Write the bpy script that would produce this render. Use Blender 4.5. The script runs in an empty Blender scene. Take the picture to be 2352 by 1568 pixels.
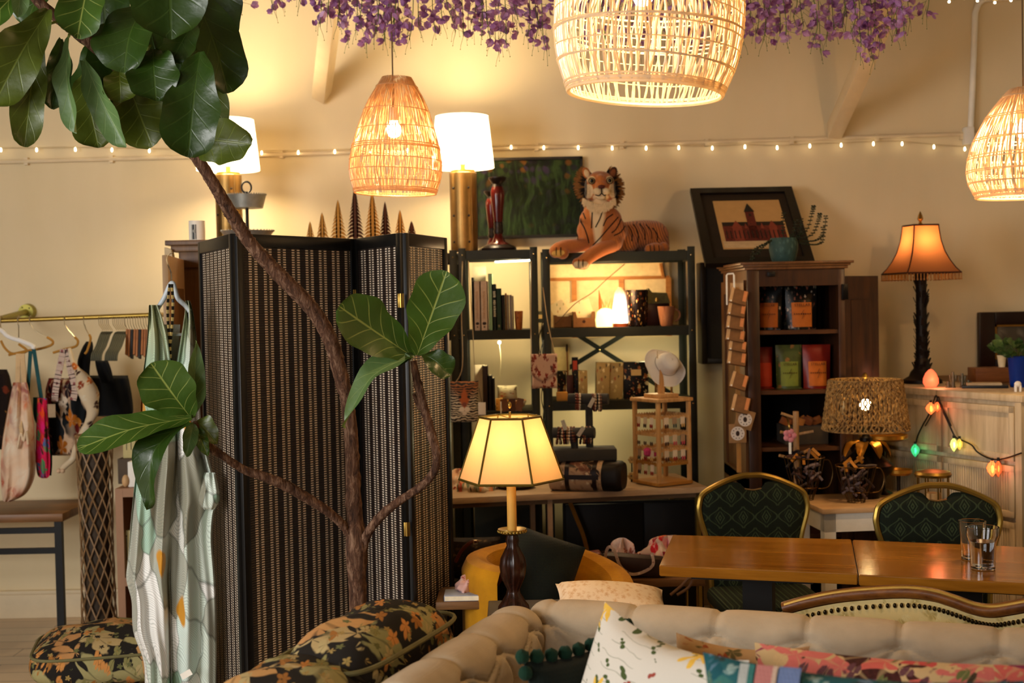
import bpy, bmesh, math, random
from mathutils import Vector, Matrix, Euler
PI = math.pi
random.seed(7)
SC = bpy.context.scene
COL = SC.collection
# ------------------------------------------------------------------ camera, world, exposure
FPX = 3000.0; CAMZ = 1.62
cam_d = bpy.data.cameras.new('camera'); cam = bpy.data.objects.new('camera', cam_d); COL.objects.link(cam)
cam_d.sensor_width = 36; cam_d.lens = 36 * FPX / 2352.0; cam_d.clip_start = 0.05; cam_d.clip_end = 60
CR = Matrix.Rotation(PI/2 - math.radians(1.6), 3, 'X') @ Matrix.Rotation(-0.02, 3, 'Z')
cam.matrix_world = Matrix.Translation((0, 0, CAMZ)) @ CR.to_4x4()
SC.camera = cam
cam_d.dof.use_dof = True; cam_d.dof.focus_distance = 4.1; cam_d.dof.aperture_fstop = 3.6
SC.view_settings.view_transform = 'Standard'; SC.view_settings.look = 'None'
SC.view_settings.gamma = 1.0; SC.view_settings.exposure = 0.42; SC.view_settings.use_curve_mapping = False
SC.cycles.max_bounces = 8; SC.cycles.sample_clamp_indirect = 4.0; SC.cycles.caustics_reflective = False; SC.cycles.caustics_refractive = False
wd = bpy.data.worlds.new('sky'); SC.world = wd; wd.use_nodes = True
wd.node_tree.nodes['Background'].inputs[0].default_value = (0.55, 0.68, 0.9, 1); wd.node_tree.nodes['Background'].inputs[1].default_value = 0.6

def area(name, loc, target, sx, sy, power, col):
    l = bpy.data.lights.new(name, 'AREA'); l.shape = 'RECTANGLE'; l.size = sx; l.size_y = sy; l.energy = power; l.color = col
    o = bpy.data.objects.new(name, l); COL.objects.link(o); o.location = loc
    o.rotation_euler = (Vector(target) - Vector(loc)).to_track_quat('-Z', 'Y').to_euler(); return o
# daylight that enters through the shop windows behind the camera
area('daylight_front_window', (-2.6, -3.15, 2.0), (-1.4, 5.0, 1.0), 2.3, 2.0, 92, (1.0, 0.96, 0.91))
area('daylight_side_window', (-4.25, 1.0, 1.9), (-0.8, 5.4, 1.3), 2.2, 1.8, 185, (1.0, 0.97, 0.94))
WARM = (1.0, 0.62, 0.29)
def bulb_light(name, loc, power, col=WARM, r=0.03):
    l = bpy.data.lights.new(name, 'POINT'); l.energy = power*1.15; l.color = col; l.shadow_soft_size = r
    o = bpy.data.objects.new(name, l); COL.objects.link(o); o.location = loc; return o

# ------------------------------------------------------------------ pixel rays -> points of the room
def P(px, py, y):
    d = CR @ Vector(((px-1176)/FPX, -(py-784)/FPX, -1)); t = y/d.y
    return Vector((0, 0, CAMZ)) + d*t
def PZ(px, py, z):
    d = CR @ Vector(((px-1176)/FPX, -(py-784)/FPX, -1)); t = (z-CAMZ)/d.z
    return Vector((0, 0, CAMZ)) + d*t
def S(px, y): return px/FPX*y

# ------------------------------------------------------------------ object helpers
def tag(o, label=None, cat=None, group=None, kind=None):
    if label: o['label'] = label
    if cat: o['category'] = cat
    if group: o['group'] = group
    if kind: o['kind'] = kind
    return o
def thing(name, label, cat, loc=(0,0,0), rotz=0, group=None):
    o = bpy.data.objects.new(name, None); COL.objects.link(o); o.empty_display_size = 0.05
    o.location = loc; o.rotation_euler = (0, 0, rotz); return tag(o, label, cat, group)
def wm(o):
    m = Matrix.LocRotScale(o.location, o.rotation_euler, o.scale)
    return wm(o.parent) @ m if o.parent else m
class B:
    def __init__(s): s.bm = bmesh.new(); s.uv = s.bm.loops.layers.uv.new('UVMap')
    def box(s, c, size, rot=None, bev=0.0):
        r = bmesh.ops.create_cube(s.bm, size=1.0)
        M = Matrix.Translation(c) @ (rot.to_4x4() if rot else Matrix()) @ Matrix.Diagonal((*size, 1))
        bmesh.ops.transform(s.bm, matrix=M, verts=r['verts'])
        if bev:
            es = list({e for v in r['verts'] for e in v.link_edges})
            bmesh.ops.bevel(s.bm, geom=es, offset=bev, segments=2, affect='EDGES', profile=0.5)
        return s
    def bx(s, a, b, bev=0.0):
        return s.box([(a[i]+b[i])/2 for i in range(3)], [abs(b[i]-a[i]) for i in range(3)], None, bev)
    def bar(s, p, q, w, h, up=(0,0,1), bev=0.0):
        p = Vector(p); q = Vector(q); d = (q-p); z = d.normalized(); u = Vector(up)
        x = u.cross(z)
        if x.length < 1e-4: x = Vector((1,0,0)).cross(z)
        x.normalize(); y = z.cross(x)
        R = Matrix((x, y, z)).transposed()
        return s.box((p+q)/2, (w, h, d.length), R, bev)
    def tube(s, pts, r, seg=8, closed=False, caps=True):
        pts = [Vector(p) for p in pts]; n = len(pts)
        rs = r if isinstance(r, (list, tuple)) else [r]*n
        rings = []; nrm = None
        for i, p in enumerate(pts):
            if closed: t = pts[(i+1) % n] - pts[i-1]
            else: t = pts[min(i+1, n-1)] - pts[max(i-1, 0)]
            t.normalize()
            if nrm is None:
                nrm = t.cross(Vector((0, 0, 1)));
                if nrm.length < 1e-3: nrm = t.cross(Vector((0, 1, 0)))
            nrm = (nrm - t*nrm.dot(t)).normalized(); b = t.cross(nrm)
            rings.append([s.bm.verts.new(p + (nrm*math.cos(2*PI*k/seg) + b*math.sin(2*PI*k/seg))*rs[i]) for k in range(seg)])
        m = n if closed else n-1
        for i in range(m):
            a = rings[i]; c = rings[(i+1) % n]
            for k in range(seg):
                f = s.bm.faces.new((a[k], a[(k+1) % seg], c[(k+1) % seg], c[k]))
                for l, uv in zip(f.loops, ((k/seg, i/m), ((k+1)/seg, i/m), ((k+1)/seg, (i+1)/m), (k/seg, (i+1)/m))): l[s.uv].uv = uv
        if caps and not closed:
            s.bm.faces.new(rings[0][::-1]); s.bm.faces.new(rings[-1])
        return s
    def cyl(s, p, q, r0, r1=None, seg=16, caps=True): return s.tube([p, q], [r0, r0 if r1 is None else r1], seg, False, caps)
    def lathe(s, prof, c=(0,0,0), seg=32, M=None, sq=None, cap=True):
        """prof: (r, z) list. sq: n-gon section"""
        rings = []
        for r, z in prof:
            ring = []
            for k in range(seg):
                a = 2*PI*(k+0.5)/seg; rr = r
                v = Vector((rr*math.cos(a), rr*math.sin(a), z))
                if M: v = M @ v
                ring.append(s.bm.verts.new(Vector(c) + v))
            rings.append(ring)
        n = len(prof)-1
        for i in range(n):
            for k in range(seg):
                a, b = rings[i], rings[i+1]; k2 = (k+1) % seg
                f = s.bm.faces.new((a[k], a[k2], b[k2], b[k]))
                for l, uv in zip(f.loops, ((k/seg, i/n), ((k+1)/seg, i/n), ((k+1)/seg, (i+1)/n), (k/seg, (i+1)/n))): l[s.uv].uv = uv
        if cap:
            if prof[0][0] > 1e-4: s.bm.faces.new(rings[0][::-1])
            if prof[-1][0] > 1e-4: s.bm.faces.new(rings[-1])
        return s
    def ball(s, c, r, seg=16, M=None):
        r = (r, r, r) if not isinstance(r, (tuple, list)) else r
        m = Matrix.Translation(c) @ (M.to_4x4() if M else Matrix()) @ Matrix.Diagonal((*r, 1))
        bmesh.ops.create_uvsphere(s.bm, u_segments=seg, v_segments=max(6, seg*2//3), radius=1, matrix=m); return s
    def grid(s, fn, nu, nv, cu=False, cv=False, flip=False, us=1, vs=1):
        NU = nu if cu else nu+1; NV = nv if cv else nv+1
        V = [[s.bm.verts.new(fn(i/nu, j/nv)) for j in range(NV)] for i in range(NU)]
        for i in range(nu):
            for j in range(nv):
                i2 = (i+1) % NU; j2 = (j+1) % NV
                q = (V[i][j], V[i2][j], V[i2][j2], V[i][j2]); uvs = ((i/nu, j/nv), ((i+1)/nu, j/nv), ((i+1)/nu, (j+1)/nv), (i/nu, (j+1)/nv))
                if flip: q = q[::-1]; uvs = uvs[::-1]
                try: f = s.bm.faces.new(q)
                except ValueError: continue
                for l, uv in zip(f.loops, uvs): l[s.uv].uv = (uv[0]*us, uv[1]*vs)
        return s
    def prism(s, poly, t, M=None):
        """poly of (x, z) in the XZ plane, thickness t along +Y"""
        M = M or Matrix()
        a = [s.bm.verts.new(M @ Vector((x, 0, z))) for x, z in poly]; b = [s.bm.verts.new(M @ Vector((x, t, z))) for x, z in poly]
        s.bm.faces.new(a); s.bm.faces.new(b[::-1]); n = len(poly)
        for i in range(n): s.bm.faces.new((a[i], b[i], b[(i+1) % n], a[(i+1) % n]))
        return s
    def petal(s, c, M, L, W, bend=0.3):
        pts = [(0,0), (-W*.5, L*.45), (-W*.42, L*.8), (0, L), (W*.42, L*.8), (W*.5, L*.45)]
        vs = [s.bm.verts.new(Vector(c) + M @ Vector((x, y, bend*y*y/max(L,1e-5) + abs(x)*.3))) for x, y in pts]
        for i in (1, 2, 3, 4): s.bm.faces.new((vs[0], vs[i], vs[i+1]))
        return s
def obj(name, b, m=None, parent=None, w=False, smooth=40, loc=None, label=None, fixn=True):
    """turn a B into one mesh object; w=True: vertices were given in room coordinates"""
    me = bpy.data.meshes.new(name)
    if fixn: bmesh.ops.recalc_face_normals(b.bm, faces=b.bm.faces)
    if w and parent: bmesh.ops.transform(b.bm, matrix=wm(parent).inverted(), verts=b.bm.verts)
    if loc is not None: bmesh.ops.translate(b.bm, vec=-Vector(loc), verts=b.bm.verts)
    b.bm.to_mesh(me); b.bm.free()
    if m:
        for x in (m if isinstance(m, (list, tuple)) else [m]): me.materials.append(x)
    if smooth:
        me.shade_smooth(); me.set_sharp_from_angle(angle=math.radians(smooth))
    o = bpy.data.objects.new(name, me); COL.objects.link(o)
    if loc is not None: o.location = loc
    if parent: o.parent = parent
    if label: o['label'] = label
    return o
def struct(name, b, m): return tag(obj(name, b, m), kind='structure')
def copy_tree(o, parent=None):
    c = o.copy(); COL.objects.link(c); c.parent = parent
    for ch in list(o.children): copy_tree(ch, c)
    return c
def mod(o, kind, **kw):
    m = o.modifiers.new(kind.lower(), kind)
    for k, v in kw.items(): setattr(m, k, v)
    return m
def spline(pts, n=8):
    """Catmull-Rom through pts (Vectors or tuples of any length)"""
    out = []; P_ = [Vector(p) for p in pts]; m = len(P_)
    for i in range(m-1):
        p0 = P_[max(i-1,0)]; p1 = P_[i]; p2 = P_[i+1]; p3 = P_[min(i+2,m-1)]
        for k in range(n):
            t = k/n
            out.append(0.5*((2*p1) + (p2-p0)*t + (2*p0-5*p1+4*p2-p3)*t*t + (3*p1-p0-3*p2+p3)*t**3))
    out.append(P_[-1]); return out
def frame3(x, y):
    """rotation whose local x, y axes are given"""
    x = Vector(x).normalized(); y = Vector(y); z = x.cross(y).normalized(); y = z.cross(x)
    return Matrix((x, y, z)).transposed()
def textmesh(b, s, size, M, ext=0.0004):
    cu = bpy.data.curves.new('t', 'FONT'); cu.body = s; cu.size = size; cu.align_x = 'CENTER'; cu.align_y = 'CENTER'; cu.extrude = ext; cu.resolution_u = 2
    o = bpy.data.objects.new('t', cu); COL.objects.link(o)
    me = bpy.data.meshes.new_from_object(o.evaluated_get(bpy.context.evaluated_depsgraph_get()))
    me.transform(M.to_4x4()); b.bm.from_mesh(me)
    bpy.data.objects.remove(o); bpy.data.curves.remove(cu); bpy.data.meshes.remove(me)

# ------------------------------------------------------------------ materials
def C(h):
    h = h.lstrip('#'); f = lambda c: c/12.92 if c <= .04045 else ((c+.055)/1.055)**2.4
    return tuple(f(int(h[i:i+2], 16)/255) for i in (0, 2, 4)) + (1,)
class N:
    def __init__(s, name):
        s.m = bpy.data.materials.new(name); s.m.use_nodes = True; s.t = s.m.node_tree; s.bs = s.t.nodes['Principled BSDF']; s.out = s.t.nodes['Material Output']
        s.tc = s.t.nodes.new('ShaderNodeTexCoord')
    def n(s, k, ins=None, **kw):
        x = s.t.nodes.new('ShaderNode'+k)
        for a, v in kw.items(): setattr(x, a, v)
        for a, v in (ins or {}).items(): s.set(x, a, v)
        return x
    def set(s, x, a, v):
        i = x.inputs[a]
        if hasattr(v, 'is_linked') or hasattr(v, 'links'): s.t.links.new(v, i)
        elif hasattr(v, 'outputs'): s.t.links.new(v.outputs[0], i)
        else: i.default_value = v
    def math(s, op, a, b=0.0, c=0.0): return s.n('Math', {0: a, 1: b, 2: c}, operation=op).outputs[0]
    def mix(s, f, a, b, bt='MIX'):
        x = s.n('Mix', {0: f, 6: a, 7: b}, data_type='RGBA', blend_type=bt); return x.outputs[2]
    def ramp(s, f, stops, interp='LINEAR'):
        x = s.n('ValToRGB', {0: f}); x.color_ramp.interpolation = interp
        e = x.color_ramp.elements
        while len(e) < len(stops): e.new(0.5)
        for i, (p, c) in enumerate(stops): e[i].position = p; e[i].color = c if len(c) == 4 else (*c, 1)
        return x.outputs[0]
    def map(s, src='Object', scale=(1,1,1), rot=(0,0,0), loc=(0,0,0)):
        return s.n('Mapping', {0: s.tc.outputs[src], 'Scale': scale, 'Rotation': rot, 'Location': loc}).outputs[0]
    def noise(s, vec, sc, det=3, rough=.5, out=0, dist=0): return s.n('TexNoise', {'Vector': vec, 'Scale': sc, 'Detail': det, 'Roughness': rough, 'Distortion': dist}).outputs[out]
    def vor(s, vec, sc, out='Distance', feat='F1', rnd=1.0): return s.n('TexVoronoi', {'Vector': vec, 'Scale': sc, 'Randomness': rnd}, feature=feat).outputs[out]
    def wave(s, vec, sc, dist=0, det=2, dsc=1, dirn='X', prof='SIN'): return s.n('TexWave', {'Vector': vec, 'Scale': sc, 'Distortion': dist, 'Detail': det, 'Detail Scale': dsc}, bands_direction=dirn, wave_profile=prof).outputs['Fac']
    def step(s, v, lo, hi):
        x = s.n('MapRange', {0: v, 1: lo, 2: hi}, clamp=True); return x.outputs[0]
    def bump(s, h, st=.3, dist=.01): s.set(s.bs, 'Normal', s.n('Bump', {'Height': h, 'Strength': st, 'Distance': dist}).outputs[0])
    def fin(s, col=None, rough=.5, metal=0, spec=None, **kw):
        if col is not None: s.set(s.bs, 'Base Color', col)
        s.set(s.bs, 'Roughness', rough); s.set(s.bs, 'Metallic', metal)
        if spec is not None: s.set(s.bs, 'Specular IOR Level', spec)
        for k, v in kw.items(): s.set(s.bs, k.replace('_', ' '), v)
        return s.m
_mc = {}
def plain(col, rough=.5, metal=0, var=.12, sc=25, bump=0, name=None, spec=.25):
    key = ('p', col, rough, metal, var, sc, bump)
    if key in _mc: return _mc[key]
    n = N(name or 'paint_'+col); v = n.map(); c = C(col)
    if var:
        f = n.noise(v, sc, 4, .6); d = tuple(x*(1-var) for x in c[:3])+(1,); l = tuple(min(1, x*(1+var)) for x in c[:3])+(1,)
        base = n.ramp(f, [(.3, d), (.7, l)])
    else: base = c
    if bump: n.bump(n.noise(v, sc*3, 3), bump, .004)
    _mc[key] = n.fin(base, rough, metal, spec); return _mc[key]
def wood(c1, c2, sc=1.0, axis='X', rough=.45, dist=4, name='wood', spec=.3):
    key = ('w', c1, c2, sc, axis, rough, dist)
    if key in _mc: return _mc[key]
    n = N(name); s_ = {'X': (1, 12, 12), 'Y': (12, 1, 12), 'Z': (12, 12, 1)}[axis]
    v = n.map(scale=tuple(a*sc for a in s_))
    f = n.noise(v, 2.2, 6, .65, dist=.6); g = n.noise(n.map(scale=tuple(a*sc*3 for a in s_)), 4, 4)
    h = n.math('ADD', n.math('MULTIPLY', f, .75), n.math('MULTIPLY', g, .25))
    n.bump(h, .15, .003)
    _mc[key] = n.fin(n.ramp(h, [(.35, C(c1)), (.65, C(c2))]), rough, 0, spec); return _mc[key]
def cloth(col, sc=400, var=.2, rough=.9, bump=.25, col2=None, name='cloth'):
    key = ('c', col, sc, var, col2)
    if key in _mc: return _mc[key]
    n = N(name); v = n.map(); f = n.noise(v, 12, 4)
    w = n.math('MULTIPLY', n.wave(v, sc/6, .5, 1, 1, 'X'), n.wave(v, sc/6, .5, 1, 1, 'Z'))
    c = C(col); d = C(col2) if col2 else tuple(x*(1-var) for x in c[:3])+(1,)
    n.bump(n.math('ADD', w, n.noise(v, sc/4, 2)), bump, .002)
    _mc[key] = n.fin(n.mix(n.step(f, .3, .7), d, c), rough, 0, .2, Sheen_Weight=.04); return _mc[key]
def emit(col, st, name='glow'):
    n = N(name); return n.fin((0,0,0,1), .5, Emission_Color=C(col) if isinstance(col, str) else (*col, 1), Emission_Strength=st)
def shade(col, name='lamp_shade', tr=.55, tex=None, rough=.9):
    """thin cloth or paper that lets lamp light through"""
    n = N(name); c = C(col) if isinstance(col, str) else col
    w = n.noise(n.map(scale=(1, 1, .15) if tex is None else tex), 150, 2)
    cc = n.mix(n.math('MULTIPLY', w, .25), c, tuple(x*.8 for x in c[:3])+(1,))
    d = n.n('BsdfDiffuse', {0: cc}); t = n.n('BsdfTranslucent', {0: cc}); m = n.n('MixShader', {0: tr, 1: d, 2: t})
    n.t.links.new(m.outputs[0], n.out.inputs[0]); return n.m
def glass(col='ffffff', rough=0.0, ior=1.45, name='glass'):
    n = N(name); return n.fin(C(col), rough, 0, None, Transmission_Weight=1.0, IOR=ior)
def metal(col, rough=.3, name='metal'): return plain(col, rough, 1, .08, 30, 0, name)
def pattern(name, base, layers, sc=1.0, src='Object', rough=.9, weave=300, warp=.5):
    """printed cloth. layers: (scale, size, softness, [colours], seed, stretch) drawn in order as blobs with lobed petals"""
    n = N(name); v0 = n.map(src, (sc, sc, sc)); nv = n.n('TexNoise', {'Vector': v0, 'Scale': 6.0, 'Detail': 2.0}).outputs['Color']
    col = C(base)
    for (s_, size, soft, cols, seed, st) in layers:
        v = n.n('Mapping', {0: v0, 'Scale': (s_*st[0], s_*st[1], s_*st[2]), 'Location': (seed*3.7, seed*1.3, seed*2.1), 'Rotation': (0, 0, seed*.7)}).outputs[0]
        v = n.n('VectorMath', {0: v, 1: n.n('VectorMath', {0: nv, 1: (warp,)*3}, operation='MULTIPLY').outputs[0]}, operation='ADD').outputs[0]
        vn = n.n('TexVoronoi', {'Vector': v, 'Scale': 1.0}); d = vn.outputs['Distance']; rc = vn.outputs['Color']
        pet = n.noise(v, 4, 1); dl = n.n('SeparateXYZ', {0: n.n('VectorMath', {0: v, 1: vn.outputs['Position']}, operation='SUBTRACT').outputs[0]}); ang = n.math('ARCTAN2', n.math('ADD', dl.outputs[2], n.math('MULTIPLY', dl.outputs[1], .9)), dl.outputs[0])
        edge = n.math('ADD', size, n.math('ADD', n.math('MULTIPLY', n.math('SUBTRACT', pet, .5), size*.5), n.math('MULTIPLY', n.math('COSINE', n.math('MULTIPLY', ang, 5)), size*.24)))
        mask = n.math('SUBTRACT', 1.0, n.step(n.math('SUBTRACT', d, edge), -soft, soft))
        sep = n.n('SeparateColor', {0: rc})
        cc = n.ramp(sep.outputs[0], [(i/len(cols), C(c)) for i, c in enumerate(cols)], 'CONSTANT')
        cc = n.mix(n.math('MULTIPLY', n.noise(v, 9, 2), .35), cc, tuple(x*.45 for x in C(cols[0])[:3])+(1,))
        cc = n.mix(n.math('MULTIPLY', n.math('LESS_THAN', d, size*.2), .7), cc, C(cols[-1])); cc = n.mix(n.math('MULTIPLY', n.step(n.math('COSINE', n.math('MULTIPLY', ang, 5)), -.6, -1.0), .45), cc, C(base)); keep = n.step(sep.outputs[1], .12, .14)
        col = n.mix(n.math('MULTIPLY', mask, keep), col, cc)
    n.bump(n.noise(v0, weave, 2), .25, .002)
    return n.fin(col, rough, 0, .2)
# ================================================================== the room
WY = 6.95; XL, XR, YF, ZC = -4.1, 4.3, -3.0, 3.95
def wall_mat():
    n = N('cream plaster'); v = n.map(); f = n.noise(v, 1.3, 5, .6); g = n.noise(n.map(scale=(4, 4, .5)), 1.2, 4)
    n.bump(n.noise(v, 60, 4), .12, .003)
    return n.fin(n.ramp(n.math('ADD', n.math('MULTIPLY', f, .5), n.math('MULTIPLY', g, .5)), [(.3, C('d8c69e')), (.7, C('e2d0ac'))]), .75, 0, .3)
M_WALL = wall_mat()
M_TRIM = plain('dcc9a6', .5, 0, .06, 8)
M_WHITE = plain('e9e4d8', .5, 0, .06, 12)
def floor_mat():
    n = N('pale plank floor'); v = n.map(scale=(1, 1, 1))
    br = n.n('TexBrick', {'Vector': v, 'Color1': C('d0b898'), 'Color2': C('dcc8a8'), 'Mortar': C('6f5a45'), 'Scale': 1.0, 'Mortar Size': .003, 'Brick Width': 1.6, 'Row Height': .14})
    g = n.noise(n.map(scale=(2, 30, 1)), 3, 5)
    return n.fin(n.mix(n.math('MULTIPLY', g, .45), br, C('a88a68')), .3, 0, .4)
struct('floor', B().bx((XL, YF, -.1), (XR, WY, 0)), floor_mat())
struct('ceiling', B().bx((XL, YF, ZC), (XR, WY, ZC+.1)), plain('8f8064', .8))
struct('wall_back', B().bx((XL-.1, WY, -.1), (XR+.1, WY+.12, ZC+.1)), M_WALL)
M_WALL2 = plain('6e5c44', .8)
struct('wall_right', B().bx((XR, YF, -.1), (XR+.1, WY, ZC+.1)), M_WALL)
def holed(a, b, axis, h0, h1, z0, z1):
    q = B(); a = list(a); b = list(b)
    def seg(lo, hi, zz0, zz1):
        p = a[:]; r = b[:]; p[axis] = lo; r[axis] = hi; p[2] = zz0; r[2] = zz1; q.bx(p, r)
    seg(a[axis], h0, a[2], b[2]); seg(h1, b[axis], a[2], b[2]); seg(h0, h1, a[2], z0); seg(h0, h1, z1, b[2]); return q
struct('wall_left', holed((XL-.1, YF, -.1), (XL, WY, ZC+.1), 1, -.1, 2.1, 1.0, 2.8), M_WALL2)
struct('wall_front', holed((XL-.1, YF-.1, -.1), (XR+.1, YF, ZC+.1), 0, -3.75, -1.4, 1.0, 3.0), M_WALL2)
def window(name, a, b, axis):
    q = B(); lo, hi = a[axis], b[axis]; f = .06
    def piece(l, h, z0, z1):
        p = list(a); r = list(b); p[axis] = l; r[axis] = h; p[2] = z0; r[2] = z1; q.bx(p, r)
    piece(lo, lo+f, a[2], b[2]); piece(hi-f, hi, a[2], b[2]); piece(lo, hi, a[2], a[2]+f); piece(lo, hi, b[2]-f, b[2])
    piece((lo+hi)/2-.025, (lo+hi)/2+.025, a[2], b[2]); piece(lo, hi, (a[2]+b[2])/2-.02, (a[2]+b[2])/2+.02)
    struct(name, q, M_WHITE)
window('window_1', (-3.75, YF-.09, 1.0), (-1.4, YF-.03, 3.0), 0)
window('window_2', (XL-.09, -.1, 1.0), (XL-.03, 2.1, 2.8), 1)
struct('baseboard_back', B().bx((XL, WY-.02, 0), (XR, WY, .13), .004).bx((XL, WY-.035, .13), (XR, WY, .15), .004), M_TRIM)
# horizontal cable moulding along the wall with its clips; upright conduit at right
zr = P(1176, 341, WY).z
q = B().tube([(XL, WY-.018, zr-.03), (0, WY-.018, zr), (2.7, WY-.018, zr+.03)], .011, 8)
for i in range(16): q.box((XL+.2+i*.45, WY-.012, zr-.03+(.2+i*.45)*.0075), (.02, .024, .04))
tag(obj('trim_1', q, M_TRIM), kind='structure')
c0 = P(2228, 330, WY-.03); c1 = P(2240, 30, WY-.03); c2 = P(2262, -2, WY-.03)
q = B().tube([c0, P(2234, 200, WY-.03), c1, P(2248, 8, WY-.03), c2, P(2420, -12, WY-.03)], .016, 10)
q.box(P(2224, 312, WY-.03), (.05, .05, .09), None, .005)
tag(obj('trim_2', q, M_WHITE), kind='structure')
# wooden knee braces from the wall up to the roof beams
def brace(p0, p1, y0, y1, lab):
    a = P(*p0, y0); b = P(*p1, y1); a.y = WY-.01; d = (b-a); b = a + d*((3.85-a.z)/d.z)
    t = thing('knee_brace', lab, 'brace', a, 0, 'painted knee braces on the wall')
    obj('beam', B().bar(a, b, .075, .09, (0, 1, 0), .004), M_TRIM, t, w=True)
    obj('bolt', B().ball(a+(b-a).normalized()*.1+Vector((0, -.045, 0)), .009, 8), metal('8a7a60'), t, w=True)
brace((733, 212), (757, 60), 6.85, 6.35, 'cream painted timber brace slanting up behind the hanging egg-shaped lamp')
brace((1925, 298), (1985, 145), 6.85, 6.4, 'cream painted timber brace slanting up to the right below the purple flowers')
# ------------------------------------------------------------------ fairy lights along the moulding
fl = [(-60, 344), (2, 343), (84, 343), (173, 342), (257, 343), (343, 345), (430, 346), (515, 348), (601, 350), (685, 349), (769, 347), (850, 346), (935, 344), (1015, 342), (1095, 339), (1174, 337),
      (1249, 338), (1328, 338), (1406, 339), (1484, 339), (1559, 338), (1636, 339), (1711, 336), (1785, 338), (1860, 334), (1932, 332), (2006, 329), (2072, 329), (2145, 336), (2216, 341)]
pts = [P(x, y-4, WY-.045) for x, y in fl]
t = thing('string_light', 'string of tiny warm white fairy lights running along the wall moulding', 'string lights', pts[15])
obj('wire', B().tube(spline(pts, 3), .0022, 5), plain('cbb68c', .5), t, w=True)
M_FAIRY = emit((1.0, .78, .45), 9, 'fairy bulb'); M_CAPP = plain('d8c8a0', .4)
for x, y in fl:
    c = P(x, y, WY-.045)
    obj('bulb', B().lathe([(.001, -.013), (.004, -.011), (.0052, -.004), (.004, .004), (.002, .008)], c, 8), M_FAIRY, t, w=True)
# second string along a top beam at far right
fl2 = [(2180, 4), (2215, -4), (2245, 2), (2285, 6), (2322, 1), (2362, 3)]
pts = [P(x, y-5, 6.2) for x, y in fl2]
t = thing('string_light', 'short run of glowing fairy lights at the top right corner', 'string lights', pts[2])
obj('wire', B().tube(spline([P(2140, -60, 6.2)]+pts, 3), .0022, 5), plain('cbb68c', .5), t, w=True)
for x, y in fl2:
    obj('bulb', B().ball(P(x, y, 6.2), .006, 8), M_FAIRY, t, w=True)
q = B().bar((-2.2, 6.0, 3.5), (3.6, 6.0, 3.5), .09, .14)
tag(obj('trim_3', q, M_TRIM), kind='structure')      # painted roof tie above the frame that carries the garlands

# ================================================================== rattan pendants
def rattan_mat(c1, c2, tr, name):
    n = N(name); f = n.noise(n.map(), 60, 3); c = n.mix(f, C(c1), C(c2))
    d = n.n('BsdfDiffuse', {0: c}); t_ = n.n('BsdfTranslucent', {0: c}); g = n.n('BsdfGlossy', {0: (1, 1, 1, 1), 'Roughness': .35})
    m = n.n('MixShader', {0: tr, 1: d, 2: t_}); m2 = n.n('MixShader', {0: .05, 1: m, 2: g}); n.t.links.new(m2.outputs[0], n.out.inputs[0]); return n.m
def pendant(lab, c, prof, nspoke, slant, rings, mat, cordtop, power, bulbz, r=.0022, tilt=0, seed=1, double=True, bstr=60, jit=.35):
    """prof: (z, r) from the top down, z relative to c (lamp's lower rim centre)"""
    rnd = random.Random(seed)
    t = thing('pendant_lamp', lab, 'pendant lamp', c, 0, 'woven rattan pendant lamps')
    sp = spline([Vector((rr, z, 0)) for z, rr in prof], 6)
    T = Matrix.Rotation(tilt, 3, 'Y')
    def at(a, k):  # k along the profile 0..1
        f = k*(len(sp)-1); i = min(int(f), len(sp)-2); v = sp[i].lerp(sp[i+1], f-i); return T @ Vector((v.x*math.cos(a), v.x*math.sin(a), v.y))
    q = B(); K = 22
    for s_ in ((1, -1) if double else (1,)):
        for i in range(nspoke):
            a0 = 2*PI*(i + rnd.uniform(-.22, .22))/nspoke; sl = slant*rnd.uniform(1-jit, 1+jit)*s_
            off = 1.0 + (.004 if s_ > 0 else -.008)
            q.tube([at(a0 + sl*(k/K) + .012*math.sin(k*1.3+i), k/K)*off for k in range(K+1)], r*rnd.uniform(.75, 1.25), 4, caps=False)
    obj('woven_body', q, mat, t)
    q = B()
    for k, nn, wob, rr in rings:
        for j in range(nn):
            ph = rnd.uniform(0, 6.28); kk = k + (j-(nn-1)/2)*.013
            q.tube([at(2*PI*i/60, min(1, max(0, kk + wob*math.sin(2*PI*i/60*rnd.choice([1, 1, 2]) * 0 + 2*PI*i/60 + ph))))*1.012 for i in range(60)], rr, 5, closed=True)
    obj('ring', q, mat, t, label='darker horizontal bands of cane')
    obj('rim', B().tube([at(2*PI*i/60, 1) for i in range(60)], r*2.6, 6, closed=True), mat, t)
    top = at(0, 0).z
    q = B().cyl((0, 0, bulbz+.035), (0, 0, bulbz+.09), .019, .016, 12); obj('socket', q, plain('e6ddc8', .4), t)
    q = B().tube([(0, 0, bulbz+.09), (0, 0, cordtop-c.z)], .003, 6); obj('cord', q, plain('6a5238', .6), t)
    q = B().lathe([(.001, -.034), (.02, -.028), (.03, -.008), (.028, .01), (.016, .03), (.013, .036)], (0, 0, bulbz), 16); obj('bulb', q, emit((1, .66, .32), bstr, 'bulb'), t)
    L = bulb_light('bulb_light', (0, 0, bulbz-.04), power, r=.03); L.parent = t
    return t
d = 3.6; c = P(1481, 214, d); u = S(1, d)
prof = [(470*u*.9, 40*u), (440*u*.9, 85*u), (330*u*.9, 165*u), (225*u, 208*u), (150*u, 214*u), (70*u, 203*u), (0, 176*u)]
M_R1 = rattan_mat('fbf0d4', 'ecd4a8', .5, 'pale cane'); M_R2 = rattan_mat('f6dcae', 'd0a468', .55, 'honey cane'); M_R3 = rattan_mat('fbeccc', 'ecd0a0', .5, 'straw cane')
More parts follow.
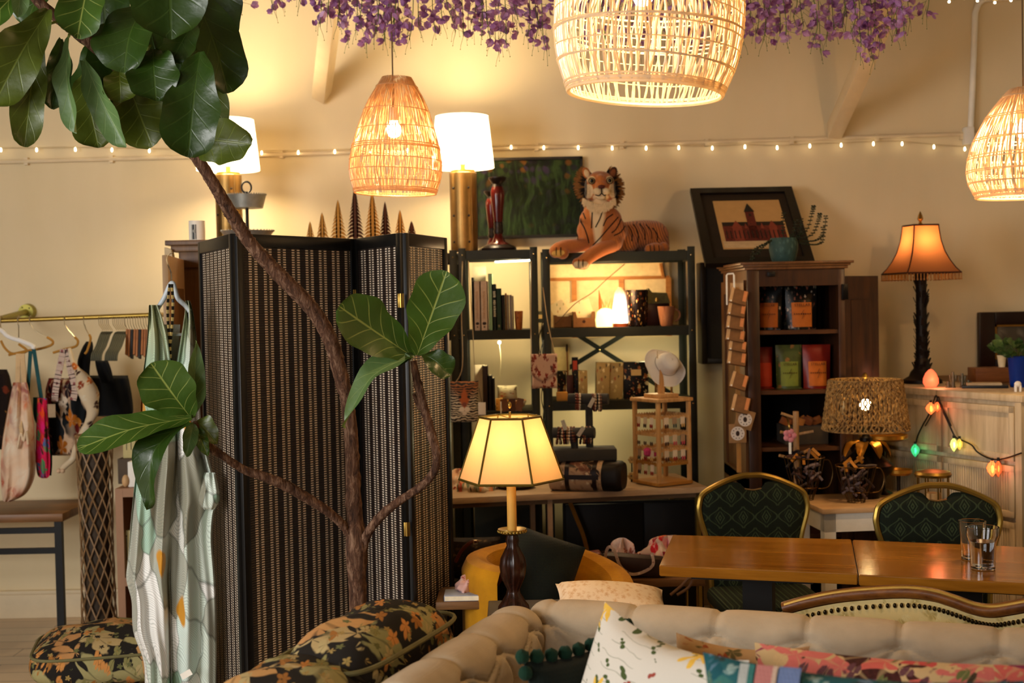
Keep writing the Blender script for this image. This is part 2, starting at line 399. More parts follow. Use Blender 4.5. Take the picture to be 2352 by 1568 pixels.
pendant('largest pale open-weave rattan lamp hanging at top centre of the room', c, prof, 84, .16, [(.55, 3, .01, .0026), (.62, 1, .016, .002), (.70, 3, .012, .0026), (.78, 1, .014, .002), (.86, 2, .016, .0024), (.965, 3, .004, .003), (.4, 3, .01, .0024), (.25, 3, .01, .0024)], M_R1, ZC, 21, .27, .0024, math.radians(4), 3, bstr=90)
d = 5.4; c = P(908, 443, d); u = S(1, d)
prof = [(262*u, 33*u), (250*u, 40*u), (205*u, 66*u), (150*u, 86*u), (95*u, 101*u), (45*u, 105*u), (0, 93*u)]
pendant('honey coloured egg-shaped rattan lamp hanging in front of the left white drum lamps', c, prof, 84, .26, [(.22, 1, .006, .0018), (.4, 1, .006, .0018), (.52, 1, .006, .0018), (.645, 3, .003, .0024), (.74, 1, .004, .0018), (.82, 1, .005, .0018), (.9, 1, .006, .0018), (.97, 2, .003, .0026)], M_R2, ZC, 13, .26, .0016, math.radians(2), 5, bstr=60, jit=.12)
d = 4.9; c = P(2352, 450, d); u = S(1, d)
prof = [(244*u, 26*u), (232*u, 40*u), (185*u, 78*u), (130*u, 108*u), (75*u, 123*u), (35*u, 121*u), (0, 104*u)]
pendant('bright straw coloured rattan lamp cut by the right edge of the photo', c, prof, 70, .2, [(.2, 2, .006, .0022), (.35, 2, .006, .0022), (.5, 2, .006, .0022), (.62, 2, .006, .0022), (.74, 2, .006, .0022), (.85, 2, .006, .0022), (.95, 2, .004, .003)], M_R3, ZC, 27, .25, .0024, 0, 6, bstr=100)

# ================================================================== drum lamps with brass column bases
M_LINEN = shade('f4ead6', 'white linen shade', .5); M_BRASS = plain('86683a', .38, .85, .15, 14); M_BRASSL = plain('c9a050', .3, .9, .1, 20)
def drum_lamp(lab, c, u, hb, rb, hs, r0, r1, group):
    t = thing('drum_table_lamp', lab, 'table lamp', c, 0, group)
    q = B().lathe([(rb, 0), (rb, hb*.995), (rb*.97, hb)], (0, 0, 0), 36)
    for z in (.27, .55): q.lathe([(rb*1.006, hb*z), (rb*1.012, hb*z+.002), (rb*1.006, hb*z+.004)], (0, 0, 0), 36, cap=False)
    for a in (-1.9, -.9): q.bar((rb*math.cos(a), rb*math.sin(a), 0), (rb*math.cos(a), rb*math.sin(a), hb), .002, .002)
    obj('column', q, M_BRASS, t)
    q = B()
    for z in (.12, .45, .8):
        for a in (-2.35, -1.15): q.ball((rb*math.cos(a), rb*math.sin(a), hb*z), .0065, 8)
    obj('rivet', q, plain('20140a', .4), t)
    obj('collar', B().lathe([(rb*.9, hb), (rb*.9, hb+.012), (.012, hb+.014), (.012, hb+.05)], (0, 0, 0), 24), M_BRASSL, t)
    zs = hb + .025
    obj('lamp_shade', B().lathe([(r1, zs), (r0, zs+hs)], (0, 0, 0), 48, cap=False), M_LINEN, t)
    q = B().tube([(r1*math.cos(2*PI*i/48), r1*math.sin(2*PI*i/48), zs) for i in range(48)], .0025, 5, closed=True).tube([(r0*math.cos(2*PI*i/48), r0*math.sin(2*PI*i/48), zs+hs) for i in range(48)], .0025, 5, closed=True)
    obj('shade_rim', q, plain('efe6d2', .8), t)
    obj('bulb', B().ball((0, 0, zs+hs*.45), .028, 14), emit((1, .7, .4), 40, 'bulb'), t)
    L = bulb_light('bulb_light', (0, 0, zs+hs*.5), 36, (1, .77, .46), .085); L.parent = t
    return t
d = 6.55; u = S(1, d); zw_ = P(560, 549, 5.77).z; zs_ = P(1140, 574, 6.42).z; L1 = P(528, 545, d); L1.z = zw_; L2 = P(1067, 574, d); L2.z = zs_
drum_lamp('white drum shade lamp on a brass column, half hidden by the fig leaves', L1, u, P(528, 402, d).z-zw_, 30*u, 115*u, 60*u, 72*u, 'drum lamps above the furniture')
drum_lamp('white drum shade lamp on a brass column beside the dark garden painting', L2, u, P(1067, 397, d).z-zs_, 31*u, 118*u, 60*u, 72*u, 'drum lamps above the furniture')
# ================================================================== dark green open shelving units
M_SHELF = plain('1a1d14', .5, 0, .12, 30, 0, 'dark green enamel', .3); M_BOARD = plain('4b4734', .5, .1)
M_RIVET = metal('d8c088', .25)
SY0, SY1 = 6.42, 6.80
def open_shelf(lab, xl, xr, levels, ztop, braces, group):
    t = thing('shelving_unit', lab, 'shelf', ((xl+xr)/2, (SY0+SY1)/2, 0), 0, group)
    w = .034; posts = []
    for x in (xl+w/2, xr-w/2):
        for y in (SY0, SY1):
            q = B().bx((x-w/2, y-.004, 0), (x+w/2, y+.004, ztop), .002)
            s_ = 1 if x < (xl+xr)/2 else -1; k = 1 if y == SY0 else -1
            q.bx((x-s_*w/2-.003, y, 0), (x-s_*w/2+.003, y+k*.034, ztop))
            obj('post', q, M_SHELF, t, w=True)
    for z in levels:
        q = B().bx((xl+.006, SY0+.005, z-.004), (xr-.006, SY1-.005, z), .001).bx((xl+.006, SY0+.001, z-.046), (xr-.006, SY0+.006, z)).bx((xl+.006, SY1-.006, z-.046), (xr-.006, SY1-.001, z))
        q.bx((xl+.004, SY0+.004, z-.046), (xl+.009, SY1-.004, z)).bx((xr-.009, SY0+.004, z-.046), (xr-.004, SY1-.004, z))
        obj('shelf_board', q, M_SHELF, t, w=True)
        for x in (xl+w/2, xr-w/2): obj('rivet', B().ball((x, SY0-.005, z-.022), .0045, 8), M_RIVET, t, w=True)
    for a, b in braces: obj('cross_brace', B().bar(P(*a, SY1+.008), P(*b, SY1+.008), .024, .004, (0, 1, 0)), M_SHELF, t, w=True)
    if braces: obj('rivet', B().ball(P(1377, 803, SY1), .006, 8), M_RIVET, t, w=True)
    return t
zl = [P(1140, y, SY0).z for y in (574, 758, 944, 1130, 1330)]
xA0, xA1 = P(1056, 700, SY0).x, P(1235, 700, SY0).x
open_shelf('dark green metal shelf holding the row of books and the red candlesticks', xA0, xA1, zl, zl[0]+.012, [], 'dark green shelving units')
zr_ = [P(1420, y, SY0).z for y in (578, 751, 919, 1130, 1330)]
xB0, xB1 = P(1249, 700, SY0).x, P(1598, 800, SY0).x
open_shelf('wide dark green metal shelf with a cross brace, toy tiger lying on top', xB0, xB1, zr_, zr_[0]+.02, [((1300, 752), (1545, 906)), ((1236, 888), (1450, 757))], 'dark green shelving units')
xC0, xC1 = P(985, 700, SY0).x, P(1052, 700, SY0).x - .004
open_shelf('narrow dark green metal shelf mostly hidden behind the folding screen', xC0, xC1, [zl[0]-.01, zl[1], zl[2], zl[3]], zl[0]+.004, [], 'dark green shelving units')

# ---- books, upper cell of the left shelf
def book(lab, c, w, h, dp, m, page=None, grp='books on the upper shelf', mark=None, tilt=0):
    t = thing('book', lab, 'book', c, 0, grp)
    t.rotation_euler = (0, tilt, 0)
    q = B().bx((-w/2, 0, 0), (-w/2+.003, dp, h)).bx((w/2-.003, 0, 0), (w/2, dp, h)).bx((-w/2, 0, 0), (w/2, .003, h)); obj('cover', q, m, t)
    obj('page_block', B().bx((-w/2+.003, .003, .004), (w/2-.003, dp-.005, h-.004)), M_PAGE, t)
    if mark: mark(t, w, h)
    return t
M_PAGE = plain('e8dcc0', .8)
zb = zl[1]
def bk(px, wpx, ytop, m, lab, mark=None):
    p = P(px, 757, SY0+.03); h = P(px, ytop, SY0+.03).z - zb
    book(lab, (p.x, SY0+.03, zb), S(wpx, SY0), h, .17, m, mark=mark)
def titled(spans, col, f=.6, band=True):
    """illegible lettering: rows of small strokes inside the given height spans"""
    def g(t, w, h):
        b = B(); r = random.Random(len(spans)*7)
        for z0, z1 in spans:
            z = z0*h
            while z < z1*h:
                b.box((r.uniform(-.04, .04)*w, -.0008, z), (w*f*r.uniform(.7, 1), .0012, .0028)); z += r.uniform(.0045, .0075)
        obj('spine_lettering', b, plain(col, .6, 0, 0), t, smooth=0)
        if band:
            obj('emblem', B().ball((0, 0, h*.14), (w*.3, .0015, w*.22), 10), plain('2a1c14', .6, 0, 0), t)
            obj('spine_dot', B().ball((0, 0, h*.07), (w*.13, .0015, w*.13), 8), plain('4a3a28', .6, 0, 0), t)
    return g
bk(1087, 4, 637, plain('1d1712', .6), 'thin black book at the left end of the upper book row')
bk(1097, 15, 646, plain('b49a80', .7), 'thick beige book, left one of the matching beige pair', titled([(.25, .8)], '96704a', .3))
bk(1113, 17, 646, plain('b8a088', .7), 'thick beige book, right one of the matching beige pair', titled([(.25, .8)], '96704a', .3))
bk(1128, 9, 628, plain('7e9c78', .7), 'tall pale green book beside the thick beige pair')
bk(1137, 8, 652, plain('16201a', .6), 'black book with white capital lettering down its spine', titled([(.3, .52), (.56, .66), (.72, .86)], 'd8d0b0', .8, False))
bk(1147, 12, 662, plain('1c3022', .6), 'dark green book between the black lettered book and the thin ones', titled([(.08, .13)], 'a89868', .4, False))
bk(1157, 7, 677, plain('1a1210', .6), 'short black book right of the dark green one')
bk(1163, 4, 673, plain('7a4a2c', .6), 'thin russet book near the right end of the row')
bk(1168, 5, 677, plain('8a7468', .6), 'thin taupe paperback second from the right of the row')
bk(1174, 5, 677, plain('7c6a72', .6), 'thin mauve paperback third from the right of the row')
bk(1179, 4, 679, plain('a48c80', .6), 'thin pinkish paperback at the right end of the row')
def mug(name, lab, c, r0, r1, h, m, handle=None, cat='mug', grp=None, extra=None):
    t = thing(name, lab, cat, c, 0, grp)
    obj('body', B().lathe([(.001, .003), (r0*.85, 0), (r0, .006), ((r0+r1)/2*1.02, h*.5), (r1, h), (r1-.003, h), (r0-.003, .01), (.001, .009)], (0, 0, 0), 28), m, t)
    if handle:
        x = handle; rr = h*.3
        obj('handle', B().tube([(x*(r1*.93 + rr*.9*math.sin(a)), 0, h*.55+rr*math.cos(a)) for a in [PI*k/10 for k in range(11)]], .0045, 8), m, t)
    if extra: extra(t)
    return t
p = P(1192, 757, SY0+.06); mug('cup', 'small orange-brown speckled cup at the end of the books', (p.x, SY0+.06, zb), S(8, 6.4), S(10, 6.4), S(43, 6.4), pattern('speckled clay', 'a8642c', [(60, .25, .1, ['6a3818', 'c88848'], 3, (1, 1, 1))], rough=.4))
tag(obj('paper_stack', B().bx((P(1085, 640, 6.6).x, 6.62, zb), (P(1116, 640, 6.6).x, 6.66, P(1100, 612, 6.6).z)), M_PAGE), 'white sheet of papers standing behind the thick beige books', 'papers')
# shelf strip light under the top board (photo shows a lit white strip)
a = P(1140, 606, 6.6); b = P(1218, 592, 6.46)
t = thing('strip_light', 'glowing white strip light under the top board of the book shelf', 'strip light', a)
a.z = b.z = zl[0]-.052
obj('diffuser', B().bar(a, b, .02, .008), emit((1, .86, .55), 14, 'strip'), t, w=True)
obj('casing', B().bar(a+Vector((0, 0, .005)), b+Vector((0, 0, .005)), .024, .004), M_SHELF, t, w=True)
bulb_light('strip_glow', (a+b)/2 - Vector((0, 0, .03)), 4.0, (1, .80, .42), .05)
# lower cell
zc = zl[2]
t = thing('led_light', 'tiny star-bright clip light above the black books on the second shelf', 'light', P(1147, 786, 6.5))
obj('bulb', B().ball((0, 0, 0), .007, 10), emit((1, .8, .45), 160, 'led'), t)
obj('wire', B().tube(spline([(0, 0, .012), (0, .05, .045), (-.01, .2, .06)], 5), .0015, 5), plain('1a1a16', .5), t)
q = B().tube(spline([(0, .002, -.008), (.006, .01, -.08), (0, .03, -.17), (.004, .06, -.2)], 5), .0015, 5); obj('cord', q, plain('d8cca0', .5), t)
bulb_light('led_glow', P(1147, 790, 6.46), 1.6, (1, .82, .45), .02)
def dark_book(px, w, ytop, lab, m, dy=.04):
    p = P(px, 940, SY0+dy); book(lab, (p.x, SY0+dy, zc), S(w, 6.4), P(px, ytop, SY0+dy).z-zc, .15, m, grp='books on the second shelf')
dark_book(1116, 12, 840, 'tall dark brown book beside the tiger face bag', plain('2c1c14', .6))
dark_book(1127, 9, 862, 'black book right of the tall dark brown one', plain('120f0d', .6))
dark_book(1134, 6, 868, 'thin black book at the right of the dark trio', plain('1c1511', .6))
tag(obj('paper_stack', B().bx((P(1088, 840, 6.55).x, 6.55, zc), (P(1112, 840, 6.5).x, 6.58, P(1100, 838, 6.55).z)), M_PAGE), 'white booklet standing behind the tall dark brown book', 'papers')
# wooden dish with folded knit bag and the little patterned packet
p = P(1180, 930, 6.5)
t = thing('wooden_dish', 'shallow round wooden dish on the second shelf', 'dish', (p.x, 6.52, zc))
u = S(1, 6.5)
obj('bowl', B().lathe([(.001, .02), (20*u, .022), (29*u, .045), (30*u, .045), (24*u, .012), (12*u, .004), (12*u, 0), (.001, 0)], (0, 0, 0), 28), wood('8a5a24', 'b98440', 2, 'X', .4), t)
def pillow(W, H, T, M=None, nu=18, nv=18, pinch=.10, power=.45, seed=0, lump=0.0, b=None):
    b = b or B(); M = M or Matrix(); rnd = random.Random(seed)
    for s_ in (1, -1):
        def f(u, v):
            x = 2*u-1; y = 2*v-1
            px_ = x*(1-pinch*(1-y*y)**1.0*abs(x)**2) ; py_ = y*(1-pinch*(1-x*x)*abs(y)**2)
            th = max(0.0, (1-x*x)*(1-y*y))**power
            nz = lump*math.sin(3.1*x+seed)*math.cos(2.7*y+seed*2)
            return M @ Vector((px_*W/2, s_*T/2*th*(1+nz) , py_*H/2))
        b.grid(f, nu, nv, flip=(s_ > 0))
    bmesh.ops.remove_doubles(b.bm, verts=b.bm.verts, dist=1e-5)
    return b
m = pattern('knit stripes', 'cfc6a0', [(40, .3, .1, ['b8474a', 'e8dcc0', '3c3428'], 2, (1, 1, 3))], weave=500)
tag(obj('folded_scarf', pillow(S(46, 6.5), .075, .09, None, 12, 10, .05, .35), m, loc=None), 'folded cream scarf with red patterned border in the wooden dish', 'scarf')
COL.objects[-1].location = (P(1165, 900, 6.55).x, 6.5, zc+.085)
tag(obj('gift_packet', B().box((0, 0, .03), (.035, .03, .06), None, .003), pattern('tiny orange print', 'd9a04a', [(90, .3, .1, ['7a3018', 'f0e0b0'], 1, (1, 1, 1))])), 'small orange and cream printed packet left of the wooden dish', 'packet')
COL.objects[-1].location = (P(1147, 930, 6.46).x, 6.455, zc)
# little card rack just behind the hexagonal shade
p = P(1184, 952, 6.2)
t = thing('card_holder', 'small dark bracelet card rack standing behind the hexagonal lampshade', 'rack', (p.x, 6.15, .78))
obj('stand', B().box((0, 0, .17), (.012, .012, .34)).cyl((0, 0, 0), (0, 0, .01), .05, .05, 16), M_SHELF, t)
for i in range(3):
    obj('card', B().box((-.05+.035*i, -.012+.004*i, .37), (.032, .003, .06), Matrix.Rotation(.2*i-.2, 3, 'Y')), plain('4a2c1c', .5) if i % 2 else plain('6b4630', .5), t)
obj('tag', B().box((-.068, -.02, .36), (.006, .003, .055)), M_WHITE, t)

# ---- red glazed candlesticks
M_RED = plain('42100b', .15, 0, .2, 12); M_DKB = plain('1c120e', .35, .3)
def candlestick(lab, px, py, y, h):
    c = P(px, py, y); c.z = zl[0]
    t = thing('candlestick', lab, 'candlestick', c, 0, 'red glazed candlesticks')
    k = h/.37
    obj('base', B().lathe([(.001, 0), (.088*k, 0), (.09*k, .012*k), (.08*k, .022*k), (.06*k, .03*k)], (0, 0, 0), 28), M_DKB, t)
    obj('foot', B().lathe([(.06*k, .03*k), (.035*k, .045*k), (.022*k, .075*k), (.021*k, .085*k)], (0, 0, 0), 24), M_RED, t)
    obj('stem', B().lathe([(.022*k, .085*k), (.026*k, .1*k), (.022*k, .11*k), (.024*k, .125*k), (.021*k, .135*k), (.024*k, .145*k)], (0, 0, 0), 20), M_DKB, t)
    obj('vase_body', B().lathe([(.022*k, .145*k), (.03*k, .22*k), (.036*k, .28*k), (.036*k, .30*k), (.028*k, .322*k)], (0, 0, 0), 28), M_RED, t)
    obj('cup', B().lathe([(.028*k, .322*k), (.024*k, .335*k), (.045*k, .362*k), (.045*k, .37*k), (.02*k, .366*k), (.018*k, .35*k), (.001, .35*k)], (0, 0, 0), 28), M_DKB, t)
candlestick('taller dark red candlestick with flared black rim, in front', 1146, 578, 6.52, .365)
candlestick('shorter dark red candlestick standing behind the taller one', 1131, 572, 6.66, .31)
# ---- the dark garden painting on the wall behind (generic stand-in)
def painting_mat():
    n = N('garden painting'); v = n.map('Object'); warp = n.n('TexNoise', {'Vector': v, 'Scale': 4.0}).outputs['Color']
    v2 = n.n('VectorMath', {0: v, 1: n.n('VectorMath', {0: warp, 1: (.12, 0, .12)}, operation='MULTIPLY').outputs[0]}, operation='ADD').outputs[0]
    bl = n.noise(n.n('Mapping', {0: v2, 'Scale': (26, 1, 5), 'Rotation': (0, .2, 0)}).outputs[0], 1.0, 4, .6, dist=1.2); c = n.ramp(bl, [(.38, C('090d08')), (.52, C('141f0f')), (.64, C('26371c'))])
    sx = n.n('SeparateXYZ', {0: n.tc.outputs['Object']}); up = n.step(n.math('ADD', sx.outputs[2], n.math('MULTIPLY', n.noise(v, 7, 2), .2)), .10, .26)
    vo = n.n('TexVoronoi', {'Vector': v2, 'Scale': 26.0}); fl_ = n.math('SUBTRACT', 1, n.step(vo.outputs['Distance'], .3, .6))
    fc = n.ramp(n.n('SeparateColor', {0: vo.outputs['Color']}).outputs[0], [(0, C('2b2038')), (.3, C('120e14')), (.5, C('28361a')), (.7, C('1c1622')), (.85, C('5a3a18'))], 'CONSTANT')
    c = n.mix(n.math('MULTIPLY', fl_, n.math('ADD', .2, n.math('MULTIPLY', up, .75))), c, fc)
    n.bump(n.noise(v2, 40, 3), .5, .003)
    return n.fin(c, .8, 0, .15)
a = P(1095, 545, WY-.03); b = P(1335, 362, WY-.03)
t = thing('painting', 'dark green garden painting in a thin black frame on the wall behind the tiger', 'painting', ((a.x+b.x)/2, WY-.03, (a.z+b.z)/2))
hw, hh = (b.x-a.x)/2, (b.z-a.z)/2
obj('canvas', B().box((0, .01, 0), (2*hw-.01, .012, 2*hh-.01)), painting_mat(), t)
q = B()
for s_ in (1, -1): q.box((s_*hw, .005, 0), (.014, .032, 2*hh+.014)); q.box((0, .005, s_*hh), (2*hw+.014, .032, .014))
obj('frame', q, plain('15100d', .4), t)

# ---- right shelf, upper cell: big wood-barred cream panel leaning behind, boxes, glowing lamps, caddy, mug
M_OAK = wood('8c5420', 'b47a38', 1.5, 'X', .5); zb2 = zr_[1]
xa = P(1246, 650, 6.86).x; xb = P(1538, 650, 6.86).x; zt = P(1400, 597, 6.86).z; zm = P(1400, 639, 6.86).z
t = thing('window_frame_panel', 'old wooden window frame with cream panels leaning behind the lit shelf', 'panel', ((xa+xb)/2, 6.87, zb2-.3))
obj('backing', B().bx((xa, 6.875, zb2-.06), (xb, 6.885, zt)), plain('d8c08c', .6), t, w=True)
q = B().bx((xa, 6.86, zm-.008), (xb, 6.88, zm+.008)); obj('rail', q, M_OAK, t, w=True)
for px in (1319, 1428, 1536): obj('mullion', B().bx((P(px-5.5, 700, 6.86).x, 6.862, zb2-.06), (P(px+6.5, 700, 6.86).x, 6.88, zm)), M_OAK, t, w=True)
obj('stile', B().bar(P(1517, 605, 6.86), P(1523, 636, 6.86), .012, .03, (0, 1, 0)), M_OAK, t, w=True)
M_KRAFT = plain('7a5430', .75, 0, .15, 40)
def tray_box(lab, x0, x1, ytop, ynotch, y0, y1, cards):
    A = P(x0, 748, y0); Bp = P(x1, 748, y0); zt_ = P(x0, ytop, y0).z; zn = P(x0, ynotch, y0).z
    t = thing('card_box', lab, 'box', ((A.x+Bp.x)/2, (y0+y1)/2, zb2), 0, 'kraft card boxes on the lit shelf')
    w = Bp.x-A.x; poly = [(0, 0), (w, 0), (w, zt_-zb2), (w*.86, zt_-zb2), (w*.8, zn-zb2), (w*.2, zn-zb2), (w*.13, zt_-zb2), (0, zt_-zb2)]
    q = B(); q.prism(poly, .003, Matrix.Translation((A.x, y0, zb2)) ); q.bx((A.x, y0, zb2), (A.x+.003, y1, zt_)); q.bx((Bp.x-.003, y0, zb2), (Bp.x, y1, zt_)); q.bx((A.x, y1-.003, zb2), (Bp.x, y1, zt_)); q.bx((A.x, y0, zb2), (Bp.x, y1, zb2+.003))
    obj('carton', q, M_KRAFT, t, w=True)
    if cards: obj('emblem', B().cyl((A.x+w*.5, y0-.001, zb2+.03), (A.x+w*.5, y0+.001, zb2+.03), .008, .008, 14), plain('3a1e0c', .6), t, w=True)
    return t
tray_box('plain kraft box at the left end of the lit shelf', 1273, 1314, 724, 727, 6.5, 6.66, 0)
tray_box('kraft box with a round black emblem and cream cards standing in it', 1316, 1367, 716, 730, 6.46, 6.62, 1)
for i, (px, tl) in enumerate([(1288, -.5), (1300, -.42), (1330, -.35), (1345, -.3)]):
    p = P(px, 710, 6.56)
    tag(obj('greeting_card', B().box((p.x, 6.52+.02*i, zb2+.075), (.075, .003, .12), Matrix.Rotation(tl, 3, 'Y')), pattern('botanical card', 'e6dcae', [(70, .18, .08, ['8a9a5a', 'c8924a'], 4+i, (1, 1, .4))])),
        'cream botanical greeting card, %s in the kraft boxes' % ['leftmost', 'second from left', 'third from left', 'rightmost'][i], 'card', 'greeting cards in the kraft boxes')
# grass shaped glowing glass lamp
def glow_mat(c, st, name, tr=None):
    n = N(name); return n.fin(C(c), .4, Emission_Color=C(c), Emission_Strength=st)
p = P(1391, 748, 6.55)
t = thing('grass_lamp', 'glowing grass-shaped lamp between the kraft box and the salt lamp', 'lamp', (p.x, 6.55, zb2))
rnd = random.Random(4); u = S(1, 6.5)
obj('glowing_base', B().lathe([(.001, 0), (21*u, 0), (23*u, 16*u), (20*u, 34*u), (12*u, 42*u), (.001, 44*u)], (0, 0, 0), 20), glow_mat('ffc878', 3.2, 'warm frosted glass'), t)
for i in range(14):
    a = rnd.uniform(0, 6.28); r0 = 14*u*rnd.random(); h = rnd.uniform(40, 70)*u; ln = rnd.uniform(-1, 1)*12*u
    q = B().tube([(r0*math.cos(a), r0*math.sin(a)*.5, 22*u), (r0*math.cos(a)*1.2+ln*.4, 0, h*.7), (r0*math.cos(a)*1.3+ln, 0, h)], [3.2*u, 2.4*u, .3*u], 5); obj('blade', q, glow_mat('c87a38', .25, 'amber blade') if i == 0 else bpy.data.materials['amber blade'], t)
obj('tall_blade', B().tube([(-12*u, 0, 20*u), (-11*u, 0, 55*u), (-14*u, 0, 86*u)], [3*u, 5*u, .3*u], 6), plain('a05418', .5), t)
p = P(1425, 746, 6.5)
t = thing('salt_lamp', 'bright white-pink salt lamp glowing at the middle of the lit shelf', 'lamp', (p.x, 6.5, zb2))
obj('base', B().lathe([(.001, 0), (18*u, 0), (18*u, 8*u), (.001, 8*u)], (0, 0, 0), 24), wood('6a2c10', '9a4a1c', 2), t)
q = B().lathe([(.001, 8*u), (17*u, 9*u), (18*u, 30*u), (15*u, 58*u), (12*u, 78*u), (5*u, 90*u), (.001, 91*u)], (0, 0, 0), 18)
for v in q.bm.verts: v.co += Vector(((math.sin(v.co.z*70+v.co.y*50))*.0022, math.cos(v.co.z*60+v.co.x*70)*.002, 0))
def salt_mat(hot, lo, st, zr):
    n = N('glowing salt'); z = n.n('SeparateXYZ', {0: n.tc.outputs['Object']}).outputs[2]; f = n.step(n.math('ADD', z, n.math('MULTIPLY', n.noise(n.map(), 40, 3), .02)), 0, zr)
    c = n.ramp(f, [(0, C(hot)), (.55, C(hot)), (1, C(lo))])
    return n.fin(C(lo), .5, Emission_Color=c, Emission_Strength=n.math('ADD', .5, n.math('MULTIPLY', n.math('SUBTRACT', 1, f), st)))
obj('crystal', q, salt_mat('fff0d8', 'e8a070', 9, 91*u), t)
bulb_light('salt_glow', P(1420, 680, 6.36), 3.2, (1, .58, .26), .05)
bulb_light('salt_glow', P(1400, 640, 6.62), 3.0, (1, .68, .34), .05)
# dark mosaic tumbler, dark patterned caddy, mug
M_MOS = pattern('dark mosaic', '120a08', [(55, .25, .06, ['c89a50', 'f0d8a0', '7a2a14', '201410'], 2, (2.4, 2.4, .7))], rough=.25)
p = P(1464, 748, 6.48); mug('mosaic_tumbler', 'black tumbler with vertical cream mosaic flecks beside the salt lamp', (p.x, 6.48, zb2), 22*u, 26*u, 84*u, M_MOS, cat='tumbler')
p = P(1508, 748, 6.62)
t = thing('tin_house', 'dark tin box with a ridged olive roof behind the pink mug', 'box', (p.x, 6.64, zb2))
obj('body', B().box((0, 0, 26*u), (60*u, .09, 52*u), None, .002), plain('2a100a', .3), t)
w = 30*u; obj('roof', B().prism([(-w*1.05, 52*u), (w*1.05, 52*u), (w*.8, 76*u), (-w*.35, 78*u), (-w*.62, 88*u), (-w*.85, 72*u)], .1, Matrix.Translation((0, -.05, 0))), plain('5a5430', .35, .3, .2, 60), t)
obj('clasp', B().ball((0, -.055, 60*u), (.008, .005, .012), 10), metal('c8a050'), t)
p = P(1531, 746, 6.46); mug('mug', 'pinkish brown speckled mug at the right end of the lit shelf', (p.x, 6.46, zb2), 14*u, 20*u, 45*u, pattern('mug flecks', '9a6a4c', [(40, .28, .2, ['7a4030', 'b88868', '6a4a44'], 6, (1, 1, .4))], rough=.35), handle=1)
t = thing('power_cord', 'thin brown cord slanting down across the lit shelf', 'cord', P(1435, 606, 6.45))
obj('flex', B().tube(spline([P(1435, 606, 6.45), P(1395, 640, 6.43), P(1360, 672, 6.425), P(1320, 698, 6.425), P(1285, 735, 6.43), P(1274, 744, 6.44)], 6), .0022, 6), plain('5a3c18', .6), t, w=True)
# ---- right shelf, second cell: black printed gift boxes
zb3 = zr_[2]; M_PRN = pattern('gilt animal print', '100b08', [(26, .30, .05, ['c8a060', 'e8d8a0', '8a4a1c', 'a86030'], 3, (1.4, 1.4, 1)), (70, .22, .06, ['e0c890', '9a3818'], 5, (1, 1, 1))], rough=.45)
M_PRN2 = pattern('gilt floral print', 'a8905a', [(34, .30, .06, ['e8dca8', '1a120c', '9a3a1c', 'd0b878'], 1, (1.6, 1.6, 1))], rough=.45)
def gbox(lab, px, w, ytop, y, dep, m, tilt=0, ry=0):
    c = P(px, 912, y); h = P(px, ytop, y).z - zb3
    o = obj('gift_box', B().box((0, dep/2, h/2), (S(w, y), dep, h), None, .003), m); o.location = (c.x, y, zb3); o.rotation_euler = (0, tilt, ry)
    return tag(o, lab, 'box', 'printed gift boxes on the second shelf')
gbox('slim printed box leaning at the left of the second shelf', 1291, 20, 852, 6.52, .06, M_PRN)
gbox('dark maroon printed box second from left on the second shelf', 1310, 15, 862, 6.5, .05, plain('3a1610', .5))
gbox('black printed box third from left on the second shelf', 1326, 14, 850, 6.53, .05, M_PRN)
gbox('short tan printed box right of the three narrow ones', 1340, 20, 851, 6.47, .05, M_PRN2)
gbox('tall black and cream floral box left of the pale floral one', 1384, 30, 833, 6.47, .1, M_PRN2, .04)
gbox('pale floral box between the black floral box and the animal box', 1414, 32, 833, 6.5, .1, M_PRN2, .05)
o = gbox('large black box with golden mirrored animals and a cream label', 1462, 56, 831, 6.5, .08, M_PRN)
q = B().box((0, -.002, P(1462, 855, 6.5).z-zb3), (.05, .003, .03)); lb = obj('label', q, plain('d8b878', .6), o)
p = P(1293, 850, 6.54)
t = thing('framed_card', 'cream text card on a small stand behind the narrow boxes', 'card', (p.x, 6.62, zb3)); hh = P(1293, 797, 6.62).z-zb3
obj('card_panel', B().box((0, 0, hh-.06), (.075, .004, .12), None, .001), plain('e0c888', .6), t)
obj('stand', B().box((0, .01, (hh-.1)/2), (.03, .01, hh-.1)), plain('20140c', .4), t)
t = thing('paint_brush_set', 'slim brown brush standing beside the cream text card', 'brush', P(1306, 912, 6.6)); t.location.z = zb3
obj('handle', B().cyl((0, 0, 0), (-.004, 0, .24), .004, .004, 8), plain('8a5020', .5), t); obj('bristle_head', B().ball((-.004, 0, .255), (.007, .007, .022), 10), plain('3a2010', .6), t)
t = thing('framed_card', 'small black framed card with a red heart beside the brush', 'card', P(1322, 912, 6.58)); t.location.z = zb3; h2 = P(1322, 820, 6.58).z-zb3
obj('frame', B().box((0, 0, h2/2), (.032, .012, h2)), plain('120c0a', .4), t); obj('picture', B().box((0, -.007, h2-.045), (.022, .002, .055)), plain('c84a30', .5), t)
for i, px in enumerate((1507, 1513, 1528, 1545)):
    p = P(px, 912, 6.55); o = obj('wooden_peg', B().cyl((0, 0, 0), (0, 0, .09), .0055, .005, 8), M_OAK); o.location = (p.x, 6.56+.01*i, zb3)
    tag(o, 'slim wooden peg behind the white hat, %s of four' % ['leftmost', 'second', 'third', 'rightmost'][i], 'peg', 'wooden pegs on the second shelf')
o = obj('trinket_box', B().box((0, 0, .022), (.055, .05, .044), None, .003), plain('c08a3c', .5)); o.location = (P(1291, 915, 6.46).x, 6.46, zb3); tag(o, 'small honey coloured wooden trinket box under the narrow printed boxes', 'box')
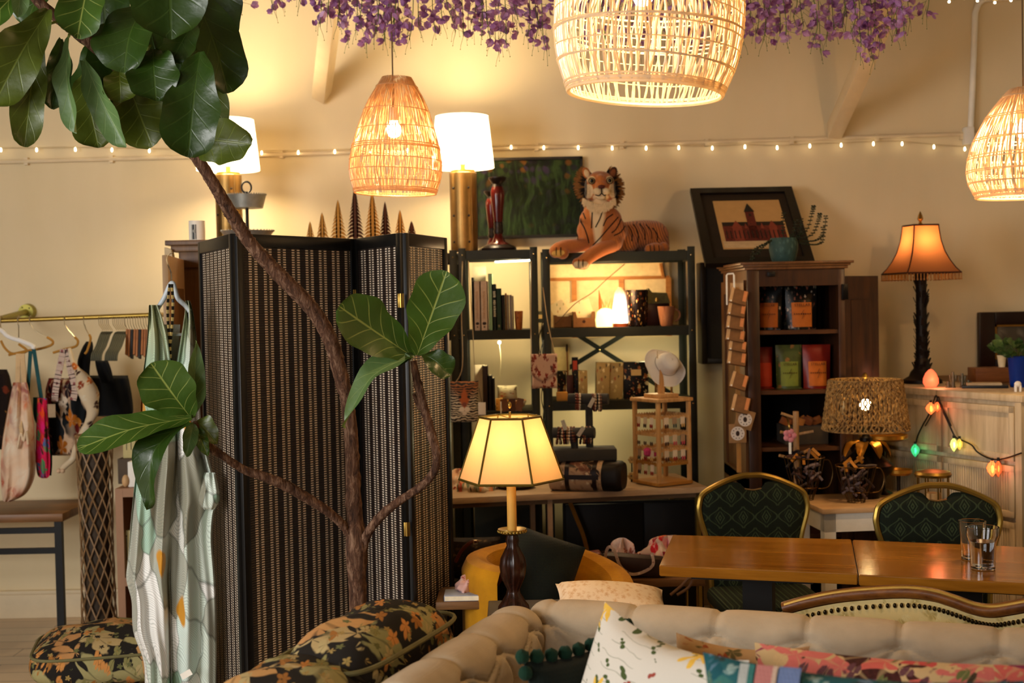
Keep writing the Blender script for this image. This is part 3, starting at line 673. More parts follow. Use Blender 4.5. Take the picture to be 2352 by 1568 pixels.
# lamp light on the yellowish wall of the shelf back
bulb_light('shelf_glow', P(1490, 800, 6.60), 1.6, (1, .85, .45), .05)
bulb_light('shelf_glow', P(1350, 985, 6.62), 1.6, (1, .85, .45), .05)
# ================================================================== tall dark pie-safe cabinet on the right
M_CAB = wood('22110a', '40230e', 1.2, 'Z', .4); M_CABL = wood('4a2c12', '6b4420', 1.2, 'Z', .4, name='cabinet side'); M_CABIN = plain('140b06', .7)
cx0 = P(1715, 602, 5.9).x; cx1 = P(1940, 600, 5.9).x; cy0, cy1 = 5.9, 6.55; ctop = P(1830, 600, 5.9).z
t = thing('cupboard', 'dark wooden open cupboard holding snack pouches, framed print on its top', 'cupboard', ((cx0+cx1)/2, 6.2, 0))
CAB = t; st = .035
q = B().bx((cx0, cy0+.02, 0), (cx0+.02, cy1, ctop-.03)); 
for z0, z1 in ((.1, .75), (.82, ctop-.14)):
    for y0, y1 in ((cy0+.02, cy0+.09), (cy1-.08, cy1)): q.bx((cx0-.0125, y0, z0), (cx0, y1, z1))
    q.bx((cx0-.012, cy0+.02, z0-.06), (cx0, cy1, z0)); q.bx((cx0-.012, cy0+.02, z1), (cx0, cy1, z1+.06))
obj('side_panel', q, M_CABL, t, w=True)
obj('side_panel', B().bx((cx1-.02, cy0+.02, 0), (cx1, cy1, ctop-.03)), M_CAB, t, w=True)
obj('back_panel', B().bx((cx0, cy1-.01, 0), (cx1, cy1, ctop-.03)), M_CABIN, t, w=True)
q = B().bx((cx0, cy0, 0), (cx0+.055, cy0+.022, ctop-.03), .002).bx((cx1-.03, cy0, 0), (cx1, cy0+.022, ctop-.03), .002).bx((cx0+.055, cy0+.001, ctop-.11), (cx1-.03, cy0+.022, ctop-.03)).bx((cx0+.055, cy0+.001, 0), (cx1-.03, cy0+.022, .08))
obj('face_frame', q, M_CAB, t, w=True)
q = B()
for k, (o, z0, z1) in enumerate(((.012, -.035, -.022), (.022, -.022, -.010), (.034, -.012, 0))): q.bx((cx0-o, cy0-o, ctop+z0), (cx1+o, cy1, ctop+z1), .002)
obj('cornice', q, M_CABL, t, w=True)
cz = [P(1830, 757, 6.0).z, P(1830, 893, 6.0).z, P(1830, 1022, 6.0).z, .55]
for z in cz: obj('shelf_board', B().bx((cx0+.02, cy0+.025, z-.018), (cx1-.02, cy1-.01, z)), wood('3a2110', '5a3518', 1.2, 'X', .4), t, w=True)
obj('latch', B().box((cx0+.11, cy0-.004, ctop-.055), (.035, .012, .022), None, .002), plain('0c0806', .4), t, w=True)
hx = cx1; dx = P(2022, 640, 5.99).x
q = B().bar((hx+.004, cy0+.05, (ctop-.06)/2+.04), (dx, cy0+.16, (ctop-.06)/2+.04), ctop-.13, .022, (0, 0, 1))
# a door leaf: bar() puts its width along the up vector's cross product
q = B(); dv = Vector((dx-hx, .11, 0)); L = dv.length; dv.normalize(); nv = Vector((-dv.y, dv.x, 0)); R = Matrix((dv, nv, Vector((0, 0, 1)))).transposed()
q.box(Vector((hx, cy0+.04, ctop/2)) + dv*L/2, (L, .02, ctop-.14), R, .002)
dr = obj('door', q, M_CAB, t, w=True)
q = B()
for z0 in (.12, ctop/2+.02):
    q.box(Vector((hx, cy0+.028, z0+ctop*.21)) + dv*L/2, (L-.09, .008, ctop*.36), R, .004)
obj('door_panel', q, M_CAB, dr, w=True)
for z in (P(1930, 670, 5.9).z, .4): obj('hinge', B().box((cx1-.002, cy0-.006, z), (.028, .012, .07), None, .002), plain('0a0705', .4, .5), t, w=True)

def pouch(lab, px, w, ytop, ybot, zs, y, m, lc, lw, letter, ang=0, plainp=False):
    c = P(px, ybot, y); h = P(px, ytop, y).z - P(px, ybot, y).z; W = S(w, y)
    t = thing('snack_pouch', lab, 'pouch', (c.x, y, zs), ang, 'snack pouches in the dark cupboard')
    def f(u, v):
        th = .028*(1-v)**.6*(1-abs(2*u-1)**3) + .0015; return Vector(((u-.5)*W*(1-.06*(1-v)), -th, v*h))
    def g(u, v): p = f(u, v); return Vector((p.x, -p.y, p.z))
    q = B().grid(f, 10, 10).grid(g, 10, 10, flip=True); q.box((0, 0, .002), (W*.9, .05, .004))
    obj('bag', q, m, t)
    if lc:
        def lf(u, v): p = f(.5+(u-.5)*lw, .06+v*.56); return p + Vector((0, -.0015, 0))
        obj('label', B().grid(lf, 6, 6), plain(lc, .6, 0, .1, 30), t)
        if letter:
            b = B(); textmesh(b, 'STELLAR', W*.135, Matrix.Translation((0, -.034, h*.56)) @ Matrix.Rotation(PI/2-.06, 4, 'X'))
            for i in range(8): b.box((W*(-.25+.071*i), -.032, h*.36), (W*.03, .002, h*.028))
            b.bar((W*.05, -.0335, h*.46), (-W*.02, -.034, h*.36), .004, .001); b.bar((W*.06, -.0335, h*.38), (-W*.02, -.033, h*.24), .003, .001)
            obj('label_print', b, plain('3a1c0a', .6, 0, 0), t, smooth=0)
    return t
M_P1 = pattern('black floral foil', '0c0907', [(48, .28, .06, ['b8a088', '7a3a24', '5a5a48', '2a2018'], 4, (1.4, 1, .8))], rough=.3)
M_P2 = pattern('green meadow foil', '485026', [(30, .3, .1, ['8a8448', '3a4020', '9a6430'], 2, (1, 1, 1))], rough=.35)
M_P3 = plain('6e160a', .35, 0, .2, 20)
pouch('black floral pouch with an orange label, left one on the upper shelf', 1768, 58, 656, 756, cz[0], 6.08, M_P1, 'b05c16', .72, True, -.35)
pouch('black floral pouch with an orange label, right one on the upper shelf', 1840, 72, 656, 756, cz[0], 6.04, M_P1, 'b05c16', .66, True, 0)
pouch('black floral pouch tucked behind the two orange-labelled ones', 1803, 30, 660, 752, cz[0], 6.2, M_P1, None, 0, False, 0)
pouch('dark red pouch at the left of the lower shelf, without a visible label', 1756, 40, 795, 890, cz[1], 6.08, M_P3, 'a02c10', .8, False, .2)
pouch('green pouch with a pale green label, middle of the lower shelf', 1812, 60, 790, 890, cz[1], 6.05, M_P2, '767e2c', .7, True, 0)
pouch('red pouch with an orange label at the right of the lower shelf', 1876, 64, 790, 890, cz[1], 6.03, M_P3, 'b85e16', .66, True, 0)
# third shelf: wooden crate with amber pieces, dark box
rnd = random.Random(8); c = P(1850, 985, 6.1)
t = thing('storage_box', 'grey-brown fabric box on the third shelf of the cupboard', 'box', (P(1850, 1000, 6.05).x, 6.12, cz[2]))
hb = P(1850, 980, 6.0).z-cz[2]
obj('body', B().box((0, 0, hb/2), (.2, .2, hb), None, .004), cloth('4a3c2c'), t)
for i in range(9):
    x = -.085+.02*i+rnd.uniform(-.006, .006)
    o = obj('wood_slice', B().box((0, 0, 0), (.05, .012, .035), Matrix.Rotation(rnd.uniform(-.5, .5), 3, 'Y'), .003), plain(rnd.choice(['8a4a1c', 'a8682c', '6a3414']), .5)); o.location = (t.location.x+x, 6.06+rnd.uniform(0, .08), cz[2]+hb+.02)
    tag(o, 'small reddish wood slice lying in the box on the third cupboard shelf', 'wood slice', 'wood slices on the third cupboard shelf')

# ---- clip strip with kraft packets hanging on the cupboard's side
sx = cx0-.02
t = thing('clip_strip', 'narrow wooden strip with a white hook hanging down the cupboard side', 'clip strip', (P(1680, 640, 6.0).x, 5.86, 1.2))
X = t.location.x; z0 = P(1680, 1085, 5.86).z; z1 = P(1680, 660, 5.86).z
obj('strip', B().bx((X-.012, 5.858, z0), (X+.008, 5.866, z1)), wood('8a5c28', 'a8783c', 2, 'Z', .5), t, w=True)
obj('hook', B().tube([P(1670, 700, 5.85), P(1669, 632, 5.85), P(1672, 629, 5.85), P(1684, 628, 5.85), P(1686, 632, 5.85), P(1687, 680, 5.85)], .0042, 6), M_WHITE, t, w=True)
names = ['topmost', 'second from the top', 'third from the top', 'fourth from the top', 'fifth from the top', 'sixth from the top', 'seventh, below the gap', 'eighth, near the lamp', ]
M_STICK = plain('c8a070', .6)
for i, (px, py, w, h, ang) in enumerate([(1696, 682, 40, 30, .28), (1692, 711, 40, 28, .24), (1689, 742, 40, 26, .2), (1689, 771, 42, 24, .22), (1694, 795, 40, 22, .22), (1692, 824, 42, 26, .2), (1697, 876, 38, 32, .35), (1701, 929, 40, 34, .3)]):
    p = P(px, py, 5.845 - .002*(i % 3)); W = S(w, 5.84); H = S(h, 5.84)*1.15
    t = thing('kraft_packet', 'kraft packet with cream end labels on the clip strip, %s' % names[i], 'packet', p, 0, 'kraft packets on the clip strip')
    R = Matrix.Rotation(ang, 3, 'Y') @ Matrix.Rotation(-.35, 3, 'X')
    obj('pack', B().box((0, 0, 0), (W, .02, H), R, .003), M_KRAFT, t)
    obj('end_label', B().box(R @ Vector((-W*.42, -.0105, 0)), (W*.16, .002, H*1.02), R), M_STICK, t); obj('end_label', B().box(R @ Vector((W*.34, -.0105, .1*H)), (W*.2, .002, H*.75), R), plain('c8804c', .6), t)
    obj('hang_tag', B().ball(R @ Vector((-W*.4, -.012, -H*.45)), (.004, .002, .004), 8), M_WHITE, t)
for i, (px, py, ang) in enumerate([(1711, 963, .3), (1694, 995, 0)]):
    p = P(px, py, 5.84); t = thing('badge_card', ['square kraft card with a white round emblem, upper of two', 'square kraft card with a white round emblem, lower of two'][i], 'card', p, 0, 'round emblem cards at the foot of the clip strip')
    R = Matrix.Rotation(ang, 3, 'Y')
    obj('card_panel', B().box((0, 0, 0), (.078, .006, .085), R, .001), plain('8a6640', .7), t)
    obj('emblem', B().cyl((0, -.0035, 0), (0, -.0045, 0), .031, .031, 28), plain('c8bcb0', .5), t); q = B()
    for k in range(10): q.box((math.cos(k*.628)*.022, -.005, math.sin(k*.628)*.022), (.004, .001, .004))
    q.ball((0, -.005, 0), (.009, .001, .012), 10); obj('emblem_mark', q, plain('2a1c18', .5), t)
tag(obj('price_card', B().box((P(1693, 665, 5.87).x, 5.874, P(1693, 665, 5.87).z), (.058, .004, .06))), 'small cream card hanging behind the topmost kraft packet', 'card').data.materials.append(plain('b89870', .6))

# ---- dark frame on the wall left of the cupboard
a = P(1612, 836, 6.8); b = P(1645, 602, 6.8)
t = thing('picture_frame', 'dark narrow picture frame edge between green shelf and dark cupboard', 'picture frame', ((a.x+b.x)/2+.05, 6.82, a.z))
q = B(); x0, x1, z0, z1 = a.x, a.x+.30, a.z, b.z
for (p0, p1) in (((x0, 6.80, z0), (x0+.03, 6.948, z1)), ((x1-.03, 6.80, z0), (x1, 6.83, z1)), ((x0+.03, 6.80, z0), (x1-.03, 6.83, z0+.03)), ((x0+.03, 6.80, z1-.03), (x1-.03, 6.83, z1))): q.bx(p0, p1, .003)
obj('frame', q, plain('171008', .4), t, w=True); obj('picture', B().bx((x0+.02, 6.815, z0+.02), (x1-.02, 6.825, z1-.02)), plain('1c150c', .5), t, w=True)
t.location.z = t.location.z
# ---- framed brick building print leaning on top of the cupboard
BL = P(1620, 603, 6.34); BR = P(1871, 598, 6.34); BL.z = BR.z = ctop
Tl = P(1598, 437, 6.84); Tr = P(1845, 432, 6.84)
t = thing('framed_print', 'black framed print of a red brick tower building leaning on the cupboard top', 'picture', BL)
ex = (BR-BL).normalized(); up = (Tl-BL); up = (up - ex*up.dot(ex)); H = up.length; up.normalize(); W = (BR-BL).length
R = Matrix((ex, up.cross(ex)*-1, up)).transposed(); 
R = frame3(ex, ex.cross(up)*-1) if False else Matrix((ex, -(ex.cross(up)), up)).transposed()
F = Matrix.Translation((0, 0, 0)) @ R.to_4x4()
def fb(b, x0, z0, x1, z1, y0, y1): b.box(R @ Vector(((x0+x1)/2, (y0+y1)/2, (z0+z1)/2)), (abs(x1-x0), abs(y1-y0), abs(z1-z0)), R)
# local y grows toward -(ex x up): towards the viewer is negative y if the print faces us
sgn = 1 if (R @ Vector((0, 1, 0))).y > 0 else -1
fw = .045; q = B()
for x0, z0, x1, z1 in ((0, 0, fw, H), (W-fw, 0, W, H), (fw, 0, W-fw, fw), (fw, H-fw, W-fw, H)): fb(q, x0, z0, x1, z1, -.014*sgn, .012*sgn)
obj('frame', q, plain('0e0a08', .35), t)
q = B(); fb(q, fw, fw, W-fw, H-fw, 0, .008*sgn); obj('mat_board', q, plain('241a10', .8), t)
ix0, iz0, ix1, iz1 = .105*W/.53, .075*H/.45+.02, W-.085, H-.105
q = B(); fb(q, ix0, iz0, ix1, iz1, -.003*sgn, 0); obj('picture', q, plain('b8915c', .6, 0, .05), t)
iw, ih = ix1-ix0, iz1-iz0
def shp(name, polys, m, e):
    b = B()
    for poly in polys: b.prism([(ix0+x*iw, iz0+z*ih) for x, z in poly], .0008, F @ Matrix.Translation((0, -(.0035+e)*sgn, 0)))
    obj(name, b, m, t, smooth=0)
rc = lambda x0, z0, x1, z1: [(x0, z0), (x1, z0), (x1, z1), (x0, z1)]
M_BR = pattern('brick print', '5a2018', [(90, .3, .15, ['3a1410', '7a3424'], 2, (1, 1, .6))], rough=.6)
shp('snow_strip', [rc(.02, .02, .98, .16)], plain('c0a47c', .6), 0)
shp('printed_roof', [rc(.06, .42, .97, .54)], plain('1e140e', .6), .0005)
shp('printed_wall', [rc(.06, .15, .97, .46), rc(.44, .2, .57, .76)], M_BR, .001)
shp('printed_gable', [[(.2, .15), (.34, .15), (.34, .44), (.27, .57), (.2, .44)], [(.74, .2), (.86, .2), (.86, .44), (.8, .56), (.74, .44)], [(.38, .4), (.43, .4), (.405, .52)], [(.62, .4), (.67, .4), (.645, .52)]], plain('7a3424', .6), .0018)
shp('printed_spire', [[(.425, .75), (.585, .75), (.505, .93)], rc(.49, .66, .52, .7)], plain('1a1512', .6), .0022)
q = []
for k in range(14): x = .09+.063*k; q.append(rc(x, .2, x+.018, .36))
shp('printed_windows', q, plain('241410', .6), .0022)
# ---- teal pot with dark sprawling succulent
p = P(1800, 598, 6.1); p.z = ctop; u = S(1, 6.1)
t = thing('potted_succulent', 'dark straggly succulent in a speckled blue-green pot on the cupboard', 'potted plant', p)
q = B().lathe([(.001, 0), (24*u, 0), (28*u, 8*u), (33*u, 30*u), (33*u, 45*u), (29*u, 57*u), (27*u, 57*u), (26*u, 50*u), (.001, 49*u)], (0, 0, 0), 28); obj('pot', q, pattern('mottled teal glaze', '2c4440', [(60, .3, .2, ['4a6660', '5c7468', '24362f'], 3, (1, 1, .5))], rough=.6), t)
M_SUC = plain('1c2412', .6, 0, .3, 40)
stems = [[(0, 0, 50), (-2, 0, 80), (0, 0, 112)], [(10, 0, 50), (22, 0, 66), (28, 0, 96)], [(14, 0, 50), (36, 0, 62), (40, 0, 98)], [(12, 0, 52), (60, -5, 60), (78, -5, 92), (83, 0, 110)], [(12, 0, 52), (70, 5, 48), (92, 5, 66), (98, 5, 104)], [(10, 0, 52), (55, 0, 40), (86, 0, 44), (90, 0, 78)], [(-10, 0, 50), (-30, -4, 50), (-48, -6, 38), (-62, -6, 20)], [(-12, 0, 48), (-40, 6, 44), (-66, 6, 30), (-72, 6, 8)], [(8, 0, 54), (50, 4, 70), (66, 4, 110), (70, 4, 128)]]
rnd = random.Random(3)
for sidx, s_ in enumerate(stems):
    pts = spline([(x*u, (y-6)*u, z*u) for x, y, z in s_], 10); q = B().tube(pts, .0016, 5)
    for k, c in enumerate(pts[6::2]):
        for a in (0, 2.1, 4.2):
            aa = a + k*1.1; d_ = Vector((math.cos(aa), math.sin(aa), .35)); q.ball(c + d_*.007, (.0062, .0034, .003), 6, Matrix.Rotation(aa, 3, 'Z'))
    obj('stem', q, M_SUC, t)

# ================================================================== white panelled chest of drawers at far right
CT = 1.20
def chest():
    A = PZ(2010, 884, CT); Bp = PZ(2345, 908, CT); e = (Bp-A).normalized(); n_ = Vector((-e.y, e.x, 0)); n_ = n_ if n_.y > 0 else -n_
    L = (Bp-A).length; D = .42
    t = thing('chest_of_drawers', 'whitewashed wooden chest with beadboard panels under the fringed lamp', 'chest', A + e*L/2 + n_*D/2 - Vector((0, 0, CT)))
    R = Matrix((e, n_, Vector((0, 0, 1)))).transposed()
    def bb(b, x0, y0, z0, x1, y1, z1, bev=0): return b.box(A + R @ Vector(((x0+x1)/2, (y0+y1)/2, (z0+z1)/2-CT)), (x1-x0, y1-y0, z1-z0), R, bev)
    m = wood('a89474', 'd2c0a0', .6, 'Z', .55, name='whitewashed wood')
    q = B(); bb(q, 0, .02, .0, L, D, CT-.03); obj('carcass', q, m, t, w=True)
    q = B(); bb(q, -.012, -.006, CT-.03, L+.012, D+.01, CT, .004); obj('worktop', q, m, t, w=True)
    [obj('corner_post', bb(B(), *a_), m, t, w=True) for a_ in ((L-.03, -.004, 0, L+.004, .03, CT-.03), (0, -.004, 0, .03, .03, CT-.03))]
    rows = [(.92, 1.15), (.68, .90), (.42, .66), (.10, .40)]
    cols = [(.035, L/2-.008), (L/2+.008, L-.035)]
    for ri, (z0, z1) in enumerate(rows):
        for (x0, x1) in cols:
            q = B(); f = .028
            bb(q, x0, 0, z0, x1, .02, z1, .002)
            dr = obj('door', q, m, t, w=True)
            q = B(); k = x0+f
            for (a0, b0, a1, b1) in ((x0, z0, x0+f, z1), (x1-f, z0, x1, z1), (x0, z0, x1, z0+f), (x0, z1-f, x1, z1)): bb(q, a0, -.008, b0, a1, 0, b1, .0015)
            obj('raised_frame', q, m, dr)
            if ri > 0:
                q = B()
                while k < x1-f-.004: bb(q, k+.001, -.004, z0+f, k+.011, 0, z1-f, .002); k += .014
                obj('beadboard', q, m, dr)
    for ob in t.children:
        for g in ob.children:
            g.data.transform(wm(ob).inverted())
    return A, e, n_, L, R, t
CA, CE, CN, CL, CRM, CHEST = chest()
tag(obj('dark_side_panel', B().bx((PZ(2349, 910, CT).x+.03, 5.25, 0), (PZ(2349, 910, CT).x+.3, 5.6, 1.0)), plain('15120f', .5)), 'black block in place of the dark return side of the white chest, right edge', 'dark_side_block')
COL.objects[-1].name = 'dark_side_block'  # black box put in place of the chest's dark return side
# wall-side ledge behind the chest that carries the lamp and frame
lx0 = PZ(1995, 876, CT).x
t = thing('console_shelf', 'long wooden ledge against the wall behind the whitewashed chest', 'shelf', (2.1, 6.6, 0))
K1 = CA+CN*.44-CE*.05; K2 = CA+CN*.44+CE*.85; q = B(); lo = [(K1.x, K1.y), (K2.x, K2.y), (3.1, K2.y), (3.1, 6.93), (K1.x, 6.93)]; va = [q.bm.verts.new((x, y, CT-.03)) for x, y in lo]; vb = [q.bm.verts.new((x, y, CT)) for x, y in lo]
q.bm.faces.new(va[::-1]); q.bm.faces.new(vb); [q.bm.faces.new((va[i], va[(i+1) % 5], vb[(i+1) % 5], vb[i])) for i in range(5)]; obj('top_board', q, wood('5a3c20', '7a5630', 1, 'X', .5), t, w=True)
for x in (K1.x+.05, 3.02): obj('leg', B().bx((x, 6.6, 0), (x+.05, 6.9, CT-.03)), wood('5a3c20', '7a5630', 1, 'X', .5), t, w=True)

# ---- fringed lamp with carved palm base
LY = 6.36; p = P(2118, 878, LY); p.z = CT; u = S(1, LY); k_ = (P(2112, 490, LY).z-CT)/(395*u)
U = u*k_
t = thing('fringed_table_lamp', 'amber square-shaded table lamp with bead fringe and dark palm trunk base', 'table lamp', p)
M_PALM = plain('120b07', .5, .1, .3, 30)
q = B().lathe([(.001, 0), (46*U, 0), (44*U, 8*U), (30*U, 16*U), (26*U, 26*U), (19*U, 34*U), (17*U, 50*U), (13*U, 60*U)], (0, 0, 0), 24); obj('foot', q, M_PALM, t)
q = B().lathe([(14*U, 55*U), (13*U, 120*U), (12*U, 200*U), (13*U, 255*U), (8*U, 262*U), (4*U, 270*U)], (0, 0, 0), 14); obj('trunk', q, M_PALM, t)
q = B(); rnd = random.Random(2)
for i in range(120):
    a = rnd.uniform(0, 6.28); z = rnd.uniform(25, 250)*U; r = (12 if z > 50*U else 18)*U
    b0 = Vector((r*math.cos(a), r*math.sin(a), z)); d_ = Vector((math.cos(a)*6*U, math.sin(a)*6*U, 14*U))
    q.bar(b0, b0+d_, 6*U, .8*U, (math.cos(a), math.sin(a), 0))
obj('carved_leaves', q, M_PALM, t)
M_AMB = shade('bc7c4c', 'amber silk shade', .55); M_EDGE = plain('3a1a0c', .7)
def sqr(r, z, n_=8, concave=0):
    """square ring with n_ points per side"""
    cs = [(-1, -1), (1, -1), (1, 1), (-1, 1)]; out = []
    for i in range(4):
        a = Vector(cs[i]); b = Vector(cs[(i+1) % 4])
        for j in range(n_):
            v = a.lerp(b, j/n_); out.append(Vector((v.x*r, v.y*r, z)))
    return out
Rz = Matrix.Rotation(.16, 3, 'Z')
prof = [(30, 385-18), (31, 355), (34, 330), (40, 305), (48, 285), (57, 268), (66, 256)]
zo = 0; rings = [[Rz @ v for v in sqr(r*U, z*U+zo)] for r, z in prof]
q = B()
vs = [[q.bm.verts.new(v) for v in r] for r in rings]
for i in range(len(vs)-1):
    for j in range(32): q.bm.faces.new((vs[i][j], vs[i][(j+1) % 32], vs[i+1][(j+1) % 32], vs[i+1][j]))
obj('lamp_shade', q, M_AMB, t, smooth=30)
q = B().tube(rings[0], 2*U, 5, closed=True); obj('shade_trim', q, M_EDGE, t); obj('shade_trim', B().tube(rings[-1], 2*U, 5, closed=True), M_EDGE, t)
for i in range(4): obj('shade_trim', B().tube([r[i*8] for r in rings], 1.6*U, 5), M_EDGE, t)
q = B()
for v in [Rz @ w_ for w_ in sqr(66*U, 255*U, 16)]:
    q.tube([v, v-Vector((0, 0, 12*U))], 1.3*U, 4); q.ball(v-Vector((0, 0, 14*U)), 2.2*U, 6)
tag(obj('bead_fringe', q, plain('8a5a24', .3), t), kind='stuff')
obj('finial', B().lathe([(.001, 367*U), (5*U, 370*U), (3*U, 376*U), (7*U, 382*U), (5*U, 390*U), (2*U, 397*U), (.001, 400*U)], (0, 0, 0), 10), metal('b08a48', .25), t)
obj('harp', B().tube([(0, 0, 265*U), (18*U, 0, 300*U), (0, 0, 368*U)], 1*U, 5), metal('b08a48'), t)
obj('bulb', B().ball((0, 0, 325*U), (10*U, 10*U, 14*U), 12), emit((1, .62, .28), 40, 'bulb'), t)
L_ = bulb_light('bulb_light', (0, 0, 330*U), 11, (1, .6, .27), .02); L_.parent = t
# ---- egg salt lamp, small cacti figurines
u = S(1, 6.05); pp = PZ(2138, 882, CT)
pp = Vector((P(2138, 882, 6.05).x, 6.05, CT)); t = thing('egg_lamp', 'small glowing coral egg-shaped lamp in front of the palm lamp', 'lamp', pp)
obj('egg', B().lathe([(.001, 0), (12*u, 1*u), (17.5*u, 10*u), (17*u, 20*u), (12*u, 32*u), (5*u, 40*u), (.001, 42*u)], (0, 0, 0), 24), glow_mat('f0603c', 1.25, 'coral glass'), t)
bulb_light('egg_glow', pp+Vector((0, -.09, .05)), .35, (1, .35, .18), .03)
M_FIG = plain('4a4838', .4, .2, .3, 60)
for i, (px, h, lab) in enumerate([(2189, 36, 'taller grey-green branching figurine right of the coral egg lamp'), (2210, 32, 'slim grey-green figurine right of the taller branching one'), (2224, 16, 'tiny grey-green figurine nearest the picture frame'), (2178, 14, 'tiny grey-green figurine nearest the coral egg lamp')]):
    c = P(px, 886, 6.0); c.z = CT; t = thing('figurine', lab, 'figurine', c, 0, 'small figurines on the white chest')
    obj('base', B().cyl((0, 0, 0), (0, 0, .004), .012, .012, 12), M_FIG, t); q = B().tube([(0, 0, 0), (0, 0, h*u)], [5*u, 3*u], 8)
    for s_ in (-1, 1): q.tube([(0, 0, h*u*.35), (s_*6*u, 0, h*u*.45), (s_*7*u, 0, h*u*.8)], 1.8*u, 6)
    obj('body', q, M_FIG, t)
# ---- brown frame leaning on the wall, box, tray, plants
t = thing('framed_mirror', 'wide brown wooden frame with gilt inner edge leaning at the right edge', 'frame', (P(2300, 830, 6.8).x, 6.85, CT))
A = P(2259, 836, 6.8); Bq = P(2239, 717, 6.86); X0 = A.x-.01; X1 = X0+.55; Z0 = CT; Z1 = Bq.z
q = B(); fw = .085
for (a0, b0, a1, b1) in ((X0, Z0, X0+fw, Z1), (X1-fw, Z0, X1, Z1), (X0+fw, Z0, X1-fw, Z0+fw), (X0+fw, Z1-fw*.8, X1-fw, Z1)): q.bx((a0, 6.83, b0), (a1, 6.87, b1), .006)
obj('frame', q, plain('1e0d07', .35), t, w=True)
q = B(); g = fw
for (a0, b0, a1, b1) in ((X0+g, Z0+g, X0+g+.01, Z1-g*.8), (X1-g-.01, Z0+g, X1-g, Z1-g*.8), (X0+g, Z1-g*.8-.01, X1-g, Z1-g*.8)): q.bx((a0, 6.835, b0), (a1, 6.845, b1))
obj('gilt_edge', q, metal('8a6430', .35), t, w=True)
obj('picture', B().bx((X0+g, 6.85, Z0+g), (X1-g, 6.855, Z1-g*.8)), pattern('dim picture', '4a4236', [(9, .3, .2, ['8a8270', '2c2a20', '6a6050'], 1, (1, 1, 1))], rough=.3), t, w=True)
c = P(2282, 862, 6.3); o = obj('wooden_box', B().box((0, 0, .035), (.17, .12, .07), None, .004), wood('5a3418', '7c4c26', 1.5, 'X', .5)); o.location = (c.x, 6.36, CT+.0); tag(o, 'plain brown wooden box in front of the brown leaning frame', 'box')
zb4 = CT+.07
def leaf(b, base, tip, width, up, fold=.25, curl=.0, wav=.0, nu=8, nv=14, seed=0, shape='fig', mid=None):
    """leaf sheet with uv u across (0..1), v along; up: side the leaf faces"""
    base = Vector(base); tip = Vector(tip); ax = tip-base; L = ax.length; a = ax.normalized(); up = Vector(up); s_ = a.cross(up).normalized(); n_ = s_.cross(a).normalized(); rnd = random.Random(seed); ph = rnd.uniform(0, 6)
    path = spline([base, mid if mid is not None else (base+tip)/2 + n_*curl*L, tip], 12)
    def W(v):
        if shape == 'fig': return 1.12*(math.sin(PI*min(1, v**1.3*.97+.02))**.5)*(.45 + .55*v**.8)
        if shape == 'round': return math.sin(PI*(v*.97+.015))**.5
        return math.sin(PI*v**.8)**.9
    def f(u, v):
        t_ = v*(len(path)-1); i = min(int(t_), len(path)-2); c = path[i].lerp(path[i+1], t_-i)
        tt = (path[min(i+1, len(path)-1)]-path[max(0, i-1)]).normalized(); sd = (s_ - tt*s_.dot(tt)).normalized(); nn = sd.cross(tt)
        x = (2*u-1); w_ = W(v)*width/2
        wv = wav*width*(math.sin(v*15+ph+(1.5 if x > 0 else 0))*x*x*1.3 + math.sin(v*4.5+ph)*x*1.6 + .5*math.sin(v*7+ph*2)); w_ *= 1+.05*math.sin(v*19+ph*3+x)
        return c + sd*(x*w_*(1-.12*fold)) + nn*(abs(x)**1.3*w_*fold + wv) + tt*(-.12*abs(x)*w_)
    b.grid(f, nu, nv); return path
def leafmat(name, top, under, vein, gloss=.38, vk=.8):
    n = N(name); sx = n.n('SeparateXYZ', {0: n.tc.outputs['UV']}); u_ = n.math('MULTIPLY', n.math('ABSOLUTE', n.math('SUBTRACT', sx.outputs[0], .5)), 2.0); v_ = sx.outputs[1]
    midr = n.math('SUBTRACT', 1, n.step(u_, .018, .05))
    fr = n.math('FRACT', n.math('ADD', n.math('SUBTRACT', n.math('MULTIPLY', v_, 6.0), n.math('MULTIPLY', n.math('POWER', u_, .8), 1.5)), .25))
    d = n.math('ABSOLUTE', n.math('SUBTRACT', fr, .5)); side = n.math('SUBTRACT', 1, n.step(d, .02, .055)); side = n.math('MULTIPLY', side, n.math('SUBTRACT', 1, n.step(u_, .6, 1.0)))
    ve = n.math('MAXIMUM', midr, n.math('MULTIPLY', side, .75)); nz = n.noise(n.map(), 9, 4)
    c1 = n.mix(nz, C(top), tuple(x*.6 for x in C(top)[:3])+(1,)); c1 = n.mix(n.math('MULTIPLY', ve, vk), c1, C(vein)); c2 = n.mix(n.math('MULTIPLY', ve, .5), C(under), C(vein))
    g = n.n('NewGeometry'); c = n.mix(g.outputs['Backfacing'], c1, c2)
    n.bump(n.math('ADD', n.math('MULTIPLY', ve, -.35), n.math('MULTIPLY', n.noise(n.map(), 26, 3), 1.0)), .4, .006)
    n.fin(c, gloss, 0, .5)
    tr = n.n('BsdfTranslucent', {0: c}); m = n.n('MixShader', {0: .18, 1: n.bs, 2: tr}); n.t.links.new(m.outputs[0], n.out.inputs[0]); return n.m
M_PL = leafmat('pothos leaf', '2c4a1e', '4a6430', '6a8040')
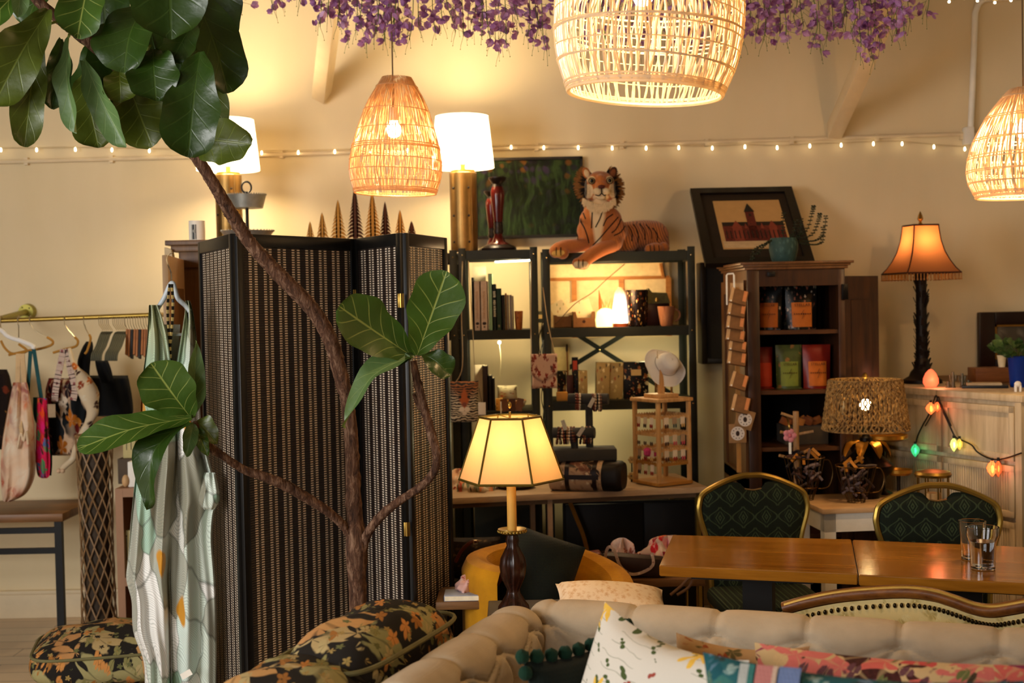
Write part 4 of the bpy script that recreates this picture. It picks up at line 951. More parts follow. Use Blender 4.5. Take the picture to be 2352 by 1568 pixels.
def potplant(lab, c, leaves, pot, m_pot, ym, mleaf=None, cat='potted plant', stemh=.5):
    t = thing('potted_plant', lab, cat, c)
    obj('pot', pot, m_pot, t); mleaf = mleaf or M_PL
    for i, (dx, dz, tx, tz, w, yy) in enumerate(leaves):
        b0 = Vector((dx, yy, dz)); tp = Vector((tx, yy*1.5-.01, tz)); q = B(); leaf(q, b0, tp, w, (0.1*(i % 3-1), -1, .5), .2, .1, .03, 6, 8, i, 'oval'); obj('leaf', q, mleaf, t)
        obj('stem', B().tube(spline([(0, 0, ym), (dx*.5, yy*.5, (dz+ym)/2+.01), b0], 5), .0016, 5), plain('4a5c28', .5), t)
    return t
u = S(1, 5.95); c = P(2340, 900, 5.95); c.z = CT
rnd = random.Random(12); lv = []
for i in range(22):
    a = rnd.uniform(-1.15, 1.1); r = rnd.uniform(28, 78)*u; bx_ = math.sin(a)*r*.55; bz = 70*u+math.cos(a)*r*.4+rnd.uniform(-10, 12)*u
    lv.append((bx_, bz, math.sin(a)*r, 62*u+math.cos(a)*r*.9-rnd.uniform(0, 14)*u, rnd.uniform(20, 30)*u, rnd.uniform(-.05, .05)))
potplant('leafy green plant in a glossy cobalt blue pot at the right edge', c, lv, B().lathe([(.001, 0), (19*u, 0), (24*u, 68*u), (26*u, 72*u), (23*u, 72*u), (22*u, 60*u), (.001, 60*u)], (0, 0, 0), 32), plain('0c2a78', .12, 0, 0), 60*u)
u = S(1, 6.36); c = P(2301, 842, 6.36); c.z = CT+.07
lv = [(-8*u, 40*u, -24*u, 62*u, 16*u, 0), (4*u, 42*u, 8*u, 70*u, 16*u, 0), (-2*u, 44*u, -14*u, 78*u, 16*u, .01), (8*u, 40*u, 22*u, 56*u, 15*u, -.01), (-6*u, 36*u, -30*u, 40*u, 14*u, -.01)]
potplant('small green plant in a cream pot on the wooden box', c, lv, B().lathe([(.001, 0), (7*u, 0), (10*u, 24*u), (11*u, 27*u), (9*u, 26*u), (.001, 22*u)], (0, 0, 0), 24), plain('d8c8a0', .5), 22*u)
c = P(2270, 893, 5.85); t = thing('tray', 'flat dark tray with papers on the white chest', 'tray', (P(2262, 890, 5.9).x+.02, 5.96, CT))
obj('plate', B().box((0, 0, .006), (.2, .12, .012), Matrix.Rotation(-.3, 3, 'Z'), .003), plain('1a1c20', .35), t); obj('paper', B().box((0, .01, .017), (.15, .08, .01), Matrix.Rotation(-.25, 3, 'Z')), plain('b09a78', .7), t)
c = P(2310, 897, 5.8); t = thing('ceramic_animal', 'little white ceramic animal beside the cobalt blue pot', 'figurine', (c.x, 5.66, CT+0)); u = S(1, 5.8)
obj('body', B().ball((0, 0, 17*u), (8*u, 6*u, 7*u), 14), M_WHITE, t)
for sx_ in (-1, 1):
    for sy_ in (-1, 1): obj('leg', B().cyl((sx_*5*u, sy_*3*u, 0), (sx_*5*u, sy_*3*u, 14*u), 2*u, 2.4*u, 8), M_WHITE, t)

# ---- coloured glass bulb string over the chest
cab = [(2346, 1040), (2310, 1052), (2285, 1055), (2262, 1048), (2243, 1036), (2232, 1022), (2212, 1012), (2200, 1007), (2192, 1000), (2180, 975), (2166, 945), (2155, 922), (2150, 908), (2144, 922), (2134, 950), (2120, 975), (2108, 1000), (2104, 1016)]
def onface(px, py, off=.03):
    """point in front of the chest's front face seen at a pixel"""
    d_ = CR @ Vector(((px-1176)/FPX, -(py-784)/FPX, -1)); o_ = Vector((0, 0, CAMZ)); A_ = CA - CN*off
    return o_ + d_*((A_-o_).dot(CN)/d_.dot(CN))
t = thing('string_light', 'black cable with coloured glass bulbs swagged over the whitewashed chest', 'string lights', onface(2150, 908))
obj('cable', B().tube(spline([onface(*p) for p in cab], 4), .0035, 6), plain('14110e', .5), t, w=True)
q = B().tube(spline([onface(x+5, y+3, .022) for x, y in cab[9:16]], 4), .0028, 6); obj('cable', q, plain('14110e', .5), t, w=True)
obj('hook', B().tube([onface(2151, 898, .0), onface(2151, 898, .03), onface(2150, 910, .03)], .002, 5), metal('b8b0a0'), t, w=True)
def gem(px, py, w, h, col, emc, st, lab):
    st = st*.45
    c = onface(px, py, .035); u = S(1, c.y)
    g = N('lit coloured glass'); g.fin(C(col), .08, 0, .6, Transmission_Weight=.5, Emission_Color=C(emc), Emission_Strength=st*.6)
    q = B().lathe([(.001, -h*.55*u), (w*.18*u, -h*.42*u), (w*.42*u, -h*.2*u), (w*.5*u, .05*h*u), (w*.36*u, h*.32*u), (w*.16*u, h*.45*u), (w*.14*u, h*.55*u)], c, 12)
    o = obj('glass_bulb', q, g.m, t, w=True, smooth=15, label=lab)
    obj('filament', B().ball(c, (w*.1*u, w*.1*u, h*.2*u), 8), emit(C(emc)[:3], st*14, 'filament'), o, w=True)
    for k in range(6):
        a = k*PI/3; q = B().tube([c + Vector((w*r*u*math.cos(a), w*r*u*math.sin(a), h*z*u)) for r, z in ((.05, -.55), (.3, -.34), (.47, -.1), (.53, .06), (.38, .33), (.17, .5))], .0007, 4); obj('wire_cage', q, plain('2c1a10', .4, .5), o, w=True)
    obj('cap', B().cyl(c+Vector((0, 0, h*.5*u)), c+Vector((0, 0, h*.72*u)), .006, .006, 8), plain('14110e', .5), t, w=True)
    bulb_light('bulb_glow', c + Vector((0, -.03, 0)), st*.035, C(emc)[:3], .012)
gem(2138, 938, 24, 26, 'd0441c', 'ff8040', 4, 'red glass'); gem(2153, 934, 15, 22, 'd0441c', 'ff7038', 4, 'red glass')
gem(2102, 1034, 20, 28, '1c6a40', '50e090', 2.2, 'green glass'); gem(2191, 1021, 18, 30, 'a8b850', 'f0f090', 2.6, 'yellow-green glass'); gem(2204, 1020, 14, 26, 'b89030', 'ffd060', 2.2, 'yellow glass')
gem(2279, 1076, 26, 34, 'd05a20', 'ff8848', 4, 'orange glass'); gem(2293, 1076, 15, 36, 'c04a20', 'ff7038', 3, 'orange glass')
# ================================================================== long pale desk in front of the shelves
DZ = .78
M_DESK = wood('94785a', 'b29676', 1.0, 'X', .45, name='pale oak'); M_GOLD = metal('96783a', .35, 'gilt metal'); M_GOLDP = plain('8e7434', .32, .8, .1, 20)
FL = PZ(940, 1148, DZ); FR = PZ(1625, 1117, DZ); e = (FR-FL).normalized(); n_ = Vector((-e.y, e.x, 0)); DL = (FR-FL).length; DD = .5
R_D = Matrix((e, n_, Vector((0, 0, 1)))).transposed(); DR = Matrix.Translation(FL) @ R_D.to_4x4()
t = thing('desk', 'long pale oak desk with thin gilt legs carrying the earring stand', 'desk', (FL+FR)/2 + n_*DD/2 - Vector((0, 0, DZ)))
def dbx(a, b, bev=0):
    q = B().bx(a, b, bev); q.bm.transform(DR); return q
obj('tabletop', dbx((0, 0, -.028), (DL, DD, 0), .003), M_DESK, t, w=True)
obj('apron', dbx((.05, .03, -.05), (DL-.03, DD-.03, -.028)), plain('5c4630', .6), t, w=True)
for x in (.06, P(1268, 1200, FL.y).x-FL.x, DL-.045):
    for y in (.03, DD-.05): obj('leg', dbx((x, y, -DZ), (x+.022, y+.022, -.028)), M_GOLDP if x > DL/2 else plain('a08468', .4), t, w=True)
# dark cupboard doors under the desk
a = P(1340, 1160, 6.35); b = P(1610, 1160, 6.35)
t = thing('low_cabinet', 'black two-door cabinet under the pale desk', 'cabinet', ((a.x+b.x)/2, 6.36, 0))
obj('body', B().bx((a.x-.1, 6.31, 0), (b.x, 6.41, .66)), plain('100c08', .5), t, w=True)
for x0, x1 in ((a.x-.09, (a.x+b.x)/2-.003), ((a.x+b.x)/2+.003, b.x-.01)): obj('door', B().bx((x0, 6.295, .02), (x1, 6.31, .65), .003), plain('130e09', .5), t, w=True)
t = thing('leaning_board', 'dark grey-green board standing behind the lamp under the desk', 'board', (P(1170, 1200, 6.3).x, 6.35, 0))
obj('panel', B().bx((P(1090, 1200, 6.3).x, 6.34, 0), (P(1245, 1200, 6.3).x, 6.37, .68)), plain('23261e', .6), t, w=True)
t = thing('wooden_hoop', 'curved golden wood strip leaning under the desk', 'hoop', P(1340, 1260, 6.1)*1.0); t.location.z = 0
obj('strip', B().tube(spline([P(1300, 1130, 6.2)*1, P(1322, 1185, 6.2), P(1340, 1230, 6.2), P(1350, 1275, 6.2), P(1352, 1330, 6.2), P(1340, 1500, 6.2)], 6), .011, 6), plain('9a6a20', .4), t, w=True)
def on(px, py, y, z=DZ): p = P(px, py, y); p.z = z; return p
# ---- bundle of scarves, dish
def heap(name, lab, cat, c, sx, sy, sz, m, seed, amp=.25, grp=None):
    rnd = random.Random(seed); ph = [rnd.uniform(0, 6) for _ in range(6)]
    def f(u, v):
        a = 2*PI*u; b = v*PI/2; r = math.cos(b)**.7; z = math.sin(b)
        k = 1 + amp*math.sin(5*a+ph[0]+3*v)*.5 + amp*.5*math.sin(9*a+ph[1]-4*v) + amp*.3*math.sin(14*v+ph[2]+2*a)
        return Vector((sx*r*math.cos(a)*k, sy*r*math.sin(a)*k, max(0, sz*z*(1+amp*.6*math.sin(4*a+ph[3])))))
    o = obj(name, B().grid(f, 40, 16, cu=True), m, smooth=60); o.location = c; return tag(o, lab, cat, grp)
M_SCF = pattern('striped scarf', 'b8a890', [(16, .6, .05, ['b0402a', 'd88858', '2c2a24', 'e0d0b0', '6a8068'], 3, (3, 1, .6))], weave=400)
heap('scarf_bundle', 'crumpled coral, cream and black scarf lying on the desk behind the lampshade', 'scarf', on(1095, 1130, 5.95), .085, .09, .062, M_SCF, 4)
heap('scarf_bundle', 'small pink and cream scarf peeking out beside the folding screen on the desk', 'scarf', on(1052, 1118, 6.05), .06, .07, .075, pattern('coral scarf', 'd8b090', [(24, .55, .08, ['c8502c', 'e8d8c0', '9a4030'], 6, (2, 1, 1))]), 5)
t = thing('dish', 'round dark metal dish under the hexagonal shade on the desk', 'dish', on(1185, 1125, 5.98)); u = S(1, 6)
obj('plate', B().lathe([(.001, 0), (30*u, 0), (44*u, 5*u), (45*u, 7*u), (30*u, 3*u), (.001, 3*u)], (0, 0, 0), 32), plain('3a2c18', .3, .7), t)
# ---- round leather hat case lying on its side, strapped
cc = P(1330, 1122, 5.9); u = S(1, 5.88)
t = thing('trunk_case', 'rounded black leather case with printed side and two straps lying on the desk', 'case', on(1340, 1118, 5.86))
ax = Vector((1, -.32, 0)).normalized(); ay = Vector((-ax.y, ax.x, 0)); RR = Matrix((ax, ay, Vector((0, 0, 1)))).transposed()
def rsq(r1, r2, n_=40, k=2.8):
    out = []
    for i in range(n_):
        a = 2*PI*i/n_; c_, s_ = math.cos(a), math.sin(a)
        out.append((math.copysign(abs(c_)**(2/k), c_)*r1, math.copysign(abs(s_)**(2/k), s_)*r2))
    return out
def extr(x0, x1, r1, r2, nseg=1, bulge=0):
    b = B(); rs = []
    for i in range(nseg+1):
        x = x0+(x1-x0)*i/nseg; k = 1-bulge*(2*i/nseg-1)**6 if nseg > 1 else 1
        rs.append([b.bm.verts.new(RR @ Vector((x, y*k, z*k)) + Vector((0, 0, r2))) for y, z in rsq(r1, r2)])
    for i in range(nseg):
        for j in range(40):
            f = b.bm.faces.new((rs[i][j], rs[i][(j+1) % 40], rs[i+1][(j+1) % 40], rs[i+1][j]))
    b.bm.faces.new(rs[0][::-1]); b.bm.faces.new(rs[-1]); return b
hz = 35*u; hy = 38*u
M_LEA = plain('1c0f0a', .35, 0, .2, 30)
obj('body', extr(-72*u, 52*u, hy, hz), pattern('marbled print', 'a08468', [(12, .55, .1, ['6a4030', 'c8b090', '1c1410', '8a6a50'], 2, (1.5, 1.5, 1)), (30, .2, .08, ['2c1a12', 'd8c8a8'], 5, (1, 1, 1))], rough=.4), t)
for x0, x1 in ((-34, -24), (30, 40)): obj('strap', extr(x0*u, x1*u, hy*1.03, hz*1.02), M_LEA, t)
obj('end_cap', extr(40*u, 96*u, hy*1.015, hz*1.0, 8, .16), plain('0c0808', .5), t)
obj('strap', B().box(RR @ Vector((-10*u, -hy*1.0, 0)) + Vector((0, 0, hz)), (110*u, .004, .02), RR), M_LEA, t)
# ---- bracelet display: grey box, T-bars, bracelets
M_GRY = cloth('3c3c3c'); bx0 = P(1335, 1045, 5.9)
t = thing('bracelet_stand', 'grey velvet bracelet T-stand on a grey block above the leather case', 'stand', Vector((P(1340, 1045, 5.88).x, 5.9, DZ+2*hz)))
# block rests on the case
hh = 26*u; obj('block', B().box((0, 0, hh/2), (150*u, .16, hh), None, .004), M_GRY, t)
def tbar(x, y, h, halfw, tilt=0):
    obj('post', B().cyl((x, y, hh), (x, y, h), 8.5*u, 8.5*u, 16), M_GRY, t)
    obj('bar', B().cyl((x-halfw*1.05, y+.02, h-2*u), (x+halfw, y-.03, h-2*u), 12.5*u, 12.5*u, 20), M_GRY, t)
tbar(16*u, .02, 140*u, 44*u); tbar(-20*u, -.02, 64*u, 46*u)
cols = ['5a2a1c', '2a1a14', 'b8a088', '7a3a2a', '141010', '9a7048', 'c8b8a0', '3a2a38', '6a4a3a']
def bangle(cx, cy, cz, r, col, grp, lab, seed):
    rr = random.Random(seed); b = B(); n_ = 16; tl = rr.uniform(-.25, .25)
    M_ = plain(col, .4)
    for k in range(n_):
        a = 2*PI*k/n_; b.ball((cx + math.sin(a)*r*tl, cy + r*math.cos(a), cz - r*.25 + r*1.15*math.sin(a)), r*.2, 6)
    o = obj('bracelet', b, M_, w=False, smooth=80); o.location = t.location; tag(o, lab, 'bracelet', grp)
for i in range(10): 
    x = -58*u + i*4.2*u; bangle(x, -.018, 60*u, 15.5*u, cols[i % 9], 'bracelets on the left of the lower bar', 'beaded bracelet threaded on the left end of the lower grey bar', i)
for i in range(7):
    x = -10*u + i*4.2*u; bangle(x+6*u, -.025, 60*u, 15.5*u, cols[(i*2+1) % 9], 'bracelets on the right of the lower bar', 'beaded bracelet threaded on the right end of the lower grey bar', 20+i)
for i in range(3): bangle(-14*u+i*4*u, .01, 136*u, 15*u, cols[(i*3) % 9], 'bracelets on the left of the upper bar', 'dark red bracelet threaded on the left part of the upper grey bar', 40+i)
for i in range(5): bangle(26*u+i*4*u, .0, 134*u, 16*u, cols[(i*2) % 9], 'bracelets on the right of the upper bar', 'brown bracelet hanging from the right part of the upper grey bar', 60+i)
for i, (x, z, a) in enumerate([(20, 132, .5), (-6, 66, .6), (-44, 82, -.3)]):
    o = obj('price_tag', B().box((x*u, -.06, z*u), (9*u, .002, 24*u), Matrix.Rotation(a, 3, 'Y')), plain('b8b4a8', .6)); o.location = t.location; tag(o, 'pale tag on the grey bars, %s' % ['on the upper bar', 'middle of the lower bar', 'at the left end of the lower bar'][i], 'tag', 'paper tags on the bracelet bars')
# ---- rotating wooden earring tower
M_PINE = wood('a87c48', 'd0a46c', 2.0, 'Z', .5, name='pine'); M_PINE2 = wood('8a5a20', 'b07a34', 2.0, 'X', .5)
yT = 6.02; c = on(1522, 1104, yT); u = S(1, yT); zt0 = P(1522, 912, yT).z-DZ
t = thing('earring_tower', 'four-sided rotating pine earring tower on the right end of the desk', 'display tower', c, .55)
hw = 47*u; H = zt0
obj('base_board', B().box((0, 0, .012), (2*hw+.01, 2*hw+.01, .016), None, .003), M_PINE2, t); obj('top_board', B().box((0, 0, H-.008), (2*hw+.02, 2*hw+.02, .016), None, .003), M_PINE, t)
obj('turntable', B().cyl((0, 0, 0), (0, 0, .005), hw*.8, hw*.8, 28), plain('1c140e', .5), t)
for sx_ in (-1, 1):
    for sy_ in (-1, 1): obj('post', B().box((sx_*hw*.93, sy_*hw*.93, H/2), (.017, .017, H-.02), None, .0015), M_PINE, t)
rails = [H-.085, H-.165, H-.235, H-.30]
SPOT = []
for side in range(4):
    Rr = Matrix.Rotation(side*PI/2, 3, 'Z')
    for ri, z in enumerate(rails):
        q = B().box(Rr @ Vector((0, -hw*.93, z)), (2*hw*.9, .006, .014), Rr)
        for k in range(11): q.box(Rr @ Vector((-hw*.8+k*hw*.16, -hw*.93-.002, z+.008)), (.004, .006, .008), Rr)
        obj('rail', q, M_PINE if ri < 3 else M_PINE2, t)
Mt = Matrix.Translation(c) @ Matrix.Rotation(.55, 4, 'Z')
M_CARD = plain('c8b498', .6); rnd = random.Random(21)
def earring(side, z, x, cardcol, col, lab, card=True, big=1):
    Rr = Matrix.Rotation(side*PI/2, 3, 'Z'); o_ = thing('earring_pair', lab, 'earrings', Mt @ (Rr @ Vector((x, -hw*.93-.007, z))), .55+side*PI/2, 'earrings on the pine tower')
    if card: obj('card', B().box((0, 0, -.012), (.026, .0015, .034)), plain(cardcol, .6), o_)
    for s_ in (-1, 1): obj('drop', B().ball((s_*.006*big, -.003, -.03-.004*big), (.0045*big, .003*big, .010*big), 8), plain(col, .4), o_)
tl = ['upper row left face', 'second row left face', 'third row left face', 'fourth row left face']
for side, fn in ((0, 'right-turned face'), (3, 'left-turned face')):
    for ri, z in enumerate(rails):
        for k in range(3):
            if (side, ri) in ((0, 3),): continue
            colr = rnd.choice(['8a1a18', '3a2018', 'c8a060', '2a3a38', 'b84a50']); kind = 'silver hoops' if (side == 3 and ri == 1) else 'drops'
            earring(side, z-.006, -hw*.5+k*hw*.5, rnd.choice(['c8b498', 'd8c8b0', 'a08468']), '5a4636' if kind == 'silver hoops' else colr, 'small earrings on %s of the tower, rail %s, %s' % (fn, ['first', 'second', 'third', 'lowest'][ri], ['left', 'centre', 'right'][k]), card=(kind != 'silver hoops'))
for s_ in (-1, 1):
    pp = P(1495 + s_*8, 1038, yT-.07); q = B().ball(pp, .019, 10)
    for v in q.bm.verts: v.co += (v.co-pp)*rnd.uniform(-.15, .2)
    o = obj('tassel_earring', q, plain('b83a6a', .8, 0, .3, 90)); tag(o, 'fluffy magenta pompon earring on the tower, %s one' % ('left' if s_ < 0 else 'right'), 'earring', 'magenta pompon earrings')
# tiny pale flower ornaments between the case and the tower
for i, (px, py, lab) in enumerate([(1450, 1092, 'lower'), (1452, 1055, 'upper')]):
    c2 = on(px, 1100, 6.1); t2 = thing('flower_ornament', 'small cream flower ornament left of the pine tower, %s' % lab, 'ornament', c2, 0, 'cream flower ornaments beside the tower')
    hz2 = P(px, py, 6.1).z-DZ
    obj('stem', B().cyl((0, 0, 0), (0, 0, hz2), .003, .003, 6), plain('2c2418', .6), t2)
    for k in range(6): q = B(); a = k*PI/3; q.ball((math.cos(a)*.011, -.005, hz2+math.sin(a)*.011), (.008, .004, .008), 8); obj('petal', q, plain('c8b488', .6), t2)
# ---- hat on a wooden stand on top of the tower
zt = DZ+H
t = thing('hat_stand', 'small wooden post stand on top of the pine tower', 'stand', (c.x, c.y, zt), .55)
obj('foot', B().box((0, 0, .009), (.115, .115, .018), None, .003), M_PINE, t); hs = P(1522, 822, yT).z-zt
obj('post', B().box((0, 0, hs/2), (.022, .022, hs)), M_PINE, t)
for s_ in (-1, 1): obj('peg', B().cyl((s_*.026, -.01, hs-.0), (s_*.034, -.02, hs+.035), .0028, .0022, 8), plain('d8c8a8', .4), t)
hx = P(1530, 838, yT+.02)
t = thing('sun_hat', 'floppy white hat hung tilted on the wooden stand above the pine tower', 'hat', hx)
RH = Matrix.Rotation(.62, 3, 'Y') @ Matrix.Rotation(.95, 3, 'X')
def hat(u_, v_):
    a = 2*PI*u_
    prof_ = [(0, .062), (.03, .06), (.045, .045), (.05, .02), (.053, .0), (.075, -.012), (.092, -.02), (.098, -.022)]
    f_ = v_*(len(prof_)-1); i = min(int(f_), len(prof_)-2); r = prof_[i][0]+(prof_[i+1][0]-prof_[i][0])*(f_-i); z = prof_[i][1]+(prof_[i+1][1]-prof_[i][1])*(f_-i)
    return RH @ Vector((r*math.cos(a)*1.05, r*math.sin(a)*.95, z + (.012*math.sin(2*a+.6)+.005*math.sin(5*a))*max(0, v_-.5)*2))
o = obj('crown_and_brim', B().grid(hat, 40, 20, cu=True), cloth('dcdad6', 500, .06), t); mod(o, 'SOLIDIFY', thickness=.003)
q = B().tube([hat(i/40, .575)*1.01 for i in range(40)], .002, 5, closed=True); obj('hat_band', q, plain('8a8478', .8), t)
q = B().tube([hat(i/40, .98) for i in range(40)], .0022, 5, closed=True); obj('brim_edge', q, cloth('e6e4e0', 500, .06), t)

# ================================================================== things hanging on the green posts
def bag_hang(lab, cx, cy, y, w, h, m, strap, cat='bag', name='crossbody_bag', grp=None):
    t = thing(name, lab, cat, P(cx, cy, y), 0, grp); W = S(w, y); H = S(h, y)
    q = pillow(W, H, .04, None, 14, 16, .03, .25)
    obj('body', q, m, t)
    if strap:
        for s_ in strap: obj('strap', B().tube(spline([P(*p, 6.417 if p[1] < 670 else y) for p in s_], 6), .0022, 6), plain('9a8460', .6), t, w=True)
    return t
# tiger face bag (generic)
def tigerface():
    n = N('printed tiger face'); v = n.map(); s_ = n.n('SeparateXYZ', {0: v}); x, z = s_.outputs[0], s_.outputs[2]; ax_ = n.math('ABSOLUTE', x)
    wv = n.n('VectorMath', {0: v, 1: n.n('VectorMath', {0: n.n('TexNoise', {'Vector': v, 'Scale': 22.0}).outputs['Color'], 1: (.02, .02, .02)}, operation='MULTIPLY').outputs[0]}, operation='ADD').outputs[0]
    st = n.wave(wv, 26, 6, 2, 1.5, 'Z'); stripe = n.step(st, .52, .60)
    c = n.mix(stripe, C('1a100a'), n.mix(n.step(n.math('ADD', z, n.math('MULTIPLY', ax_, -.8)), -.03, .03), C('c8b898'), C('9a5c2c')))
    cen = n.math('SUBTRACT', 1, n.step(n.math('ADD', n.math('MULTIPLY', ax_, 28), n.math('MULTIPLY', n.math('ABSOLUTE', n.math('ADD', z, -.012)), 12)), .55, .8)); c = n.mix(cen, c, C('a85420'))
    for (X, Z, r, col) in ((.021, .024, .0085, '0e0a08'), (0, -.012, .012, '7a4030'), (.013, -.036, .015, 'd8ccb4'), (0, -.055, .012, 'cfc0a8')):
        d_ = n.math('SQRT', n.math('ADD', n.math('POWER', n.math('SUBTRACT', ax_, X), 2), n.math('POWER', n.math('SUBTRACT', z, Z), 2)))
        c = n.mix(n.math('SUBTRACT', 1, n.step(d_, r*.75, r)), c, C(col))
    return n.fin(c, .75)
bag_hang('small bag printed with a tiger face hanging from the left green post', 1067, 922, 6.30, 66, 96, tigerface(), [[(1062, 600), (1060, 720), (1062, 840), (1045, 880)], [(1076, 600), (1086, 760), (1092, 880), (1098, 892)]])
COL.objects[-1]
t = thing('price_tag', 'white paper price tag hanging beside the tiger face bag', 'tag', P(1107, 938, 6.28)); obj('paper', B().box((0, 0, 0), (.036, .0015, .06), None, .0004), M_WHITE, t); obj('string', B().tube([(0, 0, .03), (-.006, 0, .06), (-.012, 0, .1)], .001, 4), plain('2a2018', .6), t)
t = bag_hang('small cream clutch printed with red and brown leopard marks hanging between the shelves', 1250, 852, 6.32, 58, 80, pattern('ikat leopard', 'c8a898', [(42, .42, .05, ['7a2a20', '5a3428', '8a1c18'], 5, (1.3, 1, .7))], weave=400), [[(1220, 600), (1219, 700), (1220, 815)], [(1247, 660), (1258, 740), (1275, 815)]])
def flap(u_, v_):
    x = (u_-.5); z = .5-v_*(.80-.5*abs(u_-.42)); return Vector((x*S(60, 6.32), -.0235-.004*math.sin(PI*u_), z*S(80, 6.32)))
o = obj('flap', B().grid(flap, 10, 8), bpy.data.materials['ikat leopard'], t); mod(o, 'SOLIDIFY', thickness=.004)
# black cable bundle hanging between the shelves
t = thing('power_cord', 'tangled black cords hanging down between the two green shelves', 'cord', P(1252, 800, 6.5))
for k in range(4):
    rnd = random.Random(k); obj('flex', B().tube(spline([P(1248+rnd.uniform(-6, 8)+4*math.sin(i+k), 690+i*38, 6.5+.02*k) for i in range(10)], 6), .0025, 5), plain('16120e', .5), t, w=True)
t = thing('book_stack', 'small stack of banded books seen in the gap between the shelves', 'books', P(1243, 745, 6.7)); 
for k, cl in enumerate(['c8b890', '2a2c20', 'b89860', '3a3420']): obj('book_block', B().box((0, 0, .02*k), (.05, .1, .018)), plain(cl, .6), t)

# ================================================================== hexagonal shade candlestick lamp behind the sofa
HY = 4.4; c = P(1180, 1402, HY); u = S(1, HY)
t = thing('hexagonal_table_lamp', 'table lamp with six-panelled parchment shade, candle stem and dark carved urn', 'table lamp', c)
zr0 = c.z
def zz(py): return P(1175, py, HY).z - c.z
M_PARCH = shade('e2bc8c', 'parchment shade', .5, rough=.8); M_OLIVE = plain('5a4a14', .5, .3)
def hexr(r, z, a0=-.12): return [Vector((r*math.cos(a0+k*PI/3), r*math.sin(a0+k*PI/3), z)) for k in range(6)]
r0, r1 = 71*u, 121*u; top = hexr(r0, zz(957)); bot = hexr(r1, zz(1100))
for k in range(6):
    q = B(); f_ = q.bm.faces.new([q.bm.verts.new(v) for v in (bot[k], bot[(k+1) % 6], top[(k+1) % 6], top[k])]); obj('shade_panel', q, M_PARCH, t, smooth=0)
for k in range(6): obj('shade_rib', B().tube([bot[k], top[k]], 2.6*u, 6), M_OLIVE, t)
for rng_, nm in ((top, 'shade_trim'), (bot, 'shade_trim')): obj(nm, B().tube(rng_, 3.0*u, 6, closed=True), M_OLIVE, t)
q = B()
for v in top[::2]: q.tube([v, (0, 0, v.z-.005)], .0012, 4)
q.tube([(0, 0, zz(1110)), (0, 0, zz(945))], .004, 6).ball((0, 0, zz(930)), (5*u, 5*u, 8*u), 10); obj('spider_harp', q, M_GOLDP, t)
obj('candle_tube', B().cyl((0, 0, zz(1222)), (0, 0, zz(1050)), 11*u, 11*u, 20), plain('d8a850', .45, 0, .04), t)
obj('drip_pan', B().lathe([(11*u, zz(1226)), (25*u, zz(1224)), (33*u, zz(1218)), (33*u, zz(1214)), (20*u, zz(1219)), (11*u, zz(1220))], (0, 0, 0), 28), M_GOLDP, t)
q = B()
for k in range(26): a = 2*PI*k/26; q.ball((32*u*math.cos(a), 32*u*math.sin(a), zz(1219)), 3.2*u, 6)
obj('scalloped_edge', q, M_GOLDP, t)
pr = [(12, 1228), (15, 1240), (13, 1252), (18, 1262), (27, 1280), (30, 1300), (27, 1322), (20, 1340), (14, 1352), (16, 1362), (24, 1376), (34, 1390), (36, 1402)]
q = B().lathe([(r*u, zz(y)) for r, y in pr], (0, 0, 0), 36)
for v in q.bm.verts:
    a = math.atan2(v.co.y, v.co.x); v.co.x *= 1+.05*math.sin(12*a); v.co.y *= 1+.05*math.sin(12*a)
obj('urn_base', q, wood('160a06', '3a1c0e', 2, 'Z', .25, name='dark carved urn'), t)
for zb_ in (1062,): obj('bulb', B().ball((0, 0, zz(1020)), (13*u, 13*u, 17*u), 14), emit((1, .66, .3), 30, 'bulb'), t)
L_ = bulb_light('bulb_light', (0, 0, zz(1025)), 3.3, (1, .64, .28), .03); L_.parent = t
SIDEZ = c.z
# console behind the sofa that carries lamp and cushion
t = thing('sofa_console', 'low dark table hidden behind the tufted sofa', 'table', (P(1320, 1400, 4.3).x, 4.35, 0))
obj('tabletop', B().bx((P(1120, 1400, 4.4).x, 4.2, SIDEZ-.025), (P(1510, 1400, 4.4).x, 4.56, SIDEZ), .003), plain('2a180c', .5), t, w=True)
for x in (P(1120, 1400, 4.4).x+.02, P(1510, 1400, 4.4).x-.05): obj('leg', B().bx((x, 4.22, 0), (x+.03, 4.54, SIDEZ-.025)), plain('2a180c', .5), t, w=True)
M_TAN = pattern('cream embroidered cloth', 'd8c6ac', [(30, .3, .3, ['c49a6c', 'cca478'], 2, (2, 1, 1))], weave=200)
Mq = Matrix.Translation((0, 0, 0)) @ Matrix.Rotation(.08, 4, 'Y') @ Matrix.Rotation(-PI/2+.12, 4, 'X')
o = obj('cushion', pillow(S(258, 4.3), .30, .10, Mq, 20, 16, .06, .42, 3, .12), M_TAN); o.location = P(1405, 1362, 4.32); o.location.z = SIDEZ+.042
tag(o, 'flat cream embroidered cushion lying behind the sofa back', 'cushion')

